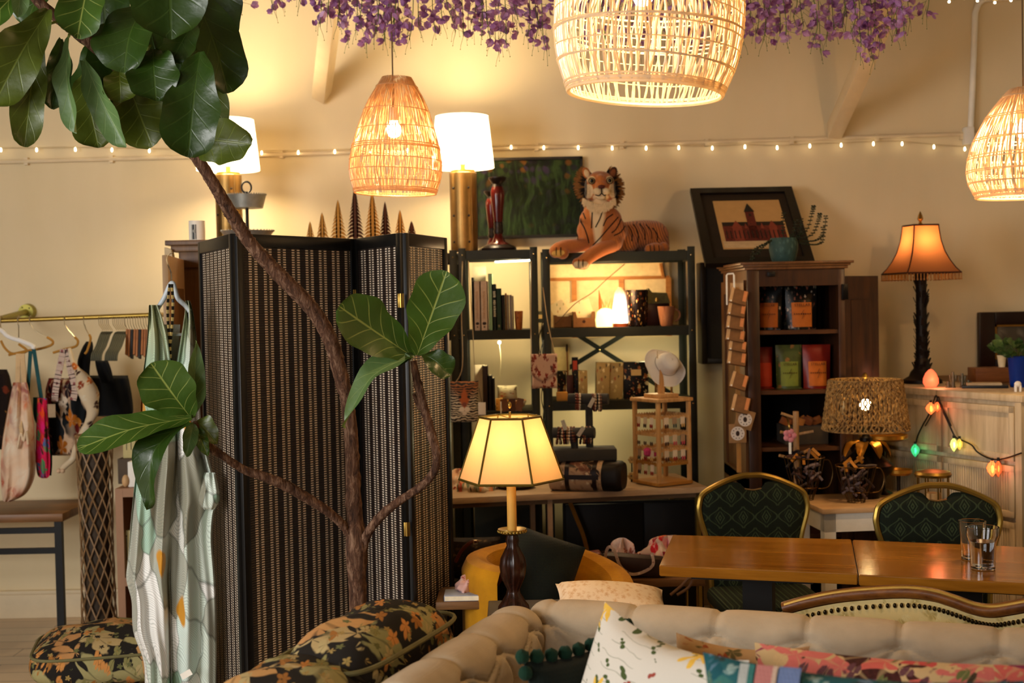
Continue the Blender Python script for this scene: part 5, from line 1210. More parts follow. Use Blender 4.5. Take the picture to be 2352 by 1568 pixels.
# ================================================================== mustard tub chair with dark green cushion
M_MUS = cloth('b8800f', 300, .25, col2='a06a0a', name='mustard velvet')
t = thing('tub_chair', 'mustard velvet tub chair behind the tufted sofa', 'armchair', (P(1262, 1330, 5.0).x, 4.93, 0))
X0 = t.location.x; R0 = .27
def tub(u_, v_):
    a = PI*(1.30 - 1.60*u_) ; z = [0.12, .72][1] ; 
    hgt = .685 - .03*abs(u_-.5) - (.17*max(0, u_-.5)/.5)
    prof_ = [(-.045, .12), (-.05, hgt-.05), (-.035, hgt-.012), (0, hgt), (.04, hgt-.012), (.058, hgt-.05), (.058, .3), (.05, .12)]
    f_ = v_*(len(prof_)-1); i = min(int(f_), len(prof_)-2); o_ = prof_[i][0]+(prof_[i+1][0]-prof_[i][0])*(f_-i); z = prof_[i][1]+(prof_[i+1][1]-prof_[i][1])*(f_-i)
    r = R0+o_; return Vector((r*math.cos(a)*1.02, r*math.sin(a)*1.0, z))
obj('curved_back', B().grid(tub, 40, 28), M_MUS, t)
obj('seat', B().lathe([(.001, .18), (.2, .18), (.22, .22), (.22, .38), (.2, .42), (.001, .43)], (0, 0, 0), 36), M_MUS, t)
for a in (.8, 2.3, 3.9, 5.4): obj('leg', B().cyl((.2*math.cos(a), .2*math.sin(a), 0), (.22*math.cos(a), .22*math.sin(a), .19), .014, .02, 10), plain('20120a', .5), t)
M_DKG = cloth('0e140c', 200, .4, col2='060a06', name='dark green quilted cloth')
o = obj('cushion', pillow(.27, .30, .2, Matrix.Rotation(-.35, 4, 'X') @ Matrix.Rotation(.35, 4, 'Y'), 20, 20, .02, .5, 2, .2), M_DKG); o.location = P(1238, 1316, 4.86); tag(o, 'dark green quilted cushion on the mustard tub chair', 'cushion')
o.location.y = 4.85

# ================================================================== low rack with bags and textiles under the desk
c = P(1450, 1335, 5.45); 
t = thing('low_rack', 'low wooden rack with thin gilt legs loaded with bags and scarves', 'rack', (P(1480, 1330, 5.5).x, 5.5, 0)); RZ = P(1480, 1328, 5.33).z
rx0, rx1 = P(1345, 1330, 5.4).x, P(1612, 1330, 5.4).x
obj('tabletop', B().bx((rx0, 5.3, RZ-.03), (rx1, 5.68, RZ), .003), wood('5a3c20', '7a5630', 1, 'X', .5), t, w=True)
for x in (rx0+.02, (rx0+rx1)/2+.02, rx1-.03):
    for y in (5.32, 5.65): obj('leg', B().cyl((x, y, 0), (x, y, RZ-.03), .006, .006, 8), M_GOLDP, t, w=True)
def onr(px, y=5.45): p = P(px, 1300, y); p.z = RZ; return p
heap('scarf_bundle', 'heap of red, orange and cream scarves on the low rack', 'scarf', onr(1535, 5.5), .13, .1, .12, pattern('bright scarves', 'c8a890', [(18, .62, .05, ['c8242c', 'd86a30', 'e0c8b0', '8a2030', 'e8a0a0'], 3, (2, 1, 1))]), 9, .35)
heap('scarf_bundle', 'pinkish white crumpled scarf left of the red heap on the low rack', 'scarf', onr(1432, 5.5), .06, .08, .115, pattern('pale scarf', 'c8a8a0', [(22, .5, .05, ['a05848', 'd8c8c0'], 8, (2, 1, 1))]), 11, .35)
heap('fur_bag', 'dark brown furry bag lying on the low rack', 'bag', onr(1375, 5.42), .12, .1, .085, pattern('brown fur', '2a1a10', [(30, .3, .2, ['4a3020', '6a5040', '140c08'], 3, (1, 1, 2))]), 12, .3)
o = obj('wallet', B().box((0, 0, .03), (.16, .09, .022), Matrix.Rotation(-.12, 3, 'Y'), .006), plain('5c1408', .4)); o.location = onr(1352, 5.36)+Vector((-.03, 0, .05)); o.location.z = RZ+.06; tag(o, 'dark red leather wallet on top of the furry bag', 'wallet')
t = thing('woven_bag', 'brown bag with patterned woven strap looping over the rack', 'bag', onr(1440, 5.36))
obj('body', B().box((.03, 0, .05), (.28, .08, .09), Matrix.Rotation(.1, 3, 'Y'), .03), plain('2c1a10', .5), t)
sp = spline([P(1388, 1290, 5.3), P(1396, 1258, 5.3), P(1410, 1262, 5.28), P(1425, 1300, 5.27), P(1450, 1318, 5.27), P(1480, 1312, 5.27), P(1500, 1296, 5.27), P(1497, 1270, 5.3)], 6)
q = B()
for i in range(len(sp)-1): q.bar(sp[i], sp[i+1]+(sp[i+1]-sp[i])*.15, .012, .003, (0, -1, .3))
obj('strap', q, pattern('woven strap', 'a08878', [(60, .3, .1, ['5a2028', 'c8b8a8'], 2, (1, 1, 1))]), t, w=True)
obj('strap', B().tube(spline([P(1540, 1366, 5.25), P(1565, 1345, 5.25), P(1582, 1328, 5.25), P(1590, 1332, 5.25), P(1580, 1350, 5.25), P(1555, 1366, 5.25)], 6), .006, 6), plain('6a4c34', .5), t, w=True)
# ---- left: dark furry bag with leather strap, small table with book behind the screen
t = thing('side_stool', 'small wooden stool holding a grey book beside the folding screen', 'stool', (P(1064, 1372, 4.75).x, 4.86, 0)); SZ = P(1064, 1366, 4.75).z-.02
obj('seat', B().box((0, 0, SZ-.015), (.2, .26, .03), None, .004), wood('5a3c20', '7a5630', 1, 'X', .5), t)
for sx_ in (-1, 1):
    for sy_ in (-1, 1): obj('leg', B().cyl((sx_*.08, sy_*.1, 0), (sx_*.075, sy_*.09, SZ-.03), .012, .014, 8), plain('22180e', .5), t)
book_ = thing('book', 'grey-white closed book lying on the small stool', 'book', (t.location.x+.0, 4.79, SZ)); obj('cover', B().box((0, 0, .011), (.14, .11, .022), None, .002), plain('8a90a0', .5), book_); obj('page_block', B().box((.003, -.003, .011), (.14, .11, .016)), M_PAGE, book_)
heap('scarf_bundle', 'small pink and white crumpled cloth on the grey book', 'cloth', (t.location.x+.02, 4.83, SZ+.022), .045, .05, .05, pattern('pink cloth', 'c8a098', [(30, .3, .1, ['9a4038', 'e0d0c8'], 2, (1, 1, 1))]), 15, .3)
t = thing('storage_crate', 'dark crate under the desk carrying the furry handbag', 'crate', (P(1075, 1340, 5.5).x, 5.55, 0)); CZ = P(1085, 1322, 5.5).z
obj('body', B().box((.03, 0, CZ/2), (.26, .3, CZ), None, .004), plain('17140f', .6), t)
t = thing('fur_handbag', 'dark brown fur handbag with a leather strap and buckle behind the mustard chair', 'handbag', (P(1090, 1322, 5.45).x, 5.5, CZ))
obj('body', pillow(.22, .17, .12, Matrix.Translation((0, 0, .08)), 16, 14, .03, .3, 4, .2), pattern('dark fur', '20160e', [(30, .3, .2, ['4a3828', '0c0806', '6a5430'], 5, (1, 1, 2))]), t)
obj('strap', B().tube(spline([P(1046, 1290, 5.35), P(1062, 1262, 5.35), P(1082, 1245, 5.35), P(1096, 1243, 5.38)], 6), .008, 6), plain('4a1c12', .4), t, w=True)
obj('buckle', B().tube([P(1088, 1240, 5.33), P(1096, 1240, 5.33), P(1096, 1249, 5.33), P(1088, 1249, 5.33)], .003, 5, closed=True), metal('c8b8a0', .2), t, w=True)
t = thing('leather_handbag', 'dark red-brown handbag standing behind the green cushion', 'handbag', (P(1245, 1290, 5.6).x, 5.62, 0)); hB = P(1245, 1242, 5.6).z
obj('body', B().box((0, 0, hB-.11), (.14, .09, .22), Matrix.Rotation(.08, 3, 'Y'), .02), plain('3a120a', .35), t); obj('clasp', B().box((-.03, -.05, hB-.02), (.03, .006, .008)), M_GOLD, t)
obj('support', B().box((0, 0, (hB-.2)/2), (.16, .12, hB-.2)), plain('17140f', .6), t)

# ================================================================== dining tables, chairs, glasses
TZ = .75
M_TAB = wood('7a4a10', '9c6820', .55, 'X', .16, name='varnished amber wood')
def top4(lab, pts, side_label=None):
    fl_, fr_, br_, bl_ = [PZ(*p, TZ) for p in pts]
    cen = (fl_+fr_+br_+bl_)/4
    t = thing('dining_table', lab, 'table', (cen.x, cen.y, 0), math.atan2((fr_-fl_).y, (fr_-fl_).x), 'amber wooden dining tables')
    q = B(); lo = [q.bm.verts.new(p - Vector((0, 0, .036))) for p in (fl_, fr_, br_, bl_)]; hi = [q.bm.verts.new(p) for p in (fl_, fr_, br_, bl_)]
    q.bm.faces.new(hi); q.bm.faces.new(lo[::-1])
    for i in range(4): q.bm.faces.new((lo[i], lo[(i+1) % 4], hi[(i+1) % 4], hi[i]))
    bmesh.ops.bevel(q.bm, geom=q.bm.edges[:], offset=.003, segments=2, affect='EDGES')
    obj('tabletop', q, M_TAB, t, w=True, smooth=30)
    obj('pedestal', B().bx((-.05, -.05, .03), (.05, .05, TZ-.05)).bx((-.2, -.2, TZ-.06), (.2, .2, TZ-.037)), plain('0c0a08', .5), t)
    obj('foot', B().box((0, 0, .015), (.5, .06, .03), Matrix.Rotation(PI/4, 3, 'Z')).box((0, 0, .015), (.5, .06, .03), Matrix.Rotation(-PI/4, 3, 'Z')), plain('0c0a08', .5), t)
    return t
top4('amber wooden dining table, left one, before the first green chair', [(1514, 1298), (1970, 1317), (1955, 1238), (1545, 1228)])
top4('amber wooden dining table, right one, with the water glass', [(1973, 1319), (2520, 1348), (2460, 1260), (1958, 1239)])
def damask():
    n = N('green damask'); v = n.map(); s_ = n.n('SeparateXYZ', {0: v}); P1 = .095; P2 = .087
    x = n.math('DIVIDE', s_.outputs[0], P1); z = n.math('DIVIDE', s_.outputs[2], P2)
    row = n.math('MODULO', n.math('FLOOR', n.math('ADD', z, 50)), 2.0); xx = n.math('FRACT', n.math('ADD', n.math('ADD', x, 50), n.math('MULTIPLY', row, .5))); zz_ = n.math('FRACT', n.math('ADD', z, 50))
    X = n.math('ABSOLUTE', n.math('SUBTRACT', xx, .5)); Z = n.math('SUBTRACT', zz_, .5)
    og = n.math('ABSOLUTE', n.math('SUBTRACT', X, n.math('ADD', .25, n.math('MULTIPLY', .22, n.math('COSINE', n.math('MULTIPLY', Z, 6.28))))))
    l1 = n.math('SUBTRACT', 1, n.step(og, .02, .05))
    petal = n.math('ABSOLUTE', n.math('SINE', n.math('ADD', n.math('MULTIPLY', X, 26), n.math('MULTIPLY', n.math('ABSOLUTE', Z), 14)))); l2 = n.math('MULTIPLY', n.step(petal, .62, .8), n.math('SUBTRACT', 1, n.step(n.math('ADD', n.math('POWER', X, 2), n.math('POWER', n.math('MULTIPLY', Z, .8), 2)), .04, .07)))
    f = n.math('MAXIMUM', l1, l2); nz = n.noise(v, 30, 3)
    c = n.mix(f, C('141a10'), C('35402a')); c = n.mix(n.math('MULTIPLY', nz, .4), c, C('0e130a'))
    n.bump(f, .3, .002); return n.fin(c, .85, 0, .15)
M_DAM = damask()
def banquet(lab, cx, topy, wpx, y, rz):
    bz = P(cx, topy, y).z; c = P(cx, topy, y); c.z = 0
    t = thing('banquet_chair', lab, 'chair', c, rz, 'green damask banquet chairs'); u = S(1, y); W = wpx*u/2; H = bz
    outl = [(-W*.78, .30), (-W*.84, H-.30), (-W*.985, H-.16), (-W*.99, H-.11), (-W*.9, H-.068), (-W*.52, H-.024), (-.2*W, H-.002), (0, H), (.2*W, H-.002), (W*.52, H-.024), (W*.9, H-.068), (W*.99, H-.11), (W*.985, H-.16), (W*.84, H-.30), (W*.78, .30)]
    path = spline([(x, .0 + .05*(H-z)*-1, z) for x, z in outl], 5)
    obj('back_frame', B().tube(path, .0125, 8), M_GOLDP, t)
    inn = []
    def half(z):
        zs = [(.42, .76), (H-.30, .80), (H-.16, .95), (H-.115, .95), (H-.078, .885), (H-.05, .74), (H-.027, .46)]
        if z <= zs[0][0]: return zs[0][1]*W
        for (a, p_), (b, q_) in zip(zs, zs[1:]):
            if z <= b: return (p_+(q_-p_)*(z-a)/(b-a))*W
        return zs[-1][1]*W
    def pad(sgn_):
        def f(u_, v_):
            z = .40 + v_*(H-.027-.40); w_ = half(z); x = (2*u_-1)*w_; z -= .034*v_**10*math.exp(-(x/.045)**4); ed = (1-abs(2*u_-1)**8)*(1-abs(2*v_-1)**12)
            return Vector((x, -.05*(H-z) + sgn_*(.004+.02*ed), z))
        return f
    q = B().grid(pad(-1), 24, 24).grid(pad(1), 24, 24, flip=True); bmesh.ops.remove_doubles(q.bm, verts=q.bm.verts, dist=.0005)
    obj('backrest', q, M_DAM, t)
    obj('handle_plate', B().tube(spline([(-.035, -.006, H-.055), (0, -.008, H-.06), (.035, -.006, H-.055)], 5), .005, 6), metal('c8b08a', .2), t)
    obj('seat', B().box((0, -.23, .43), (W*1.85, .40, .07), None, .025), M_DAM, t)
    for sx_ in (-1, 1):
        obj('leg', B().tube([(sx_*W*.78, -.05*(H-.45), .45), (sx_*W*.82, .03, 0)], .011, 8), M_GOLDP, t); obj('leg', B().tube([(sx_*W*.82, -.40, .42), (sx_*W*.84, -.43, 0)], .011, 8), M_GOLDP, t)
banquet('green damask banquet chair with gilt frame, left one behind the tables', 1728, 1091, 252, 5.32, .06)
banquet('green damask banquet chair with gilt frame, right one behind the water glass', 2152, 1114, 276, 4.95, -.12)
def tumbler(lab, px, py, z, w0, w1, h, water):
    c = PZ(px, py, z); u = S(1, c.y); t = thing('water_glass', lab, 'glass', c, 0, 'drinking glasses on the table'); r0, r1 = w0*u/2, w1*u/2; H = h*u
    q = B().lathe([(.0005, 0), (r0*.92, 0), (r0, .003), (r0*1.03, H*.3), (r0*1.09, H*.6), (r1*.98, H*.8), (r1, H-.001), (r1-.0012, H), (r1-.0025, H-.001), (r1*.98-.0025, H*.8), (r0*1.09-.0025, H*.6), (r0*1.03-.0025, H*.3), (r0-.003, .012), (.0005, .010)], (0, 0, 0), 40)
    obj('glass_body', q, glass(), t)
    if water: obj('water', B().lathe([(.0005, .0105), (r0-.0032, .0125), (r0*1.03-.0028, H*.3), (r0*1.08-.0028, H*.58), (r0*1.09-.003, H*.66), (.0005, H*.66)], (0, 0, 0), 40), glass('f8fcff', 0, 1.33, 'water'), t)
tumbler('fluted tumbler of water standing on the right dining table', 2258, 1306, TZ, 54, 74, 98, True)
tumbler('second clear tumbler just behind the water glass', 2234, 1284, TZ, 50, 62, 90, False)

# ================================================================== white side table behind the chairs, rope lamp etc.
WZ = .74
wfl = PZ(1893, 1168, WZ); wfr = PZ(2100, 1163, WZ); wbl = PZ(1790, 1118, WZ)
e = (wfr-wfl).normalized(); e = Vector((1, .1, 0)).normalized(); s_ = (wbl-wfl); n_ = Vector((-e.y, e.x, 0))
t = thing('side_table', 'white painted side table behind the green chairs', 'table', wfl + e*.25 + n_*.2 - Vector((0, 0, WZ)))
Rm = Matrix((e, n_, Vector((0, 0, 1)))).transposed(); TMx = Matrix.Translation(wfl) @ Rm.to_4x4(); M_WT = plain('d8d2c4', .4, 0, .05)
def tb(a, b, bev=0): q = B().bx(a, b, bev); q.bm.transform(TMx); return q
obj('tabletop', tb((-.012, -.012, -.022), (.50, .40, 0), .003), wood('a8845c', 'c8a478', 1, 'X', .4), t, w=True)
obj('apron', tb((0, 0, -.10), (.488, .02, -.022)), M_WT, t, w=True); obj('apron', tb((0, 0, -.10), (.02, .385, -.022)), M_WT, t, w=True)
for x in (0, .44):
    for y in (0, .34): obj('leg', tb((x, y, -WZ), (x+.05, y+.05, -.022)), M_WT, t, w=True)
def onw(px, y): p = P(px, 1100, y); p.z = WZ; return p
# rope-shade lamp
RY = 5.74; c = onw(1990, RY); u = S(1, RY)
def zw(py): return P(1990, py, RY).z-WZ
t = thing('rope_shade_lamp', 'table lamp with a shaggy twisted rope shade and brass petal base', 'table lamp', c)
n = N('jute rope'); n.bump(n.noise(n.map(), 220, 3), .6, .003); M_JUTE = n.fin(n.ramp(n.noise(n.map(), 60, 3), [(.3, C('5c4426')), (.7, C('a5824e'))]), .9, 0, .2)
rt, rb = 80*u, 96*u; zT, zB = zw(872), zw(986); rnd = random.Random(31); NR = 48
for row in range(4):
    q = B()
    for k in range(NR//4):
        kk = row*NR//4+k; a0 = 2*PI*kk/NR; 
        for ph in (0, PI):
            if rnd.random() < .10 and ph > 0: continue
            pts = []
            for i in range(23):
                f = i/22; r = rt+(rb-rt)*f + 3.2*u*math.sin(f*30+ph+kk); a = a0 + .042*math.sin(f*22+ph+kk*.7) + .012*rnd.uniform(-1, 1); pts.append((r*math.cos(a), r*math.sin(a), zT+(zB-zT)*f))
            q.tube(pts, 2.15*u, 5)
    obj('rope_strands', q, M_JUTE, t)
for r, z in ((rt, zT), (rb, zB)): obj('shade_ring', B().tube([(r*math.cos(2*PI*i/48), r*math.sin(2*PI*i/48), z) for i in range(48)], 2*u, 6, closed=True), M_JUTE, t)
obj('bulb', B().ball((0, 0, (zT+zB)/2), 13*u, 14), emit((1, .66, .28), 60, 'bulb'), t)
obj('finial', B().lathe([(.001, zT-.02), (2*u, zT-.02), (2*u, zT+2*u), (8*u, zT+6*u), (5*u, zT+14*u), (.001, zT+17*u)], (0, 0, 0), 12), M_GOLD, t)
obj('neck', B().lathe([(4*u, zB-.0), (5*u, zw(995)), (14*u, zw(1004)), (14*u, zw(1012)), (10*u, zw(1015)), (26*u, zw(1034)), (44*u, zw(1052)), (62*u, zw(1066)), (60*u, zw(1080)), (44*u, zw(1098)), (30*u, 0), (.001, 0)], (0, 0, 0), 28), plain('140d07', .3, .6), t)
for k in range(8):
    a = k*PI/4+.3; q = B(); d_ = Vector((math.cos(a), math.sin(a), 0)); leaf(q, d_*12*u+Vector((0, 0, zw(1014))), d_*56*u+Vector((0, 0, zw(1048))), 30*u, (d_.x*.4, d_.y*.4, 1), .5, .16, 0, 6, 8, k, 'oval'); obj('brass_petal', q, plain('8a5c18', .28, .8), t)
L_ = bulb_light('bulb_light', (0, 0, (zT+zB)/2), 10, (1, .60, .24), .02); L_.parent = t
# wire cup baskets full of dark cord bundles
def wirecup(lab, px, y, w, h, hand, seed):
    c = onw(px, y); u = S(1, y); t = thing('wire_cup_basket', lab, 'basket', c, 0, 'wire cup baskets on the white table'); R1 = w*u/2; H = h*u; W_ = plain('4a3414', .35, .7)
    prf = [(R1*.42, 0), (R1*.45, H*.08), (R1*.62, H*.3), (R1*.86, H*.66), (R1, H)]
    for k in range(16): a = k*PI/8; obj('wire', B().tube(spline([(r*math.cos(a), r*math.sin(a), z) for r, z in prf], 3), .0015, 4), W_, t)
    for r, z in (prf[0], prf[2], prf[4]): obj('wire_ring', B().tube([(r*math.cos(2*PI*i/32), r*math.sin(2*PI*i/32), z) for i in range(32)], .0026, 5, closed=True), W_, t)
    if hand: obj('handle', B().tube(spline([(hand*R1*.98, 0, H*.92), (hand*R1*1.25, 0, H*.9), (hand*R1*1.42, 0, H*.62), (hand*R1*1.2, 0, H*.3), (hand*R1*.68, 0, H*.25)], 6), .003, 6), W_, t)
    rr = random.Random(seed); cl = ['2a1c1a', '3a2a22', '1a1418', '5a4640', '4a2c20', '6a5a5a']
    for k in range(30):
        f = rr.uniform(.12, 1.12); r = R1*(.5+.42*f)*rr.uniform(.4, .9); a = rr.uniform(0, 6.28); z = H*f*.92+.012
        p0 = Vector((r*math.cos(a), r*math.sin(a), z)); d_ = Vector((rr.uniform(-1, 1), rr.uniform(-.6, .6), rr.uniform(-.8, .8))).normalized()*.03
        o = obj('cord_bundle', B().tube(spline([p0-d_, p0+Vector((0, 0, .004)), p0+d_], 3), [.006]*7, 6), plain(rr.choice(cl), .5)); o.location = c
        tag(o, 'dark twisted cord bundle heaped in the %s wire cup basket' % ('left' if px < 1900 else 'right'), 'cord bundle', 'cord bundles in the %s wire cup' % ('left' if px < 1900 else 'right'))
    for k in range(5):
        a = rr.uniform(0, 6.28); q = B().box((0, 0, 0), (.012, .003, .045), Euler((rr.uniform(-.6, .6), rr.uniform(-1, 1), 0)).to_matrix()); o = obj('paper_tag', q, plain('b07020', .6)); o.location = c + Vector((R1*.55*math.cos(a), R1*.55*math.sin(a)-.02, H*rr.uniform(.9, 1.15)))
        tag(o, 'orange paper tag sticking out of the %s wire cup basket' % ('left' if px < 1900 else 'right'), 'tag', 'orange tags in the %s wire cup' % ('left' if px < 1900 else 'right'))
wirecup('wire cup basket heaped with dark cords, left one under the peg tree', 1848, 5.72, 92, 98, 1, 3)
wirecup('wire cup basket with a scrolled handle in front of the rope-shade lamp', 1966, 5.62, 92, 84, 1, 5)
# peg tree with flower pendant
c = onw(1830, 5.82); u = S(1, 5.78); hp = P(1824, 946, 5.78).z-WZ
t = thing('jewellery_tree', 'wooden peg tree with short arms rising behind the left wire cup', 'stand', c)
M_DOW = wood('8a6238', 'b48c5c', 2, 'Z', .5)
obj('post', B().cyl((0, 0, 0), (0, 0, hp), 7*u, 7*u, 14), M_DOW, t)
for (x, z0, z1, y_) in ((-38, 1001, 992, -.02), (38, 1000, 992, -.02), (-34, 962, 950, .0), (-42, 1058, 1046, -.02), (34, 1050, 1036, .02)):
    obj('peg', B().cyl((0, 0, P(1824, z0, 5.78).z-WZ), (x*u, y_, P(1824, z1, 5.78).z-WZ), 3.6*u, 3.6*u, 10), M_DOW, t)
t2 = thing('flower_charm', 'pink flower charm on a gold chain hanging from the peg tree', 'charm', P(1814, 1000, 5.66))
for k in range(5): a = k*2*PI/5; obj('petal', B().ball((math.cos(a)*.017, 0, math.sin(a)*.017), (.014, .007, .014), 12), plain('c87c84', .5), t2)
obj('centre', B().ball((0, -.004, 0), (.009, .006, .009), 10), plain('b8606c', .5), t2)
obj('chain', B().tube(spline([(0, 0, .02), (-.004, .0, .05), (0, .05, .075)], 5), .004, 5), M_GOLD, t2); obj('tag', B().box((0, -.002, -.055), (.011, .002, .05)), M_WHITE, t2)
# gilt pedestal dishes and lantern on the right
def pedestal(lab, px, py, y, w, h):
    c = onw(px, y); u = S(1, y); z = P(px, py, y).z-WZ; t = thing('cake_stand', lab, 'cake stand', c, 0, 'gilt pedestal dishes')
    obj('plate', B().lathe([(.001, z-.014), (w*u*.42, z-.014), (w*u/2, z-.004), (w*u/2, z+h*u*.4), (w*u*.46, z), (.001, z-.004)], (0, 0, 0), 36), plain('9a6a20', .3, .6), t)
    obj('stem', B().lathe([(w*u*.2, 0), (w*u*.18, .006), (.008, .02), (.007, z*.6), (.01, z-.014)], (0, 0, 0), 20), plain('1c120a', .4, .5), t)
pedestal('large gilt pedestal dish behind the rope-shade lamp', 2030, 1003, 5.84, 110, 14)
pedestal('smaller gilt pedestal dish at the right end of the white table', 2064, 1082, 5.72, 62, 12)
c = onw(2143, 5.28); u = S(1, 5.28)
t = thing('gilt_lantern', 'round gilt lantern showing above the right green chair', 'lantern', (c.x, 5.28, WZ-.03)); zt_ = P(2143, 1088, 5.28).z-WZ+.03
obj('lid', B().lathe([(40*u, zt_-.01), (42*u, zt_), (38*u, zt_+6*u), (20*u, zt_+9*u), (.001, zt_+9*u)], (0, 0, 0), 30), M_GOLD, t)
for k in range(8): a = k*PI/4; obj('rod', B().cyl((36*u*math.cos(a), 36*u*math.sin(a), 0), (36*u*math.cos(a), 36*u*math.sin(a), zt_), 2*u, 2*u, 6), M_GOLD, t)
obj('base', B().lathe([(.001, 0), (42*u, 0), (42*u, 5*u), (.001, 5*u)], (0, 0, 0), 30), M_GOLD, t)
obj('candle', B().cyl((0, 0, 5*u), (0, 0, zt_*.6), 18*u, 18*u, 20), plain('c89a60', .5), t)
t = thing('round_stool', 'small round stand under the gilt lantern', 'stand', (c.x, 5.28, 0)); obj('tabletop', B().cyl((0, 0, WZ-.055), (0, 0, WZ-.03), .11, .11, 28), plain('2a1a0e', .5), t); obj('post', B().cyl((0, 0, 0), (0, 0, WZ-.055), .02, .02, 12), plain('2a1a0e', .5), t)
# ================================================================== tall brown wardrobe behind the folding screen, with things on top
AY0, AY1 = 5.75, 6.68; az = P(560, 549, AY0+.02).z; ax0 = P(378, 549, AY0).x; ax1 = P(757, 549, AY0).x
M_WARD = wood('4a3018', '6e4c28', 1.0, 'Z', .45, name='brown wardrobe wood'); M_WARD2 = wood('8a6c4c', 'a08462', 1.0, 'Z', .5, name='faded door wood')
t = thing('wardrobe', 'tall brown wooden wardrobe behind the folding screen with one door open', 'wardrobe', ((ax0+ax1)/2, 6.2, 0))
obj('body', B().bx((ax0+.06, AY0+.05, 0), (ax1-.03, AY1, az-.03), .003), M_WARD, t, w=True)
obj('cornice', B().bx((ax0, AY0, az-.022), (ax1, AY1, az), .003).bx((ax0+.02, AY0+.02, az-.05), (ax1-.01, AY1, az-.022), .004).bx((ax0+.05, AY0+.04, az-.12), (ax1-.02, AY1, az-.05), .002), M_WARD, t, w=True)
obj('corner_moulding', B().prism([(0, 0), (.03, -.01), (.035, -.05), (.02, -.11), (0, -.09)], .04, Matrix.Translation((ax0-.002, AY0, az-.03))), plain('b09c78', .5), t, w=True)
hx_ = P(412, 590, AY0).x; fx_ = P(376, 600, 5.25).x; d0 = Vector((hx_, AY0+.03, 0)); d1 = Vector((fx_, 5.27, 0)); dv = (d1-d0).normalized(); L = (d1-d0).length; nv = Vector((-dv.y, dv.x, 0)); Rd = Matrix((dv, nv, Vector((0, 0, 1)))).transposed(); zt_ = P(392, 586, 5.3).z
dr = obj('door', B().box((d0+d1)/2 + Vector((0, 0, zt_/2)), (L, .024, zt_), Rd, .003), M_WARD2, t, w=True)
for z0, z1 in ((.2, .75), (.85, zt_-.13)):
    q = B(); 
    for s_ in (1, -1): q.box((d0+d1)/2 + nv*.014*s_ + Vector((0, 0, (z0+z1)/2)), (L-.16, .008, z1-z0), Rd, .003)
    obj('door_panel', q, M_WARD, dr, w=True)
p = P(409, 600, 5.24); 
# mug, tray, trees on the wardrobe
u = S(1, 6.2); c = P(453, 548, 6.2); c.z = az
def print_(t_):
    b = B(); 
    for a0, a1, cl in ((-1.62-.42, -1.62-.36, 0), (-1.62-.30, -1.62-.02, 0), (-1.62+.06, -1.62+.20, 0)):
        def f(u_, v_): a = a0+(a1-a0)*u_; r = 18.6*u; return Vector((r*math.cos(a), r*math.sin(a), (12+34*v_)*u))
        b.grid(f, 4, 2)
    obj('printed_block', b, plain('0d0c0b', .4), t_)
    obj('emblem', B().ball((-2*u, -18.8*u, 31*u), (4*u, .6*u, 4*u), 10), plain('8a867c', .4), t_)
mug('mug', 'white mug with a black block print standing on the left end of the wardrobe', c, 18*u, 18.2*u, 55*u, M_WHITE, extra=print_)
c = P(569, 548, 6.25); c.z = az; u = S(1, 6.25)
t = thing('tiered_tray', 'two-tier galvanised tray with beaded rims on a dark post', 'tray', c); M_GALV = plain('8c8c84', .45, .5, .2, 20)
def ztr(py): return P(569, py, 6.25).z-az
for (py, r, hh_) in ((545, 60, 14), (478, 44, 30)):
    z = max(.004, ztr(py)); obj('tray', B().lathe([(.001, z), (r*u*.82, z), (r*u, z+hh_*u), (r*u*.98, z+hh_*u), (r*u*.8, z+3*u), (.001, z+3*u)], (0, 0, 0), 40), M_GALV, t)
    q = B()
    for k in range(44): a = 2*PI*k/44; q.ball((r*u*math.cos(a), r*u*math.sin(a), z+(hh_+1)*u), 1.6*u, 5)
    tag(obj('beaded_rim', q, M_GALV, t), kind='stuff')
obj('post', B().cyl((0, 0, .004), (0, 0, ztr(440)), 4.2*u, 3.6*u, 12), plain('16120e', .4, .5), t)
obj('ring_handle', B().tube([(11*u*math.cos(a), 0, ztr(430)+13*u*math.sin(a)) for a in [2*PI*k/20 for k in range(20)]], 2.2*u, 6, closed=True), plain('16120e', .4, .5), t)
def metal_tree(px, top, base, w, mat, lab, y):
    c = P(px, base, y); u = S(1, y); H = (base-top)*u; W = w*u/2
    c.z = az
    H = P(px, top, y).z - az
    t = thing('metal_tree', lab, 'ornament', c, 0, 'cut-out metal trees on the wardrobe')
    nb = max(6, int(H/(10.5*u))); q = B(); poly = [(-.1*W, 0), (.1*W, 0), (.26*W, H*.10)]
    tr = [(-.13*W, 0), (.13*W, 0), (.28*W, H*.09), (.30*W, H*.3), (.26*W, H*.6), (.16*W, H*.9), (0, H), (-.16*W, H*.9), (-.26*W, H*.6), (-.30*W, H*.3), (-.28*W, H*.09)]
    q.prism(tr, .0018)
    for s_ in (-1, 1):
        for k in range(nb):
            z = H*(.10+.80*k/nb); w_ = W*(1-.82*(k/nb)**1.1); dz = H*.9/nb
            q.prism([(s_*.12*W, z+dz*1.05), (s_*w_*.6, z+dz*.72), (s_*w_, z-dz*.4), (s_*w_*.6, z+dz*.02), (s_*.12*W, z+dz*.3)], .0018)
    obj('cutout', q, mat, t, smooth=0)
    obj('foot', B().box((0, .0, .003), (W*.7, .05, .006)), mat, t)
M_TB = plain('8c5c1c', .4, .6); M_TD = plain('3a1c0a', .4, .7)
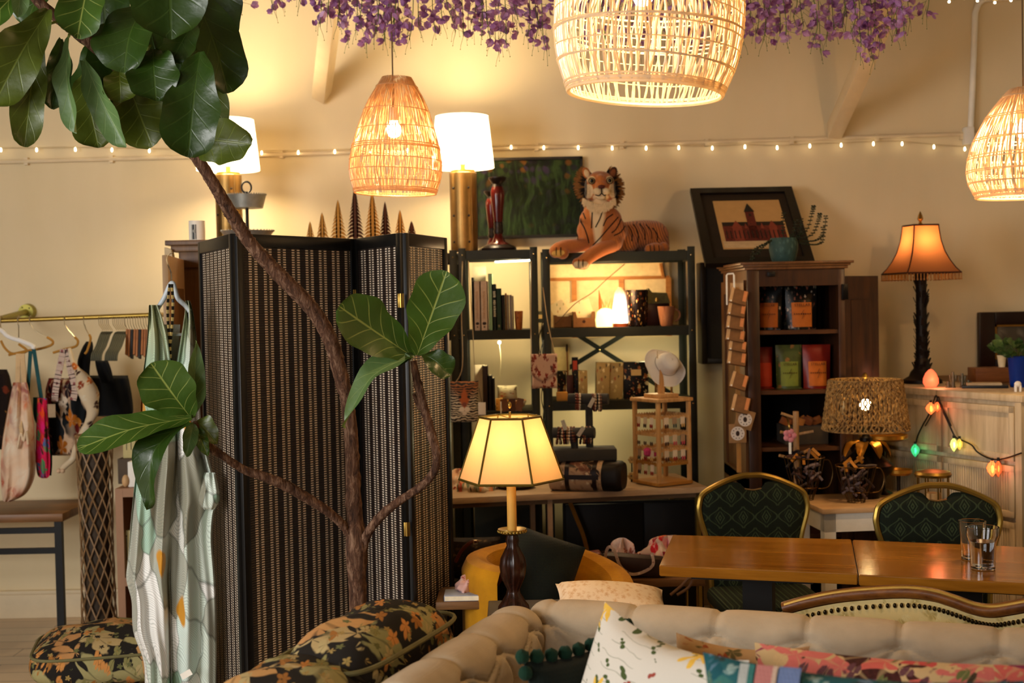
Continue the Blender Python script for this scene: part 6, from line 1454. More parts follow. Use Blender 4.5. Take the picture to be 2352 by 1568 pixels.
for i, (px, top, w, m, nm) in enumerate([(713, 508, 26, M_TB, 'smallest golden-brown, far left'), (741, 487, 34, M_TB, 'short golden, second from the left'), (778, 458, 42, M_TB, 'medium golden, third from the left'), (817, 430, 44, M_TD, 'tallest dark brown, fourth from the left'),
                                   (857, 440, 46, M_TB, 'tall golden one under the egg-shaped lamp'), (886, 462, 34, M_TD, 'dark brown, third from the right'), (920, 481, 34, M_TB, 'golden, second from the right'), (946, 507, 32, M_TD, 'small dark, at the right end')]):
    metal_tree(px, top, 552, w, m, 'cut-out metal fir tree on the wardrobe, ' + nm, 6.30 + .05*(i % 2))
# the wardrobe's lower side cabinet carrying the last trees
bx_ = P(975, 560, 6.3).x
t = thing('side_cabinet', 'brown cabinet continuing the wardrobe behind the folding screen', 'cabinet', ((ax1+bx_)/2, 6.4, 0))
obj('body', B().bx((ax1+.004, 6.2, 0), (bx_, AY1, az-.02), .003), M_WARD, t, w=True); obj('top_board', B().bx((ax1+.004, 6.18, az-.02), (bx_, AY1, az), .003), M_WARD, t, w=True)

# ================================================================== brass clothes rail with hangers and bags
RY_ = 6.5
ra = P(-40, 738, RY_); rb_ = P(350, 723, RY_)
t = thing('clothes_rail', 'brass wall rail with a round flange holding the hangers', 'rail', (ra+rb_)/2)
obj('rod', B().cyl(ra, rb_, S(5.5, RY_), None, 14), M_GOLDP, t, w=True)
fc = P(62, 716, WY-.02); obj('flange', B().cyl(fc+Vector((0, .02, 0)), fc+Vector((0, -.02, 0)), S(19, WY), S(17, WY), 28).cyl(fc, Vector((fc.x, RY_, P(62, 734, RY_).z)), .016, .016, 14), plain('8c8238', .4, .5), t, w=True)
for a in (0.8, 2.2, 3.9, 5.4): obj('screw', B().ball(fc+Vector((.028*math.cos(a), -.021, .028*math.sin(a))), .004, 8), plain('1c1a10', .4), t, w=True)
fc = P(345, 722, WY-.1); obj('end_bracket', B().cyl(rb_, Vector((rb_.x, WY, rb_.z)), .012, .012, 12).ball(rb_, .018, 12), M_GOLDP, t, w=True)
def hook(b, px, r=.0022):
    p = P(px, 731, RY_); b.tube(spline([p+Vector((0, -.012, -.03)), p+Vector((0, -.016, 0)), p+Vector((0, 0, .013)), p+Vector((0, .016, 0))], 6), r, 5); return p+Vector((0, -.012, -.03))
M_WIRE = metal('b8a888', .3); M_HG = plain('a8762c', .4, 0, .12)
def hanger(lab, px, neck, pts, m, r=.0062):
    t = thing('clothes_hanger', lab, 'hanger', P(px, 735, RY_), 0, 'clothes hangers on the rail')
    q = B(); h = hook(q, px); q.tube([h]+[P(*p_, RY_-.03) for p_ in neck], .0022, 5); obj('hook', q, M_WIRE, t, w=True)
    obj('arm', B().tube(spline([P(x, y, RY_-.03+.0*i) for i, (x, y) in enumerate(pts)], 5), r, 8), m, t, w=True)
    return t
hanger('gilt hanger with the magenta bag, seen at an angle', 70, [(70, 745), (78, 758), (108, 774)], [(108, 774), (121, 783), (118, 792), (95, 800), (60, 806), (20, 815)], M_HG)
hanger('gilt hanger carrying the ikat tote straps', 150, [(150, 745), (156, 757), (172, 774)], [(172, 774), (179, 783), (174, 795), (148, 802), (122, 810)], M_HG)
hanger('gilt hanger carrying the black bag', 194, [(194, 745), (197, 755), (205, 768)], [(205, 768), (208, 776), (206, 788), (200, 806), (195, 812)], M_HG)
hanger('gilt hanger at the far left carrying the tie-dye bag', 43, [(43, 748), (43, 775)], [(2, 782), (12, 800), (30, 812), (62, 806), (43, 790)], M_HG)
t = thing('clothes_hanger', 'white wooden hanger in front of the gilt ones at the left edge', 'hanger', P(5, 735, RY_), 0, 'clothes hangers on the rail')
q = B(); h = hook(q, 3, .003); q.tube([h, P(2, 757, RY_-.05)], .0025, 5); obj('hook', q, M_WIRE, t, w=True)
q = B().tube(spline([P(-40, 790, 6.44), P(-15, 763, 6.44), P(2, 758, 6.44), P(20, 773, 6.42), P(50, 783, 6.4), P(75, 794, 6.38), P(76, 800, 6.38)], 6), .011, 10); obj('arm', q, plain('e4e0da', .35, 0, .03), t, w=True)
M_VEL = plain('4a4a3c', .8, 0, .15); M_CLIP = wood('8a4c1c', 'b87434', 2, 'Z', .4)
for i in range(13):
    px = 229+i*4.3 + (6 if i > 5 else 0); g = 'grey velvet hangers on the rail'
    t = thing('velvet_hanger', 'slim grey velvet hanger in the bunch of grey ones on the rail', 'hanger', P(px, 735, RY_), 0, g)
    q = B(); h = hook(q, px, .0018); q.tube([h, P(px+8, 758, RY_)], .0018, 4); obj('hook', q, M_WIRE, t, w=True)
    obj('arm', B().tube(spline([P(px+7+4*(i > 5), 762, RY_+.05), P(px+2, 768, RY_-.02), P(px-8, 795, RY_-.10), P(px-17, 812, RY_-.15), P(px-19, 828, RY_-.17)], 5), .0048, 6), M_VEL, t, w=True)
for i in range(10):
    px = 289+i*6.0
    t = thing('clip_hanger', 'short %s clip hanger in the bunch at the right end of the rail' % ('black' if i in (2, 5) else 'orange-brown wooden'), 'hanger', P(px, 735, RY_), 0, 'clip hangers on the rail')
    q = B(); h = hook(q, px, .0018); q.tube([h, P(px+3, 755, RY_)], .0018, 4); obj('hook', q, M_WIRE, t, w=True)
    obj('clamp', B().bar(P(px+4, 757, RY_), P(px+2, 815+4*(i % 3), RY_-.03), .009, .03), M_CLIP if i not in (2, 5) else plain('14100c', .5), t, w=True)
# ---- hanging bags
def soft(name, outline, y, thick, m, parent, nseg=26, fold=0.1, seed=0, nz=6, drape=.02):
    """closed cloth volume: outline rows (py, xl, xr)"""
    rnd = random.Random(seed); ph = [rnd.uniform(0, 6) for _ in range(4)]; rows = spline([Vector(o_) for o_ in outline], nz)
    def f(u_, v_):
        k = v_*(len(rows)-1); i = min(int(k), len(rows)-2); py, xl, xr = rows[i].lerp(rows[i+1], k-i)
        a = 2*PI*u_; cx = (xl+xr)/2; hw = max(.5, (xr-xl)/2); x = math.cos(a)*hw; e_ = min(1, v_*8, (1-v_)*8+.15)
        p = P(cx+x, py, y); yy = math.sin(a)*thick*min(1, hw/30)*max(.2, e_) + fold*thick*(math.sin(a*5+ph[0]+v_*3)+.6*math.sin(a*9+ph[1]-v_*5))
        d = p - Vector((0, 0, CAMZ)); return Vector((0, 0, CAMZ)) + d*((y+yy)/y)
    return obj(name, B().grid(f, nseg*2, len(rows)*2, cu=True), m, parent, w=True, smooth=70)
M_TIE = pattern('tie-dye cotton', 'd8b89a', [(7, .45, .3, ['a86a60', 'c88870', '9a5c5c'], 2, (1, 1, 1)), (14, .25, .2, ['b84a30', 'd87848'], 5, (1, 1, 1)), (9, .3, .3, ['e8d8c0'], 8, (1, 1, 1))], weave=300)
t = thing('tie_dye_bag', 'pink and cream tie-dye drawstring bag with long cream straps', 'bag', P(45, 800, 6.4))
soft('body', [(878, 30, 62), (905, 24, 68), (960, 14, 76), (1010, 6, 80), (1060, 2, 82), (1100, 2, 78), (1135, 4, 58), (1152, 8, 24)], 6.36, .07, M_TIE, t, seed=3, fold=.16)
for a_, b_ in (((42, 812), (40, 900)), ((51, 812), (58, 912))): obj('strap', B().bar(P(*a_, 6.42), P(*b_, 6.38), .022, .005, (0, 1, 0)), plain('c8a87c', .8), t, w=True)
obj('drawcord', B().tube(spline([P(40, 1030, 6.28), P(48, 995, 6.27), P(54, 1012, 6.27), P(60, 990, 6.27), P(64, 1020, 6.28)], 5), .006, 6), plain('d8c0a0', .8), t, w=True)
obj('strap', B().bar(P(41, 900, 6.37), P(50, 1000, 6.28), .016, .004, (0, 1, 0)), plain('c8a87c', .8), t, w=True)
M_MAG = pattern('magenta embroidered cloth', 'c81e4a', [(16, .5, .06, ['e0501c', '1c6a9a', '1a8a5a', 'd81878', 'e87838', '14241c'], 3, (2, 1, 1))], weave=300)
t = thing('embroidered_bag', 'slim magenta embroidered bag with teal edging and teal straps', 'bag', P(90, 800, 6.4))
soft('body', [(914, 86, 108), (960, 84, 110), (1010, 82, 114), (1060, 82, 116), (1090, 86, 114), (1098, 96, 108)], 6.40, .05, M_MAG, t, seed=5)
soft('edging', [(912, 76, 90), (960, 78, 88), (1010, 102, 116), (1060, 108, 120), (1092, 106, 118)], 6.43, .03, plain('0c4446', .7), t, seed=5)
for a_, b_ in (((70, 806), (63, 915)), ((77, 798), (95, 915))): obj('strap', B().bar(P(*a_, 6.42), P(*b_, 6.42), .018, .005, (0, 1, 0)), plain('0c4446', .7), t, w=True)
M_IKAT = pattern('ikat print', 'c8a888', [(5.5, .7, .05, ['0f1416', '14181c', '5c1810', 'c87c20'], 1, (1.5, 1, .9)), (10, .42, .04, ['6a1a14', 'd8c8b0', 'b86a18', '101418'], 4, (2, 1, 1))], weave=300)
t = thing('ikat_tote', 'ikat tote bag in black, cream, red and ochre with woven patterned straps', 'bag', P(150, 810, 6.5))
soft('body', [(868, 112, 200), (900, 104, 206), (950, 106, 200), (1000, 108, 190), (1035, 112, 176), (1046, 118, 168)], 6.55, .06, M_IKAT, t, seed=6)
M_STR = pattern('woven maroon strap', 'c0a898', [(40, .3, .06, ['6a2a34', '8a3a40'], 3, (1, 1, 1))])
for pts_ in ([(146, 802), (136, 850), (128, 895), (126, 920)], [(156, 800), (162, 850), (172, 890), (168, 918)]): 
    sp = spline([P(*p_, 6.46) for p_ in pts_], 5); q = B()
    for i in range(len(sp)-1): q.bar(sp[i], sp[i+1]+(sp[i+1]-sp[i])*.2, .032, .004, (0, 1, 0))
    obj('strap', q, M_STR, t, w=True)
obj('tag', B().box(P(117, 943, 6.4), (.045, .003, .065)), plain('a08868', .7), t, w=True)
t = thing('twisted_bag', 'cream and rust printed bag with twisted neck curling down beside the tote', 'bag', P(160, 800, 6.4))
q = B().tube(spline([P(158, 800, 6.44), P(172, 840, 6.42), P(190, 870, 6.4), P(205, 910, 6.38), P(212, 950, 6.37), P(196, 985, 6.37), P(180, 1020, 6.37), P(165, 1055, 6.37), P(140, 1078, 6.37)], 6), [S(x, 6.4) for x in [4, 4, 4, 5, 5, 6, 7, 8, 9, 11, 13, 15, 17, 19, 20, 21, 22, 22, 22, 21, 19, 17, 15, 13, 12, 11, 10, 10, 10, 10, 10, 9, 9, 9, 9, 9, 8, 8, 8, 8, 8, 8, 7, 7, 7, 7, 7, 6, 5]], 14)
for v in q.bm.verts: v.co += Vector((noise_ := math.sin(v.co.z*60+v.co.x*45))*0 and (0, 0, 0) or (.003*math.sin(v.co.z*60+v.co.x*45), 0, 0))
obj('body', q, pattern('cream rust print', 'c8b494', [(18, .35, .06, ['8a3a1c', 'b8601c', '2c1c18', 'd8ccb0'], 6, (1, 1, 1))], weave=300), t, w=True)
for dx in (-5, 4): obj('tassel', B().ball(P(140+dx, 1081, 6.36), .012, 8), plain('c8a888', .8), t, w=True)
M_BLK = cloth('0d0e0f', 300, .3)
t = thing('black_bag', 'large black cloth tote hanging below the grey hangers', 'bag', P(205, 800, 6.6))
soft('body', [(862, 200, 294), (880, 212, 298), (915, 210, 304), (945, 215, 306), (956, 220, 300)], 6.68, .05, M_BLK, t, seed=8)
soft('drape', [(784, 198, 212), (800, 188, 214), (830, 178, 208), (862, 182, 206), (890, 186, 210)], 6.56, .04, M_BLK, t, seed=9)
soft('strap', [(828, 218, 248), (850, 222, 256), (880, 232, 262)], 6.6, .02, M_BLK, t, seed=9)
t = thing('dark_print_bag', 'dark brown printed bag cut by the left edge behind the tie-dye bag', 'bag', P(5, 860, 6.6))
soft('body', [(848, -30, 16), (870, -34, 24), (920, -36, 30), (980, -36, 20), (1020, -36, 12), (1032, -30, 4)], 6.62, .06, pattern('dark brown print', '1a0f0a', [(18, .3, .06, ['6a2a14', '9a6a30', '30201a'], 2, (1, 1, 1))]), t, seed=3)

# ================================================================== side table with black legs, lattice stand, small shelf
TZ2 = P(90, 1180, 6.3).z; x1 = P(183, 1160, 6.55).x
t = thing('console_table', 'brown-topped console table with black metal legs against the left wall', 'table', (P(60, 1200, 6.5).x, 6.55, 0))
xf = P(172, 1200, 6.2).x
obj('tabletop', B().bx((-3.2, 6.3, TZ2-.04), (x1, 6.78, TZ2), .003), wood('5c3a18', '8a5c2c', .8, 'X', .4), t, w=True)
M_BM = plain('0e0d0c', .4, .3)
for y in (6.32, 6.74): obj('leg', B().bx((x1-.05, y, 0), (x1-.015, y+.03, TZ2-.04)), M_BM, t, w=True)
for z in (TZ2-.085, TZ2-.185): obj('rail', B().bx((-3.2, 6.325, z-.014), (x1-.05, 6.345, z+.014)), M_BM, t, w=True)
obj('leg', B().bx((-3.2, 6.32, 0), (-3.17, 6.35, TZ2-.04)), M_BM, t, w=True)
# lattice cylinder
lc = P(228, 1425, 6.25); u = S(1, 6.25); lc.z = 0; H = P(228, 1000, 6.25).z
t = thing('lattice_stand', 'tall cylindrical stand of crossed bamboo strips beside the console table', 'stand', lc)
def latt(s_, k, r=40*u):
    q = B(); n_ = 28; pts = []
    for i in range(n_+1):
        f = i/n_; a = s_*f*5.2 + 2*PI*k/11; rr = r*(1.0-.10*math.sin(PI*f)**2); pts.append((rr*math.cos(a), rr*math.sin(a), H*f))
    return q.tube(pts, .0042, 4)
M_BAM = wood('6c4e30', '9a7a54', 3, 'Z', .5)
for s_ in (-1, 1):
    for k in range(11): obj('lattice_strip', latt(s_, k), M_BAM, t)
for z in (.01, H): obj('hoop', B().tube([(40*u*math.cos(2*PI*i/32), 40*u*math.sin(2*PI*i/32), z) for i in range(32)], .008, 6, closed=True), M_BAM, t)
obj('inner_liner', B().lathe([(32*u, .01), (29*u, H*.5), (32*u, H*.98)], (0, 0, 0), 24, cap=False), plain('3c3024', .7, 0, .2, 6), t)
for k in range(2):
    o = obj('umbrella', B().tube([(0, 0, .1), (0, 0, H*.9)], [.02, .03], 8), plain('2c3438', .6)); o.location = lc+Vector((-.02+.04*k, 0, 0)); tag(o, 'dark folded umbrella standing inside the lattice stand, %s' % ['left', 'right'][k], 'umbrella', 'umbrellas in the lattice stand')
# small blush shelf unit with books
SYB = 6.1; sz = P(280, 1122, SYB).z; sxa = P(264, 1122, SYB).x; sxb = P(400, 1122, SYB).x; M_BLU = plain('9c7456', .5, 0, .06, 10)
t = thing('bookcase', 'small blush-brown bookcase behind the printed robe', 'bookcase', ((sxa+sxb)/2, SYB+.14, 0))
obj('side_board', B().bx((sxa, SYB, 0), (sxa+.035, SYB+.3, sz)), M_BLU, t, w=True); obj('side_board', B().bx((sxb-.035, SYB, 0), (sxb, SYB+.3, sz)), M_BLU, t, w=True)
for z in (sz, sz-.42, .06): obj('shelf_board', B().bx((sxa+.035, SYB+.001, z-.04), (sxb-.035, SYB+.288, z)), M_BLU, t, w=True)
obj('back_panel', B().bx((sxa+.035, SYB+.29, 0), (sxb-.035, SYB+.299, sz)), plain('1c140e', .7), t, w=True)
M_TEA = plain('c0b078', .6, 0, .1, 20)
def tin(px0, px1, y0_, y1_, lab, z, m=M_TEA, y=6.14):
    a = P(px0, y1_, y); b = P(px1, y0_, y); t = thing('card_pack', lab, 'pack', ((a.x+b.x)/2, y+.04, z)); h = b.z-a.z; w = b.x-a.x
    obj('body', B().box((0, 0, h/2), (w, .07, h), None, .002), m, t)
    q = B()
    for k in range(2): q.box((-w*.2+k*w*.35, -.036, h*.6), (.003, .001, h*.5)); q.ball((-w*.2+k*w*.35, -.036, h*.88), (.005, .001, .005), 6)
    obj('printed_rules', q, plain('2a2418', .6), t)
tin(282, 310, 998, 1052, 'pale green card pack standing behind the robe on the bookcase', P(290, 1122, SYB).z + .0, y=6.3)
COL.objects[-1].parent.scale = (1, 1, 1)
tin(281, 312, 1186, 1292, 'pale yellow printed pack on the bookcase middle shelf', sz-.42, y=6.13)
tin(281, 310, 1352, 1395, 'pale yellow printed pack on the bookcase bottom shelf', .06, y=6.13)
t = thing('candle_group_box', 'white box and small wooden figure on top of the bookcase', 'box', (P(300, 1110, 6.16).x, 6.18, sz)); obj('body', B().box((.02, 0, .06), (.06, .06, .12), None, .004), M_WHITE, t); obj('lid', B().ball((-.02, -.03, .03), (.018, .018, .03), 12), plain('c8a070', .5), t)
tag(obj('raised_block', B().bx((P(284, 1060, 6.3).x-.02, 6.27, sz), (P(312, 1060, 6.3).x+.02, 6.39, P(290, 1052, 6.3).z)), plain('4a3a28', .6)), 'dark block behind the white box lifting the pale green pack', 'block')
for o in COL.objects:
    if o.get('label', '').startswith('pale green card pack'): o.location.z = P(290, 1052, 6.3).z

# ================================================================== folding screen of black frames and woven matchstick panels
SH = 1.885
def weave_mat():
    n = N('matchstick weave'); s_ = n.n('SeparateXYZ', {0: n.tc.outputs['UV']}); u_, v_ = s_.outputs[0], s_.outputs[1]     # uv in metres
    P_ = .0715; fu = n.math('FRACT', n.math('DIVIDE', u_, P_)); fv = n.math('FRACT', n.math('DIVIDE', v_, .0088)); fv2 = n.math('FRACT', n.math('ADD', n.math('DIVIDE', v_, .0088), .5))
    def band(a, b): return n.math('MULTIPLY', n.math('GREATER_THAN', fu, a), n.math('LESS_THAN', fu, b))
    on_ = n.math('GREATER_THAN', fv, .42); on2 = n.math('GREATER_THAN', fv2, .42)
    cols_ = n.math('ADD', band(.38, .58), band(.76, .96)); midc = band(.60, .74)
    light = n.math('ADD', n.math('MULTIPLY', cols_, on_), n.math('MULTIPLY', midc, n.math('MULTIPLY', on2, .10)))
    thread = n.math('MULTIPLY', n.math('GREATER_THAN', n.math('FRACT', n.math('DIVIDE', u_, .0072)), .62), n.math('MULTIPLY', on_, .07))
    light = n.math('MAXIMUM', light, thread)
    nz = n.noise(n.map('UV', (3, 3, 3)), 6, 3); wn = n.mix(nz, C('e6dcc8'), C('b89878')); c = n.mix(light, C('0c0807'), wn)
    c = n.mix(n.math('MULTIPLY', n.math('SUBTRACT', 1, light), .25), c, C('2a1410'))
    h = n.math('MULTIPLY', n.math('SINE', n.math('MULTIPLY', fv, 6.28)), .5); n.bump(n.math('ADD', h, light), .6, .003)
    return n.fin(c, .45, 0, .4)
M_WEAVE = weave_mat(); M_BLKW = plain('0f0e0d', .38, 0, .25, 12)
def at_top(px, y): p = P(px, 550, y); return Vector((p.x, p.y, 0))
corners = [at_top(460, 5.05), at_top(537, 4.50), at_top(815, 5.02), at_top(925, 4.66), at_top(1022, 5.08)]
t = thing('folding_screen', 'four-panel folding screen of black frames with woven cream and brown matchstick mats', 'folding screen', corners[1])
for i in range(4):
    a, b = corners[i], corners[i+1]; d_ = (b-a).normalized(); n_ = Vector((-d_.y, d_.x, 0)); L = (b-a).length; a = a + d_*.004; L -= .008; Rm = Matrix((d_, n_, Vector((0, 0, 1)))).transposed(); Mx = Matrix.Translation(a) @ Rm.to_4x4()
    fw_ = .032; q = B()
    q.bx((0, -.011, 0), (fw_, .011, SH), .002).bx((L-fw_, -.011, 0), (L, .011, SH), .002).bx((fw_, -.011, SH-.045), (L-fw_, .011, SH), .002).bx((fw_, -.011, .04), (L-fw_, .011, .12), .002)
    q.bm.transform(Mx); fr = obj('panel_frame', q, M_BLKW, t, w=True)
    def mt(u_, v_): return Mx @ Vector((fw_+(L-2*fw_)*u_, -.004+.0*v_, .12+(SH-.165)*v_))
    q = B().grid(mt, 2, 2, us=L-2*fw_, vs=SH-.165)
    def mt2(u_, v_): return Mx @ Vector((fw_+(L-2*fw_)*u_, .004, .12+(SH-.165)*v_))
    q.grid(mt2, 2, 2, us=L-2*fw_, vs=SH-.165, flip=True)
    obj('woven_mat', q, M_WEAVE, fr, w=True, smooth=0, fixn=False)
for k, (ci, px_, pys) in enumerate(((2, 813, (680, 1220)), (3, 921, (690, 1215)))):
    for py in pys:
        y = corners[ci].y-.014; p = P(px_+ (14 if k and py > 1000 else 0), py, y-.01); obj('hinge', B().box(p, (.022, .004, .05), None, .001).cyl(p+Vector((0, -.003, -.025)), p+Vector((0, -.003, .025)), .0035, .0035, 8), M_GOLD, t, w=True)

# ================================================================== printed robe on a pale blue hanger
RBY = 4.72
def robe_mat():
    n = N('leaf print silk'); v0 = n.map(); wv_ = n.n('TexNoise', {'Vector': v0, 'Scale': 5.0}).outputs['Color']
    v = n.n('VectorMath', {0: v0, 1: n.n('VectorMath', {0: wv_, 1: (.10, .10, .10)}, operation='MULTIPLY').outputs[0]}, operation='ADD').outputs[0]
    vo = n.n('TexVoronoi', {'Vector': n.n('Mapping', {0: v, 'Scale': (11, .6, 4), 'Rotation': (0, .5, 0)}).outputs[0], 'Scale': 1.0}); ed = n.n('TexVoronoi', {'Vector': n.n('Mapping', {0: v, 'Scale': (11, .6, 4), 'Rotation': (0, .5, 0)}).outputs[0], 'Scale': 1.0}, feature='DISTANCE_TO_EDGE').outputs['Distance']
    r_ = n.n('SeparateColor', {0: vo.outputs['Color']})
    c = n.ramp(r_.outputs[0], [(0, C('ccd8cc')), (.18, C('e0e0d8')), (.34, C('a0c0ac')), (.48, C('a8aa9c')), (.6, C('d0e0d8')), (.72, C('94b49c')), (.82, C('e8e8e4')), (.9, C('8c8a78')), (.96, C('8a78b0'))], 'CONSTANT')
    z_ = n.n('SeparateXYZ', {0: v0}).outputs[2]; c = n.mix(n.math('MULTIPLY', n.step(z_, -.25, -.08), .6), c, C('c8c498'))
    st = n.wave(n.n('VectorMath', {0: v, 1: n.n('VectorMath', {0: vo.outputs['Color'], 1: (.5, .5, .5)}, operation='MULTIPLY').outputs[0]}, operation='ADD').outputs[0], 70, .6, 2, 1, 'DIAGONAL')
    c = n.mix(n.math('MULTIPLY', n.step(st, .6, .95), .35), c, C('4c5c54'))
    c = n.mix(n.math('MULTIPLY', n.math('SUBTRACT', 1, n.step(ed, .004, .03)), .55), c, C('4c5248'))
    v2 = n.n('TexVoronoi', {'Vector': n.n('Mapping', {0: v, 'Scale': (9, 5, 4), 'Location': (5, 2, 1), 'Rotation': (0, -.4, 0)}).outputs[0], 'Scale': 1.0})
    g = n.math('MULTIPLY', n.math('SUBTRACT', 1, n.step(v2.outputs['Distance'], .22, .27)), n.math('GREATER_THAN', n.n('SeparateColor', {0: v2.outputs['Color']}).outputs[1], .72)); c = n.mix(g, c, C('c08418'))
    g2 = n.math('MULTIPLY', n.math('SUBTRACT', 1, n.step(v2.outputs['Distance'], .16, .2)), n.math('LESS_THAN', n.n('SeparateColor', {0: v2.outputs['Color']}).outputs[1], .10)); c = n.mix(g2, c, C('b85c40'))
    return n.fin(c, .5, 0, .35, Sheen_Weight=.2)
M_ROBE = robe_mat()
t = thing('printed_robe', 'long silky robe printed with mint, grey and golden leaves hanging before the folding screen', 'robe', P(395, 700, RBY))
soft('left_panel', [(700, 342, 362), (740, 340, 376), (800, 336, 390), (880, 326, 398), (960, 322, 404), (1040, 318, 405), (1120, 308, 400), (1200, 300, 396), (1280, 294, 392), (1330, 290, 390), (1380, 302, 392), (1450, 306, 394), (1520, 330, 394), (1600, 332, 396)], RBY-.02, .075, M_ROBE, t, nseg=46, fold=.24, seed=3)
soft('right_panel', [(690, 426, 436), (720, 424, 444), (780, 414, 452), (860, 400, 456), (940, 392, 460), (1000, 390, 466), (1060, 386, 482), (1110, 384, 496), (1150, 382, 502), (1180, 382, 492), (1240, 380, 488), (1320, 378, 494), (1400, 376, 498), (1500, 374, 498), (1600, 372, 496)], RBY+.02, .085, M_ROBE, t, nseg=46, fold=.24, seed=6)
soft('lining', [(745, 362, 414), (800, 366, 412), (860, 374, 408), (910, 382, 402)], RBY+.05, .012, cloth('c8c8c4', 300, .1), t, seed=2)
soft('cuff', [(1085, 470, 494), (1120, 462, 502), (1150, 456, 504), (1170, 468, 492)], RBY-.06, .05, M_ROBE, t, seed=4)
obj('sewn_label', B().box(P(428, 1548, RBY-.12), (.04, .002, .022), Matrix.Rotation(-.5, 3, 'Y')), M_WHITE, t, w=True)
M_PB = plain('b8c0c4', .35, 0, .04)
th = thing('clothes_hanger', 'pale blue plastic hanger with a steel hook carrying the printed robe', 'hanger', P(395, 650, RBY))
obj('arm', B().tube(spline([P(345, 752, RBY), P(358, 716, RBY), P(376, 686, RBY), P(390, 655, RBY), P(398, 652, RBY), P(408, 684, RBY), P(424, 700, RBY), P(436, 715, RBY)], 6), .0085, 10), M_PB, th, w=True)
obj('bar', B().tube([P(346, 752, RBY), P(352, 764, RBY), P(360, 768, RBY), P(432, 768, RBY), P(438, 760, RBY), P(436, 715, RBY)], .0055, 8), M_PB, th, w=True)
obj('hook', B().tube(spline([P(393, 652, RBY), P(393, 628, RBY), P(386, 608, RBY), P(383, 595, RBY+.1), P(388, 584, RBY+.25), P(396, 580, RBY+.4)], 6), .0024, 6), metal('d8d4c8', .2), th, w=True)
tc_ = thing('chain_strap', 'long black and gold chain strap looped over the robe hanger', 'chain', P(388, 700, RBY-.04))
for s_ in (0, 1):
    pts = [P(392+ (3 if s_ else -4)*math.sin(i*.23) - i*.12 + (3 if s_ else -2), 652+i*8.5, RBY-.05) for i in range(36)]
    for kk, cl in ((0, '16120c'), (1, 'c8b070')):
        q = B()
        for i in range(len(pts)-1):
            if i % 2 == kk: q.tube([pts[i], pts[i].lerp(pts[i+1], 1.05)], [.0052, .0045], 6)
        obj('links', q, plain(cl, .3, .6 if kk else 0), tc_, w=True)

# ================================================================== fiddle-leaf fig
TY = 4.12
t = thing('fiddle_leaf_fig', 'fiddle-leaf fig with a crooked bark trunk and broad leaves crossing the room', 'plant', Vector((P(822, 1430, TY).x, TY, 0)))
def bark():
    n = N('fig bark'); v = n.map(scale=(1, 1, .25)); f = n.noise(v, 70, 5, .7, dist=.8); g = n.noise(n.map(), 12, 3)
    n.bump(f, .9, .012); c = n.ramp(f, [(.3, C('24150e')), (.5, C('5c3e2c')), (.7, C('9a7a62'))]); return n.fin(n.mix(n.math('MULTIPLY', g, .4), c, C('2c1c14')), .8, 0, .2)
M_BARK = bark()
def limb(name, pts, rs, seed):
    sp = spline([P(x, y, d) for x, y, d in pts], 12); rr = spline([Vector((r, 0, 0)) for r in rs], 12); q = B().tube(sp, [max(.001, S(r.x*1.14, TY)) for r in rr], 18)
    for v in q.bm.verts:
        c = v.co; k = .0028*math.sin(c.z*95+c.x*60+seed) + .0022*math.sin(c.z*210+c.x*330) + .0018*math.sin(c.x*410-c.z*60); v.co += Vector((math.sin(c.y*900+c.x*500), math.cos(c.y*700), math.sin(c.x*600)*.4))*k*.6
    return obj(name, q, M_BARK, t, w=True, smooth=70)
limb('trunk', [(826, 1950, 4.12), (824, 1600, 4.12), (823, 1420, 4.12), (820, 1330, 4.12), (819, 1260, 4.12), (813, 1180, 4.12), (810, 1080, 4.12), (806, 1000, 4.12), (797, 920, 4.11), (782, 860, 4.1), (762, 790, 4.08), (735, 735, 4.06), (700, 690, 4.04), (655, 645, 4.02), (612, 600, 4.0), (570, 552, 3.98), (540, 505, 3.96), (510, 455, 3.93), (480, 405, 3.9), (450, 360, 3.88), (400, 285, 3.86), (320, 200, 3.84), (215, 105, 3.8), (150, 55, 3.78), (90, 5, 3.76), (20, -70, 3.74)],
     [20, 19, 18, 18, 22, 17, 15, 14, 14, 15, 15, 15, 15, 15, 14, 13, 13, 12, 11, 11, 11, 11, 11, 10, 9, 8], 1)
limb('branch', [(812, 1240, 4.12), (790, 1208, 4.1), (750, 1172, 4.06), (700, 1140, 4.02), (650, 1112, 3.98), (600, 1092, 3.95), (560, 1078, 3.93), (520, 1052, 3.9), (485, 1028, 3.88), (462, 1005, 3.86), (446, 970, 3.84)], [10, 9, 9, 10, 10, 9, 8, 7, 8, 8, 6], 2)
limb('branch', [(832, 1268, 4.12), (844, 1225, 4.1), (880, 1180, 4.08), (920, 1148, 4.06), (965, 1118, 4.05), (995, 1085, 4.04), (1003, 1045, 4.03), (992, 1000, 4.02), (978, 950, 4.01), (965, 900, 4.0), (955, 860, 4.0), (950, 828, 4.0)], [10, 9, 9, 8, 8, 8, 8, 9, 8, 8, 7, 6], 3)
limb('twig', [(965, 940, 4.02), (955, 915, 4.01), (950, 905, 4.0)], [4, 4, 2], 4)
M_LF = leafmat('glossy fig leaf', '2a4410', '4c5c1c', '56702c', .34, .22); M_LF2 = leafmat('mid green fig leaf', '3c5c16', '55701e', 'a4b058', .42, .6); M_LF3 = leafmat('pale backed fig leaf', '5c7a44', '64803c', '90a468', .45, .4); M_LFY = leafmat('olive fig leaf', '4c5a14', '5c6a1c', '7c8a38', .4, .4)
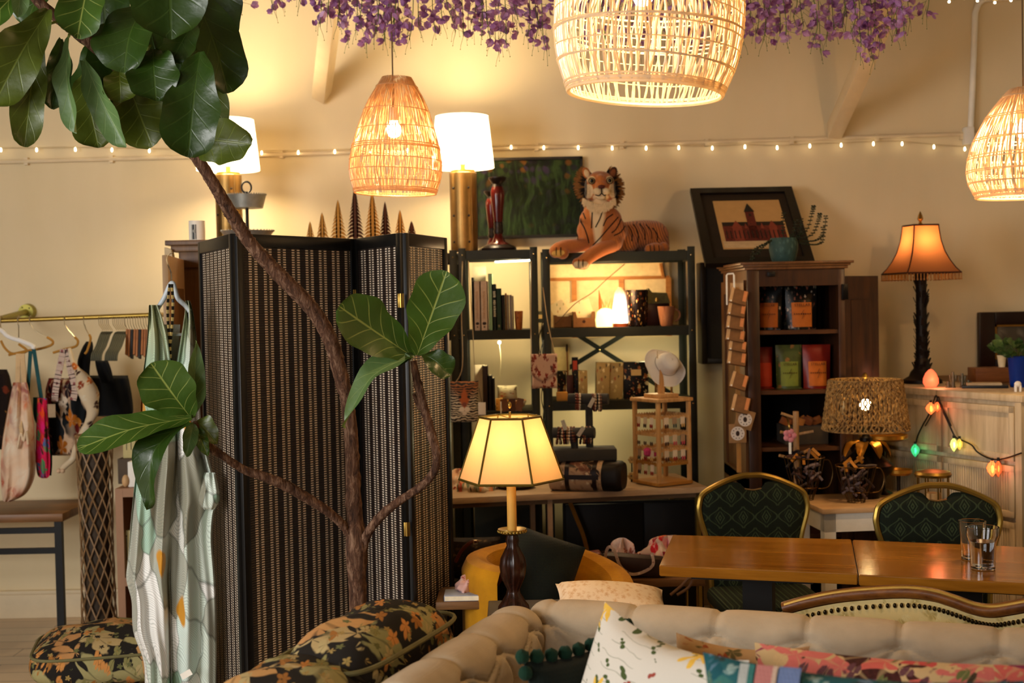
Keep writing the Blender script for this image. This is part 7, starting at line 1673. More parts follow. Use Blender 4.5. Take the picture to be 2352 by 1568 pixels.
def fl(b, tp, w, d0, d1, m=M_LF, up=(0, -1, .35), fold=.22, curl=.06, wav=.02, seed=0, shape='fig', mid=None):
    q = B(); leaf(q, P(*b, d0), P(*tp, d1), S(w*1.12, (d0+d1)/2), up, fold, curl, wav, 12, 20, seed, shape, P(*mid) if mid else None); o = obj('leaf', q, m, t, w=True, smooth=80, fixn=False); return o
L_ = [((330, 20), (250, 225), 150, 3.95, 3.85, M_LF, (.2, -1, .1)), ((430, -60), (420, 180), 150, 3.95, 3.9, M_LF, (0, -1, 0)), ((250, -90), (245, 120), 150, 3.95, 3.9, M_LF, (-.2, -1, 0)), ((480, -120), (480, 120), 150, 3.98, 3.95, M_LF, (.2, -1, 0)), ((160, -120), (60, 60), 120, 3.95, 3.85, M_LF, (-.3, -1, 0)),
      ((210, -60), (178, 90), 104, 3.7, 3.6, M_LF2, (.1, -1, .5)), ((400, -150), (393, 90), 176, 3.62, 3.52, M_LF, (0, -1, .45)), ((325, 10), (283, 166), 148, 3.7, 3.6, M_LF, (-.15, -1, .5)), ((425, -60), (525, 214), 112, 3.85, 3.78, M_LF, (.75, -1, 0)),
      ((352, 112), (358, 232), 118, 3.64, 3.58, M_LF, (.1, -1, .3)), ((460, 120), (432, 362), 132, 3.62, 3.56, M_LF, (.1, -1, .25)), ((462, 318), (578, 332), 100, 3.8, 3.72, M_LFY, (0, -1, -.1), 'round'), ((448, 48), (392, 142), 74, 3.68, 3.62, M_LF, (.3, -1, .4)),
      ((485, 140), (494, 338), 60, 3.86, 3.8, M_LFY, (.5, -1, 0)), ((196, 140), (292, 336), 66, 3.72, 3.66, M_LF3, (-.5, -1, .2)), ((158, 84), (176, 306), 52, 3.7, 3.64, M_LF3, (-.7, -1, .2)), ((140, 88), (118, 250), 62, 3.76, 3.7, M_LF, (.6, -1, .1)), ((192, 170), (226, 340), 98, 3.84, 3.78, M_LFY, (.1, -1, 0)),
      ((290, 180), (350, 338), 118, 3.82, 3.76, M_LFY, (.1, -1, .1)), ((92, 62), (56, 338), 74, 3.68, 3.62, M_LFY, (.25, -1, .1)), ((112, 20), (-18, 244), 110, 3.66, 3.56, M_LFY, (.4, -1, .3)), ((62, -40), (-50, 80), 70, 3.7, 3.6, M_LF2, (.3, -1, .2)), ((275, 160), (277, 236), 74, 3.7, 3.68, M_LFY, (.2, -1, .2)), ((452, 60), (478, 200), 90, 3.9, 3.86, M_LF, (.3, -1, 0)), ((330, 60), (322, 300), 120, 3.92, 3.88, M_LF, (0, -1, 0)), ((240, 70), (210, 270), 100, 3.93, 3.9, M_LF, (-.2, -1, 0)), ((50, -60), (40, 40), 40, 3.6, 3.55, M_LF3, (.6, -1, .1))]
for i, a in enumerate(L_):
    sh = a[7] if len(a) > 7 else 'fig'; fl(a[0], a[1], a[2], a[3], a[4], a[5], a[6], .36 if a[2] > 70 else .55, .06, .06 if i in (14, 15, 16, 19, 20) else .04, i, sh)
for b, m_, tp in (((455, 235), (462, 160), (452, 120)), ((330, 175), (338, 120), (345, 105)), ((455, 345), (458, 330), (462, 318)), ((150, 55), (130, 50), (95, 62)), ((150, 55), (160, 70), (158, 84))): obj('petiole', B().tube(spline([P(*b, 3.85), P(*m_, 3.75), P(*tp, 3.68)], 5), .004, 6), plain('5c6a2c', .5), t, w=True)
# branch leaves
fl((948, 818), (779, 702), 128, 3.98, 3.86, M_LF2, (-.15, -1, .55), .16, -.03, .02, 41)
fl((958, 815), (1026, 622), 122, 3.98, 3.9, M_LF2, (.25, -1, .2), .16, .02, .02, 42)
fl((942, 822), (790, 982), 58, 3.97, 3.86, M_LF3, (-.5, -.8, .7), .5, 0, .05, 43, 'oval', (850, 868, 3.9))
fl((972, 812), (1036, 862), 62, 4.0, 3.98, M_LF, (.3, -1, .5), .3, .1, .03, 44); fl((955, 812), (905, 840), 26, 3.98, 3.96, M_LF, (0, -1, .6), .3, .1, .05, 45)
fl((440, 962), (346, 834), 122, 3.84, 3.74, M_LF2, (-.2, -1, .5), .18, .03, .015, 46)
fl((440, 958), (178, 1030), 92, 3.83, 3.70, M_LF2, (-.1, -1, .75), .25, .06, .02, 47, 'fig')
fl((434, 968), (345, 1168), 86, 3.82, 3.76, M_LF, (-.4, -1, .4), .45, 0, .04, 48, 'oval', (352, 1040, 3.74))
fl((440, 950), (450, 782), 44, 3.86, 3.8, M_LF3, (.6, -1, .1), .5, .04, .05, 49, 'oval'); fl((452, 965), (500, 1020), 46, 3.86, 3.84, M_LFY, (.2, -1, .6), .3, .1, .06, 50, 'oval')
fl((444, 972), (428, 1050), 34, 3.82, 3.8, M_LF3, (.3, -1, .3), .8, .1, .12, 51, 'oval'); fl((452, 985), (478, 1048), 30, 3.84, 3.82, M_LF2, (.1, -1, .3), .4, .1, .1, 52, 'oval')
obj('pot', B().lathe([(.001, 0), (.17, 0), (.2, .36), (.215, .38), (.19, .38), (.18, .33), (.001, .33)], (P(826, 1600, TY).x-t.location.x, 0, 0), 36), plain('2c2820', .5), t)
# ================================================================== tufted sofa
M_LIN = cloth('bcaa90', 700, .08, col2='b09e84', name='beige linen')
CORNER = PZ(1235, 1372, .80); REND = PZ(2352, 1452, .79); e1 = (REND-CORNER); e1.z = 0; e1.normalize(); e2 = Vector((e1.y, -e1.x, 0))   # e2 points to the front of the sofa
if e2.y > 0: e2 = -e2
BL = 2.15; PT = .232
def prof_back(v):
    """profile of the padded back, v 0 (front, near the seat) .. 1 (rear, near the floor); returns offset to the front, height"""
    pts = [(.10, .36), (.085, .50), (.075, .60), (.085, .66), (.095, .71), (.085, .765), (.045, .797), (-.01, .80), (-.055, .775), (-.075, .72), (-.065, .64), (-.045, .5), (-.045, .3), (-.045, .1)]
    f = v*(len(pts)-1); i = min(int(f), len(pts)-2); t_ = f-i
    p0, p1, p2, p3 = [Vector(pts[max(0, min(len(pts)-1, k))]) for k in (i-1, i, i+1, i+2)]
    return 0.5*((2*p1) + (p2-p0)*t_ + (2*p0-5*p1+4*p2-p3)*t_*t_ + (3*p1-p0-3*p2+p3)*t_**3)
V1, V2, V3, V4 = .375, .20, .02, .66      # rows of buttons along the profile
def segd(p, a, b):
    ax, ay = b[0]-a[0], b[1]-a[1]; L = ax*ax+ay*ay; t_ = max(0, min(1, ((p[0]-a[0])*ax+(p[1]-a[1])*ay)/L)); dx, dy = p[0]-a[0]-ax*t_, p[1]-a[1]-ay*t_; return math.hypot(dx, dy)
def tuft(s, v, off):
    """depth of the seams and buttons; s metres along, v profile param"""
    q = v*1.55; k = (s-off)/PT; m = round(k)*PT+off; mh = (math.floor(k)+.5)*PT+off; d = 0
    b1 = V1*1.55; b2 = V2*1.55; b3 = V3*1.55
    dseam = min(segd((s, q), (m, b1), (m, .95)), 9)
    for x in (mh-PT, mh, mh+PT): dseam = min(dseam, segd((s, q), (m, b1), (x, b2)), segd((s, q), (x, b2), (m, b3)))
    db = min(math.hypot(s-m, q-b1), math.hypot(s-mh, q-b2), math.hypot(s-m, q-b3))
    fade = 1 if v < .62 else max(0, 1-(v-.62)/.06)
    return (.009*math.exp(-(dseam/.007)**2) + .0035*math.exp(-(dseam/.035)**2) + .016*math.exp(-(db/.032)**2))*fade
t = thing('tufted_sofa', 'beige linen sofa with deep-buttoned rolled back and arm in the foreground', 'sofa', (CORNER.x+e1.x*1.0+e2.x*.45, CORNER.y+e1.y*1.0+e2.y*.45, 0))
def strip(org, along, front, length, off, name, drop=0.0, bulge=0):
    def f(u_, v_):
        s = u_*length; p = prof_back(v_); pn = prof_back(min(1, v_+.01)); tg = (pn-p)
        if tg.length < 1e-6: tg = Vector((0, -1))
        tg.normalize(); nrm = Vector((-tg.y, tg.x)); 
        if nrm.x*(p.x) + nrm.y*(p.y-.6) < 0: nrm = -nrm
        d = tuft(s, v_, off); endf = 1
        for ee in (s, length-s):
            if ee < .07: endf = min(endf, math.sqrt(max(0, 1-(1-ee/.07)**2)))
        x, z = p.x - nrm.x*d, p.y - nrm.y*d; x = .0 + x*(.35+.65*endf); z = z - (1-endf)*.05*(1 if z > .6 else 0)
        w_ = org + along*s + front*x; return Vector((w_.x, w_.y, z - drop))
    return obj(name, B().grid(f, int(length/.0095), 120), M_LIN, t, w=True, smooth=80)
strip(CORNER - e1*.02, e1, e2, BL, .305, 'backrest')
strip(CORNER + e2*.06 - e1*.035, e2, e1, .98, .115, 'arm', 0)
obj('seat', B().box(CORNER + e1*1.05 + e2*.52 + Vector((0, 0, .31-CORNER.z)), (2.05, .84, .26), frame3(e1, -e2), .04), M_LIN, t, w=True)
for sx_, sy_ in ((.05, .08), (2.0, .08), (.05, .92), (2.0, .92)): p = CORNER + e1*sx_ + e2*sy_; obj('leg', B().cyl((p.x, p.y, 0), (p.x, p.y, .19), .02, .028, 12), plain('2a180c', .4), t, w=True)
def sbtn(s, v, org, al, fr, off):
    p = prof_back(v); w_ = org + al*s + fr*(p.x-.030); return Vector((w_.x, w_.y, p.y-.012))
for k in range(8):
    c = sbtn(.305+PT*k, V1, CORNER-e1*.02, e1, e2, 0); obj('button', B().ball(c, (.011, .007, .011), 12), M_LIN, t, w=True)
for k in range(4):
    c = sbtn(.115+PT*k, V1, CORNER+e2*.06-e1*.035, e2, e1, 0); obj('button', B().ball(c, (.008, .008, .011), 12), M_LIN, t, w=True)
# ---- scatter cushions
def cushion(lab, pts, depth, thick, m, seed=0, extra=None, grp='scatter cushions on the sofa', H=None, pinch=.10):
    """pts: left-top and right-top pixels (with distances); the cushion leans back on the sofa"""
    (a, da), (b, db) = pts; A = P(*a, da); Bp = P(*b, db); ex = (Bp-A); W = ex.length; ex.normalize(); H = H or W*.8
    nrm = Vector((ex.y, -ex.x, 0)).normalized(); nrm = nrm if nrm.y < 0 else -nrm; up = (Vector((0, 0, 1)) - nrm*(-depth)*-1); up = (Vector((0, 0, 1)) + nrm*depth*-1); up = (up - ex*up.dot(ex)).normalized()
    Rm = Matrix((ex, -(ex.cross(up))*-1, up)).transposed() if False else Matrix((ex, up.cross(ex), up)).transposed()
    c = (A+Bp)/2 - up*H/2*.93
    t_ = thing('scatter_cushion', lab, 'cushion', c, 0, grp); q = pillow(W*1.06, H, thick, Rm.to_4x4(), 26, 26, pinch, .42, seed, .06)
    obj('body', q, m, t_); 
    if extra: extra(t_, Rm, W, H)
    return t_
def embroid():
    n = N('embroidered flowers'); s_ = n.tc.outputs['UV']; v0 = n.n('Mapping', {0: s_, 'Scale': (1, 1, 1)}).outputs[0]; nz = n.n('TexNoise', {'Vector': v0, 'Scale': 5.0}).outputs['Color']
    v = n.n('VectorMath', {0: v0, 1: n.n('VectorMath', {0: nz, 1: (.08, .08, 0)}, operation='MULTIPLY').outputs[0]}, operation='ADD').outputs[0]
    c = n.mix(n.noise(n.map('UV', (1, 1, 1)), 260, 2), C('d8d2c6'), C('c4bcae'))
    st = n.wave(v, 2.6, 1.5, 1, 1.2, 'Y'); stem = n.math('MULTIPLY', n.math('SUBTRACT', 1, n.step(n.math('ABSOLUTE', n.math('SUBTRACT', st, .5)), .015, .045)), n.math('GREATER_THAN', n.noise(v0, 4, 1), .44)); c = n.mix(n.math('MULTIPLY', stem, .85), c, C('58603c'))
    for (sc, seed, size, cols, th) in ((9, 1, .26, ['3c4a24', '4c5a30', '5a6438'], .35), (6, 5, .36, ['d8a83c', 'e0b850', 'c89038'], .6), (11, 9, .18, ['8a3a34', 'a05040', 'c8a040'], .86)):
        w_ = n.n('Mapping', {0: v, 'Scale': (sc, sc*(1.7 if seed == 1 else 1), 1), 'Location': (seed, seed*2.3, 0), 'Rotation': (0, 0, seed)}).outputs[0]; vo = n.n('TexVoronoi', {'Vector': w_, 'Scale': 1.0}); sp = n.n('SeparateColor', {0: vo.outputs['Color']})
        dlt = n.n('VectorMath', {0: w_, 1: vo.outputs['Position']}, operation='SUBTRACT').outputs[0]; sxy = n.n('SeparateXYZ', {0: dlt}); ang = n.math('ARCTAN2', sxy.outputs[1], sxy.outputs[0])
        pet = n.math('ADD', size, n.math('MULTIPLY', n.math('COSINE', n.math('MULTIPLY', ang, 7 if seed == 5 else 2)), size*.5)); mk = n.math('MULTIPLY', n.math('LESS_THAN', vo.outputs['Distance'], pet), n.math('GREATER_THAN', sp.outputs[1], th))
        c = n.mix(mk, c, n.mix(n.noise(w_, 20, 2), C(cols[0]), C(cols[1])))
    n.bump(n.noise(n.map('UV'), 200, 2), .3, .002); return n.fin(c, .85, 0, .2)
M_EMB = embroid()
def pompons(t_, Rm, W, H):
    for k in range(9):
        x = -W*.53+W*1.06*k/8; q = B().ball(Rm @ Vector((x, 0, H*.5 - .02*(1-(2*k/8-1)**2) + .010)), .0165, 10)
        for v in q.bm.verts: v.co += Vector((math.sin(v.co.x*700), math.sin(v.co.z*650), math.cos(v.co.x*500)))*.0012
        obj('pompon', q, M_PGR, t_)
    for k in range(5): obj('pompon', B().ball(Rm @ Vector((-W*.53, 0, H*.44-.05*k)), .0165, 10), M_PGR, t_)
M_PGR = cloth('0f3020', 250, .3, name='green chenille'); M_DPG = cloth('0b150f', 200, .4, name='dark green knit')
cushion('dark green knitted cushion edged with green pompons', [((1212, 1532), 2.80), ((1440, 1462), 3.0)], .25, .12, M_DPG, 1, pompons, H=.42)
cushion('white linen cushion embroidered with yellow and green wildflowers', [((1392, 1402), 2.88), ((1705, 1532), 2.52)], .35, .15, M_EMB, 2, H=.50, pinch=.13)
cushion('tan floral cushion tucked behind the white embroidered one', [((1560, 1468), 2.95), ((1850, 1498), 2.8)], .3, .12, pattern('tan floral cloth', 'b89468', [(26, .5, .08, ['a04c28', '5c5c38', 'c8a070'], 3, (1, 1, 1))]), 3, H=.42)
M_SUZ = pattern('coral and black floral cloth', 'c8a878', [(13, .66, .03, ['d8685c', 'c8504c', '14100d', 'd8746a', '8a3050'], 2, (1, 1, 1)), (24, .36, .04, ['d8b480', '5c6a38', '5a2440', '181210'], 6, (1, 1, 1))], weave=300, warp=.9)
cushion('large coral, purple and black floral cushion against the sofa back', [((1750, 1494), 2.76), ((2420, 1545), 2.48)], .3, .15, M_SUZ, 4, H=.46, pinch=.06)
M_TEAL = pattern('teal patchwork cloth', '285c60', [(16, .6, .03, ['1c5058', '3c7068', '182a24', '8aa8b0', '2c4a38'], 3, (1, 1, 1)), (34, .4, .05, ['9ab0a8', '12201c', '40604c', '7088a0'], 7, (1, 1, 1))], weave=300, warp=.8)
def bands(t_, Rm, W, H):
    for k, (x0, x1, cl) in enumerate(((-.36, -.33, 'b8b8b0'), (-.33, -.31, '3c7870'), (-.305, -.25, 'c88078'), (-.25, -.235, 'd8b8a0'), (-.23, -.16, '7080a8'))):
        def f(u_, v_):
            x = x0+(x1-x0)*u_; y = v_*.93; th = max(0, (1-(2*x)**2)*(1-y*y))**.42*.075+.0025; return Rm @ Vector((x*W*1.06 - .1*(y-.9)*0, -th, y*H/2))
        obj('woven_band', B().grid(f, 4, 12), cloth(cl, 300, .25), t_)
cushion('teal and grey patchwork cushion with a coral and blue woven band, in front', [((1632, 1518), 2.32), ((2330, 1582), 2.12)], .35, .14, M_TEAL, 5, bands, H=.42, pinch=.10)

# ================================================================== floral armchair left of the sofa, floral ottoman at left
M_FLO = pattern('dark floral upholstery', '1e1a16', [(8.5, .52, .03, ['b09868', 'c09058', '9c9464', 'b88450', '8c8c60'], 2, (1, 1, 1)), (15, .34, .04, ['c88848', 'b0a070', '7c7c4c', '98642c'], 7, (1.7, .8, .9)), (26, .24, .04, ['262018', 'a88c50', '6c6c40'], 9, (1, 1, 1))], weave=350, warp=.7)
M_PIP = plain('6a6440', .7)
t = thing('floral_armchair', 'armchair in dark floral upholstery with piped edges left of the sofa', 'armchair', (-.38, 2.95, 0))
def boxpad(org, ax_, ay_, L, D, z0, z1, bul, name, nn=26, pipe=True):
    """padded block: ax_ long axis, ay_ depth axis"""
    k = 5.0
    def f(u_, v_):
        a = 2*PI*u_; b = (v_-.5)*PI; cb = math.copysign(abs(math.cos(b))**(2/k), math.cos(b)); sb = math.copysign(abs(math.sin(b))**(2/2.4), math.sin(b))
        x = math.copysign(abs(math.cos(a))**(2/k), math.cos(a))*cb; y = math.copysign(abs(math.sin(a))**(2/k), math.sin(a))*cb
        bz = bul*(1-x*x)*(1-y*y)*(1 if sb > 0 else 0)
        w_ = org + ax_*(x*L/2) + ay_*(y*D/2); return Vector((w_.x, w_.y, (z0+z1)/2 + sb*(z1-z0)/2 + bz + .006*math.sin(9*x+4*y)))
    obj(name, B().grid(f, nn*2, nn, cu=True), M_FLO, t, w=True, smooth=80)
    if pipe:
        for zz_, kk in ((z1-.035, 1.0),):
            pts = []
            for i in range(48):
                a = 2*PI*i/48; x = math.copysign(abs(math.cos(a))**(2/k), math.cos(a)); y = math.copysign(abs(math.sin(a))**(2/k), math.sin(a)); w_ = org + ax_*(x*L*.485) + ay_*(y*D*.485); pts.append((w_.x, w_.y, zz_))
            obj('piping', B().tube(pts, .006, 6, closed=True), M_PIP, t, w=True)
q1 = PZ(1040, 1418, .80); q2 = PZ(905, 1378, .84)
ac = (PZ(975, 1405, .86)+PZ(815, 1500, .86))/2; ac.z = 0
def sq(px, py, z): p = PZ(px, py, z); p.z = 0; return p
boxpad((sq(985, 1402, .84)+sq(822, 1490, .84))/2 - e1*.07, e2, e1, .62, .27, .45, .845, .035, 'backrest')
boxpad((sq(770, 1500, .80)+sq(700, 1590, .80))/2 + e2*.08 - e1*.03, e2, e1, .42, .34, .42, .805, .03, 'arm')
obj('base', B().box(Vector((-.57, 2.93, .24)), (.62, .42, .40), frame3(e2, e1), .04), M_FLO, t, w=True)
for a in (-1, 1):
    for b in (-1, 1): p = Vector((-.57, 2.93, 0)) + e2*.25*a + e1*.16*b; obj('leg', B().cyl((p.x, p.y, 0), (p.x, p.y, .06), .022, .026, 10), plain('20120a', .4), t, w=True)
t = thing('floral_ottoman', 'low ottoman stacked with dark floral box cushions beside the robe', 'ottoman', (P(210, 1480, 4.75).x, 4.9, 0))
oc = Vector((P(215, 1480, 5.13).x+.08, 5.14, 0)); ox = Vector((.97, .24, 0)).normalized(); oy = Vector((-ox.y, ox.x, 0))
boxpad(oc, ox, oy, .62, .50, .19, .355, .04, 'cushion'); boxpad(oc, ox, oy, .60, .48, .05, .185, .0, 'lower_cushion')
for a in (-1, 1):
    for b in (-1, 1): p = oc + ox*.2*a + oy*.18*b; obj('leg', B().cyl((p.x, p.y, 0), (p.x, p.y, .06), .02, .024, 10), plain('20120a', .4), t, w=True)

# ================================================================== carved gilt settee whose crest shows behind the sofa
SYD = 3.86
cr = [(1800, 1392), (1850, 1378), (1920, 1364), (2000, 1356), (2080, 1353), (2140, 1360), (2190, 1375), (2235, 1391), (2275, 1397), (2320, 1391), (2380, 1380), (2440, 1372)]
def sy(px): return SYD - .32*(px-1800)/600
pts = spline([P(x, y+5, sy(x)) for x, y in cr], 5)
t = thing('carved_settee', 'settee with a carved gilt serpentine crest rail and studded cream upholstery', 'settee', (pts[len(pts)//2].x, pts[len(pts)//2].y, 0))
obj('crest_rail', B().tube(pts, .020, 12), wood('4a260c', '7c4c1c', 1, 'X', .35, name='carved gilt wood'), t, w=True)
obj('gilt_bead', B().tube([p+Vector((0, -.012, .013)) for p in pts], .006, 8), plain('a8843c', .4, .5), t, w=True)
q = B(); nst = 0
for i in range(0, len(pts)-1):
    for f_ in (0,):
        if nst < 99: 
            c = pts[i].lerp(pts[i+1], f_) + Vector((0, -.022, -.035)); o_ = obj('nail_stud', B().ball(c, (.0052, .005, .0075), 8), plain('2c2414', .3, .8), t, w=True); nst += 1
def up_(u_, v_):
    f_ = u_*(len(pts)-1); i = min(int(f_), len(pts)-2); p = pts[i].lerp(pts[i+1], f_-i); return Vector((p.x, p.y-.012-.03*math.sin(PI*min(1, v_*1.2)), p.z-.018 - v_*(p.z-.40)))
obj('backrest', B().grid(up_, 50, 20), pattern('cream brocade', 'c8b47c', [(30, .34, .15, ['b09a5c', 'd8c890'], 4, (1, 1, 1))], weave=400), t, w=True, smooth=80)
def upb(u_, v_): p = up_(u_, v_); return p + Vector((0, .05 + .03*math.sin(PI*v_), 0))
obj('rear_panel', B().grid(upb, 50, 8, flip=True), plain('6a5a38', .8), t, w=True, smooth=80)
for i in (2, len(pts)-3): p = pts[i]; obj('leg', B().tube([(p.x, p.y, p.z-.02), (p.x, p.y+.02, .4), (p.x, p.y+.05, 0)], .018, 8), plain('7a5828', .4, .3), t, w=True)

# ================================================================== plush tiger on the wide green shelf
def T3(px, py, y=6.5): return P(px, py, y)
TU = S(1, 6.5); base = T3(1420, 574, 6.5); base.z = zr_[0]
t = thing('plush_tiger', 'large plush tiger lying on the wide green shelf, one paw over the edge', 'plush toy', base)
def remesh(o, vs=.006, sm=6): mod(o, 'REMESH', mode='VOXEL', voxel_size=vs, use_smooth_shade=True); mod(o, 'SMOOTH', factor=.6, iterations=sm)
def chainb(b, pts, n_=6, seg=14):
    """overlapping balls along (px, py, y, rpx) keys"""
    ks = spline([Vector((a[0], a[1], a[2]*100, a[3])) for a in pts], n_)
    for k in ks: b.ball(P(k[0], k[1], k[2]/100), k[3]*TU, seg)
    return b
def fur(name, body=False):
    n = N(name); v = n.map(); s_ = n.n('SeparateXYZ', {0: v}); nz = n.noise(v, 240, 2)
    wv = n.n('VectorMath', {0: v, 1: n.n('VectorMath', {0: n.n('TexNoise', {'Vector': v, 'Scale': 9.0}).outputs['Color'], 1: (.05, .05, .05)}, operation='MULTIPLY').outputs[0]}, operation='ADD').outputs[0]
    rot = n.n('Mapping', {0: wv, 'Rotation': (0, .35, 0)}).outputs[0]
    c = n.mix(nz, C('96501e'), C('ae6a34'))
    if body:
        st = n.wave(rot, 24, 1.5, 2, 1, 'X'); m1 = n.step(s_.outputs[0], -.035, .03)      # stripes fade in toward the haunch
        c = n.mix(n.math('MULTIPLY', n.math('MULTIPLY', n.math('SUBTRACT', 1, n.step(st, .10, .24)), m1), .85), c, C('2c1208'))
        cx = n.math('ABSOLUTE', n.math('SUBTRACT', n.math('ADD', s_.outputs[0], n.math('MULTIPLY', s_.outputs[2], -.02)), (P(1371, 520, 6.4).x-base.x))); fr = n.math('LESS_THAN', s_.outputs[1], -.03)
        w_ = n.step(n.math('SUBTRACT', cx, n.math('MULTIPLY', s_.outputs[2], .17)), -.004, .012); c = n.mix(n.math('MULTIPLY', n.math('SUBTRACT', 1, w_), fr), c, C('cdb690'))
    n.bump(nz, .5, .003); return n.fin(c, .95, 0, .1, Sheen_Weight=.3)
M_FUR = fur('orange tiger fur', True); M_CRM = plain('cbb48e', .95, 0, .12, 60); M_BLF = plain('120b08', .9); M_OR = fur('orange paw fur')
b = B()
chainb(b, [(1376, 470, 6.42, 30), (1374, 495, 6.43, 36), (1372, 525, 6.44, 42), (1378, 552, 6.46, 42), (1400, 560, 6.5, 36), (1440, 546, 6.55, 37), (1475, 542, 6.6, 38), (1500, 543, 6.62, 38)], 5)
b.ball(P(1398, 506, 6.45), 31*TU, 14).ball(P(1408, 532, 6.47), 34*TU, 14).ball(P(1352, 530, 6.45), 28*TU, 14).ball(P(1345, 555, 6.44), 22*TU, 12).ball(P(1405, 556, 6.44), 26*TU, 12).ball(P(1512, 558, 6.62), 27*TU, 12).ball(P(1440, 560, 6.5), 26*TU, 12).ball(P(1356, 505, 6.44), 26*TU, 12).ball(P(1394, 508, 6.45), 28*TU, 12)
for v in b.bm.verts: v.co.z = max(v.co.z, base.z+.002)
o = obj('body', b, M_FUR, t, w=True); remesh(o, .0065, 8)
b = chainb(B(), [(1345, 560, 6.42, 16), (1322, 564, 6.38, 16), (1300, 566, 6.36, 16), (1283, 573, 6.34, 17)], 5); b.ball(P(1276, 577, 6.335), 15*TU, 12).ball(P(1292, 580, 6.335), 15*TU, 12)
o = obj('front_leg', b, M_OR, t, w=True); remesh(o, .005, 4)
b = chainb(B(), [(1405, 562, 6.42, 18), (1385, 570, 6.38, 17), (1362, 583, 6.35, 16), (1345, 596, 6.34, 15), (1335, 604, 6.335, 15)], 5); b.ball(P(1326, 604, 6.33), 12*TU, 12).ball(P(1341, 606, 6.33), 13*TU, 12)
o = obj('front_leg', b, M_OR, t, w=True); remesh(o, .005, 4)
b = B().ball(P(1505, 570, 6.5), (20*TU, 16*TU, 13*TU), 14).ball(P(1492, 572, 6.47), 12*TU, 12).ball(P(1524, 568, 6.53), 13*TU, 12)
o = obj('hind_paw', b, M_OR, t, w=True); remesh(o, .005, 4)
for (px, py, y) in ((1283, 578, 6.318), (1334, 606, 6.312)):
    o = obj('toe_pad', B().ball(P(px-8, py+2, y+.004), 9.5*TU, 10).ball(P(px, py+3, y), 10*TU, 10).ball(P(px+9, py+2, y+.004), 9.5*TU, 10), M_CRM if px > 1300 else plain('c89c50', .95), t, w=True); remesh(o, .004, 3)
def line(pts, r, y, nm='stripe'): return obj(nm, B().tube(spline([P(px, py, yy) for px, py, yy in pts], 6), r*TU, 6), M_BLF, t, w=True)
for px, py, y in ((1283, 577, 6.318), (1334, 605, 6.312)):
    for dx in (-5, 5): line([(px+dx, py-9, y-.012), (px+dx-.5, py, y-.020), (px+dx, py+9, y-.013)], 1.0, y)
for dx in (-6, 3, 14): line([(1499+dx, 563, 6.435), (1500+dx, 572, 6.425), (1500+dx, 579, 6.43)], 1.1, 6.4)
hc = P(1378, 428, 6.40); M_HEAD = None
def headmat():
    n = N('tiger face fur'); v = n.map(); s_ = n.n('SeparateXYZ', {0: v}); x, z = n.math('MULTIPLY', s_.outputs[0], 1/TU), n.math('MULTIPLY', s_.outputs[2], 1/TU)   # pixels from the head centre
    ax_ = n.math('ABSOLUTE', x); nz = n.noise(v, 240, 2); c = n.mix(nz, C('96501e'), C('ae6a34'))
    def blob(cx, cz, rx, rz, col, soft=.2, k=1.0):
        nonlocal c
        d_ = n.math('ADD', n.math('POWER', n.math('DIVIDE', n.math('SUBTRACT', ax_, cx), rx), 2), n.math('POWER', n.math('DIVIDE', n.math('SUBTRACT', z, cz), rz), 2)); c = n.mix(n.math('MULTIPLY', n.math('SUBTRACT', 1, n.step(d_, 1-soft, 1+soft)), k), c, C(col))
    blob(27, -12, 10, 16, 'd0b892'); blob(21, 14, 9, 8, 'cdb48c'); blob(0, -26, 18, 9, 'd4bc98'); blob(34, 0, 4, 30, '15100c', .4)
    st = n.wave(n.n('Mapping', {0: v, 'Scale': (1, 1, 1)}).outputs[0], 44, 3, 2, 1, 'Z'); m = n.math('MULTIPLY', n.math('SUBTRACT', 1, n.step(st, .12, .22)), n.step(ax_, 20, 24)); c = n.mix(m, c, C('1c100a'))
    m2 = n.math('MULTIPLY', n.math('SUBTRACT', 1, n.step(n.wave(v, 50, 2, 2, 1, 'X'), .12, .25)), n.step(z, 22, 27)); c = n.mix(n.math('MULTIPLY', m2, .8), c, C('2c160a'))
    n.bump(nz, .5, .003); return n.fin(c, .95, 0, .1, Sheen_Weight=.3)
th = P(1378, 428, 6.40)
q = B().ball((0, 0, 0), (35*TU, 33*TU, 35*TU), 20).ball((-18*TU, -8*TU, -16*TU), 18*TU, 12).ball((18*TU, -8*TU, -16*TU), 18*TU, 12).ball((0, -28*TU, -2*TU), (14*TU, 18*TU, 15*TU), 12).ball((0, -30*TU, -18*TU), (16*TU, 15*TU, 11*TU), 12).ball((0, -20*TU, 10*TU), (14*TU, 18*TU, 16*TU), 12)
o = obj('head', q, headmat(), t); o.location = th - base; remesh(o, .0045, 3); HD = o
def hp(name, b, m): x = obj(name, b, m, HD, w=False); return x
hp('muzzle', B().ball((-8.5*TU, -39*TU, -15*TU), (11*TU, 9*TU, 9*TU), 14), M_CRM); hp('muzzle', B().ball((8.5*TU, -39*TU, -15*TU), (11*TU, 9*TU, 9*TU), 14), M_CRM); hp('chin', B().ball((0, -33*TU, -27*TU), (11*TU, 9*TU, 7*TU), 14), M_CRM)
hp('nose', B().ball((0, -46*TU, -5*TU), (8.5*TU, 5*TU, 4.5*TU), 14), plain('4a1a10', .5)); hp('mouth_line', B().tube([(0, -49*TU, -8*TU), (0, -49*TU, -20*TU)], 1.3*TU, 6).tube(spline([(-14*TU, -42*TU, -22*TU), (-6*TU, -46*TU, -24.5*TU), (0, -46*TU, -20*TU), (6*TU, -46*TU, -24.5*TU), (9*TU, -45*TU, -23*TU)], 5), 1.3*TU, 6), M_BLF)
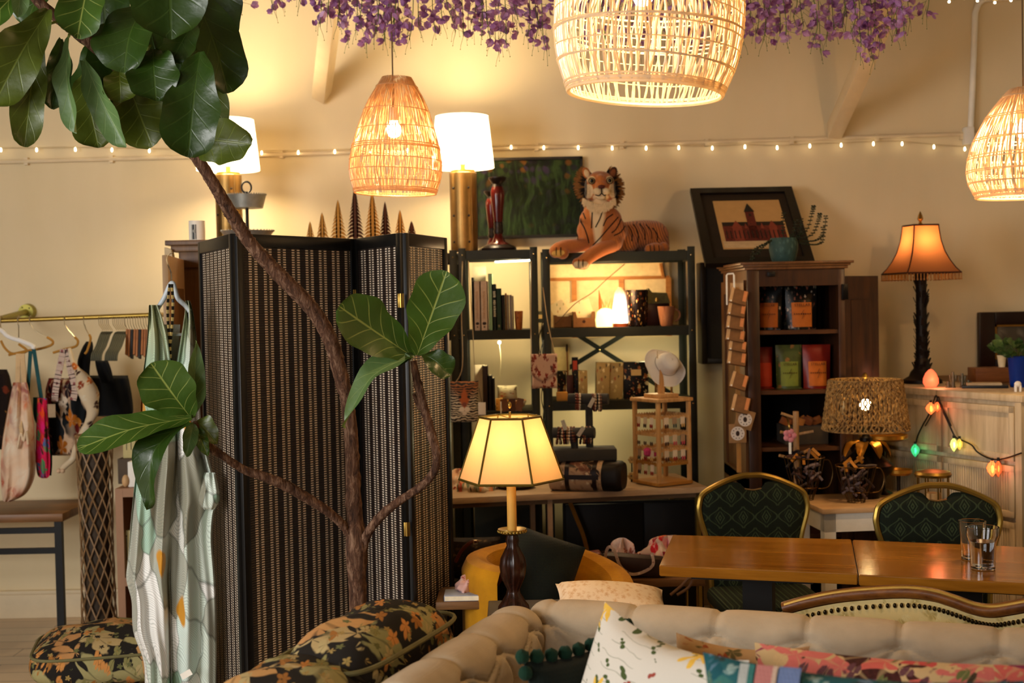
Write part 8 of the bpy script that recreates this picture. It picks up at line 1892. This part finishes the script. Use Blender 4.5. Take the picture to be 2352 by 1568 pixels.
for s_ in (-1, 1):
    e_ = hp('eye', B().ball((s_*20*TU, -27.5*TU, 10*TU), (6.4*TU, 4.5*TU, 6.4*TU), 14), plain('b8a070', .1, 0, 0)); obj('pupil', B().ball((s_*20*TU, -31*TU, 10*TU), (4.4*TU, 2*TU, 4.6*TU), 12), plain('0a0806', .05, 0, 0), HD)
    hp('eye_rim', B().tube([(s_*20*TU+6.8*TU*math.cos(a), -29*TU, 10*TU+6.6*TU*math.sin(a)) for a in [2*PI*k/16 for k in range(16)]], 1.2*TU, 5, closed=True), M_BLF)
    er = B(); Mx = Matrix.Translation((s_*30*TU, -2*TU, 30*TU)) @ Matrix.Rotation(s_*.35, 4, 'Y'); er.ball((0, 0, 0), (9*TU, 4*TU, 14*TU), 14); er.bm.transform(Mx); hp('ear', er, plain('3a1c0c', .9) if s_ > 0 else M_OR)
    er = B(); er.ball((0, -2.8*TU, -1*TU), (6*TU, 2*TU, 10*TU), 12); er.bm.transform(Mx); hp('inner_ear', er, M_CRM if s_ < 0 else plain('6a3a1c', .9))
rnd = random.Random(5)
def tufts(r0, r1, n_, m, nm, yb, z0=-1, flare=1.0):
    q = B()
    for k in range(n_):
        a = rnd.uniform(-PI*1.15, PI*.15) + (0 if rnd.random() < .5 else 0); a = PI/2 + rnd.uniform(.55, 2*PI-.55); rr0 = r0*rnd.uniform(.85, 1.1); rr1 = r1*rnd.uniform(.88, 1.1)
        p0 = Vector((math.cos(a)*rr0*.95, yb+rnd.uniform(-6, 6)*TU, math.sin(a)*rr0 + 0)); p1 = Vector((math.cos(a+.1)*rr1, yb+rnd.uniform(2, 12)*TU, math.sin(a)*rr1*1.0)); q.tube([p0, p0.lerp(p1, .6), p1], [2.6*TU, 2*TU, .4*TU], 4)
    return tag(obj(nm, q, m, HD), kind='stuff')
tufts(26*TU, 45*TU, 330, M_BLF, 'black_ruff', 4*TU); tufts(34*TU, 55*TU, 520, plain('7a5228', .95, 0, .3, 60), 'tan_ruff', 12*TU)
for k in range(1): 
    q = B()
    for i in range(220):
        px = rnd.uniform(1340, 1413); k_ = 1-((px-1376)/38)**2; p0 = P(px, 456+k_*16+rnd.uniform(-4, 4), 6.34-.02*k_); p1 = P(px+(px-1376)*.1, 464+k_*22+rnd.uniform(-4, 5), 6.34-.02*k_); q.tube([p0, p1], [2.4*TU, .6*TU], 4)
    tag(obj('throat_ruff', q, M_CRM, t, w=True), kind='stuff')
# chest and flank stripes hug the body: projected onto it with a shrinkwrap
BODY = [c for c in t.children if c.name.startswith('body')][0]
for pts_ in ([(1363, 483), (1362, 500), (1361, 522)], [(1386, 483), (1380, 500), (1370, 520)], [(1343, 484), (1348, 500)], [(1335, 500), (1345, 520), (1352, 540), (1356, 556)], [(1412, 488), (1396, 500), (1388, 517)], [(1425, 494), (1400, 522), (1380, 545), (1364, 562)], [(1432, 498), (1420, 522), (1408, 532)], [(1442, 514), (1430, 530), (1414, 538)], [(1324, 535), (1330, 550), (1332, 560)], [(1452, 512), (1460, 530), (1458, 550)], [(1465, 508), (1475, 530), (1474, 552)], [(1480, 506), (1492, 524), (1492, 545)], [(1496, 508), (1508, 524), (1510, 542)], [(1512, 516), (1522, 530), (1524, 546)]):
    q = B().tube(spline([P(px, py, 6.28) for px, py in pts_], 6), 1.5*TU, 6); q.bm.transform(Matrix.Identity(4))
    o = obj('stripe', q, M_BLF, t, w=True); m_ = mod(o, 'SHRINKWRAP', target=BODY, wrap_method='PROJECT', use_project_y=True, use_positive_direction=True, use_negative_direction=True, offset=.0012, wrap_mode='ABOVE_SURFACE')
obj('tail', chainb(B(), [(1530, 570, 6.66, 8), (1515, 575, 6.72, 8), (1480, 577, 6.74, 8), (1440, 577, 6.74, 8)], 6), M_OR, t, w=True)

# ================================================================== purple wisteria hanging from the roof tie
def petalmat():
    n = N('purple petals'); c = n.ramp(n.noise(n.map(), 16, 3), [(.3, C('8c5896')), (.5, C('b888c0')), (.7, C('e4c0e4'))]); d = n.n('BsdfDiffuse', {0: c}); t_ = n.n('BsdfTranslucent', {0: c}); m = n.n('MixShader', {0: .4, 1: d, 2: t_}); n.t.links.new(m.outputs[0], n.out.inputs[0]); return n.m
M_PET = petalmat(); M_STM = plain('5a6a2c', .6)
rnd = random.Random(17)
groups = [('pale sparse end of purple wisteria above the fig leaves', [(505, 18), (548, 14), (628, 22), (645, 8), (690, 6)]),
          ('full purple wisteria cluster left of centre, pendant cord passing through it', [(735, 62), (752, 40), (775, 58), (800, 92), (818, 70), (842, 104), (860, 84), (884, 96), (900, 100), (925, 70), (940, 92), (962, 66), (850, 60), (905, 58), (780, 30), (825, 50), (868, 50), (890, 60)]),
          ('dense purple wisteria cluster between the two central pendant lamps', [(1000, 72), (1018, 58), (1046, 76), (1064, 84), (1088, 70), (1108, 72), (1128, 96), (1146, 122), (1162, 98), (1180, 70), (1212, 82), (1228, 98), (1238, 60), (1256, 118), (1075, 50), (1120, 55), (1150, 70), (1098, 50), (1036, 40), (1190, 45)]),
          ('purple wisteria cluster behind the largest rattan lamp', [(1290, 96), (1322, 110), (1352, 70), (1390, 90), (1430, 96), (1468, 118), (1502, 130), (1536, 96), (1572, 84), (1606, 104), (1640, 80), (1340, 50), (1450, 60), (1520, 60), (1590, 50)]),
          ('purple wisteria cluster right of the largest rattan lamp', [(1694, 112), (1708, 96), (1736, 80), (1752, 98), (1770, 70), (1790, 84), (1804, 92), (1822, 40), (1846, 60), (1868, 92), (1884, 118), (1900, 86), (1722, 50), (1760, 50), (1700, 60)]),
          ('purple wisteria cluster at the right with the longest trailing tips', [(1916, 72), (1934, 60), (1954, 76), (1976, 128), (1992, 108), (2006, 140), (2022, 100), (2040, 66), (2058, 84), (2076, 72), (2090, 52), (2128, 34), (1966, 70), (2012, 76), (2050, 46), (1945, 40)])]
for gi, (lab, tips) in enumerate(groups):
    gx = sum(x for x, y in tips)/len(tips); g0 = P(gx, -60, 5.6); g0.z = 3.45
    t = thing('wisteria_garland', lab, 'garland', g0, 0, 'purple wisteria garlands')
    x0, x1 = min(x for x, y in tips)-10, max(x for x, y in tips)+10
    obj('vine', B().tube(spline([Vector((P(x0+(x1-x0)*k/6, -80, 5.7).x, 5.94, 3.43+.02*math.sin(k*2))) for k in range(7)], 4), .008, 6), M_STM, t, w=True)
    for (tx, ty) in tips:
        y = rnd.uniform(5.25, 5.75); tip = P(tx, ty, y); topz = 3.44; q = B(); g = B()
        st = spline([Vector((tip.x+rnd.uniform(-.04, .04), 5.92, topz)), Vector((tip.x+rnd.uniform(-.03, .03), (y+5.9)/2, (topz+tip.z)/2+.2)), Vector((tip.x+rnd.uniform(-.02, .02), y, tip.z+.12)), tip], 8); g.tube(st, .0016, 4)
        for k in range(3): a = rnd.uniform(0, 6.28); p0 = tip+Vector((0, 0, .03*k)); g.tube([p0, p0+Vector((math.cos(a)*.014, math.sin(a)*.014, -.035)), p0+Vector((math.cos(a)*.018, math.sin(a)*.014, -.055-.01*k))], [.001, .0009, .0006], 3); g.ball(p0+Vector((math.cos(a)*.018, math.sin(a)*.014, -.055-.01*k)), .0022, 5)
        L = .34 if gi else .12; nf = int(17 if gi else 6)
        for k in range(nf):
            z = tip.z + L*(k/nf)**1.05; c = Vector((tip.x, y, z)) + Vector((rnd.gauss(0, .022+.012*k/nf), rnd.gauss(0, .03), 0)); g.tube([Vector((tip.x, y, z+.02)), c], .0008, 3, caps=False)
            R = Euler((rnd.uniform(0, 6.28), rnd.uniform(0, 6.28), rnd.uniform(0, 6.28))).to_matrix(); sz = rnd.uniform(.023, .034)
            for j in range(rnd.choice([3, 4, 5])):
                q.petal(c, R @ Matrix.Rotation(j*1.35+rnd.uniform(-.2, .2), 3, 'Z') @ Matrix.Rotation(.5, 3, 'X'), sz, sz*.62, .7)
        obj('flower_cluster', q, M_PET, t, w=True, smooth=60, fixn=False); obj('stem', g, M_STM, t, w=True)
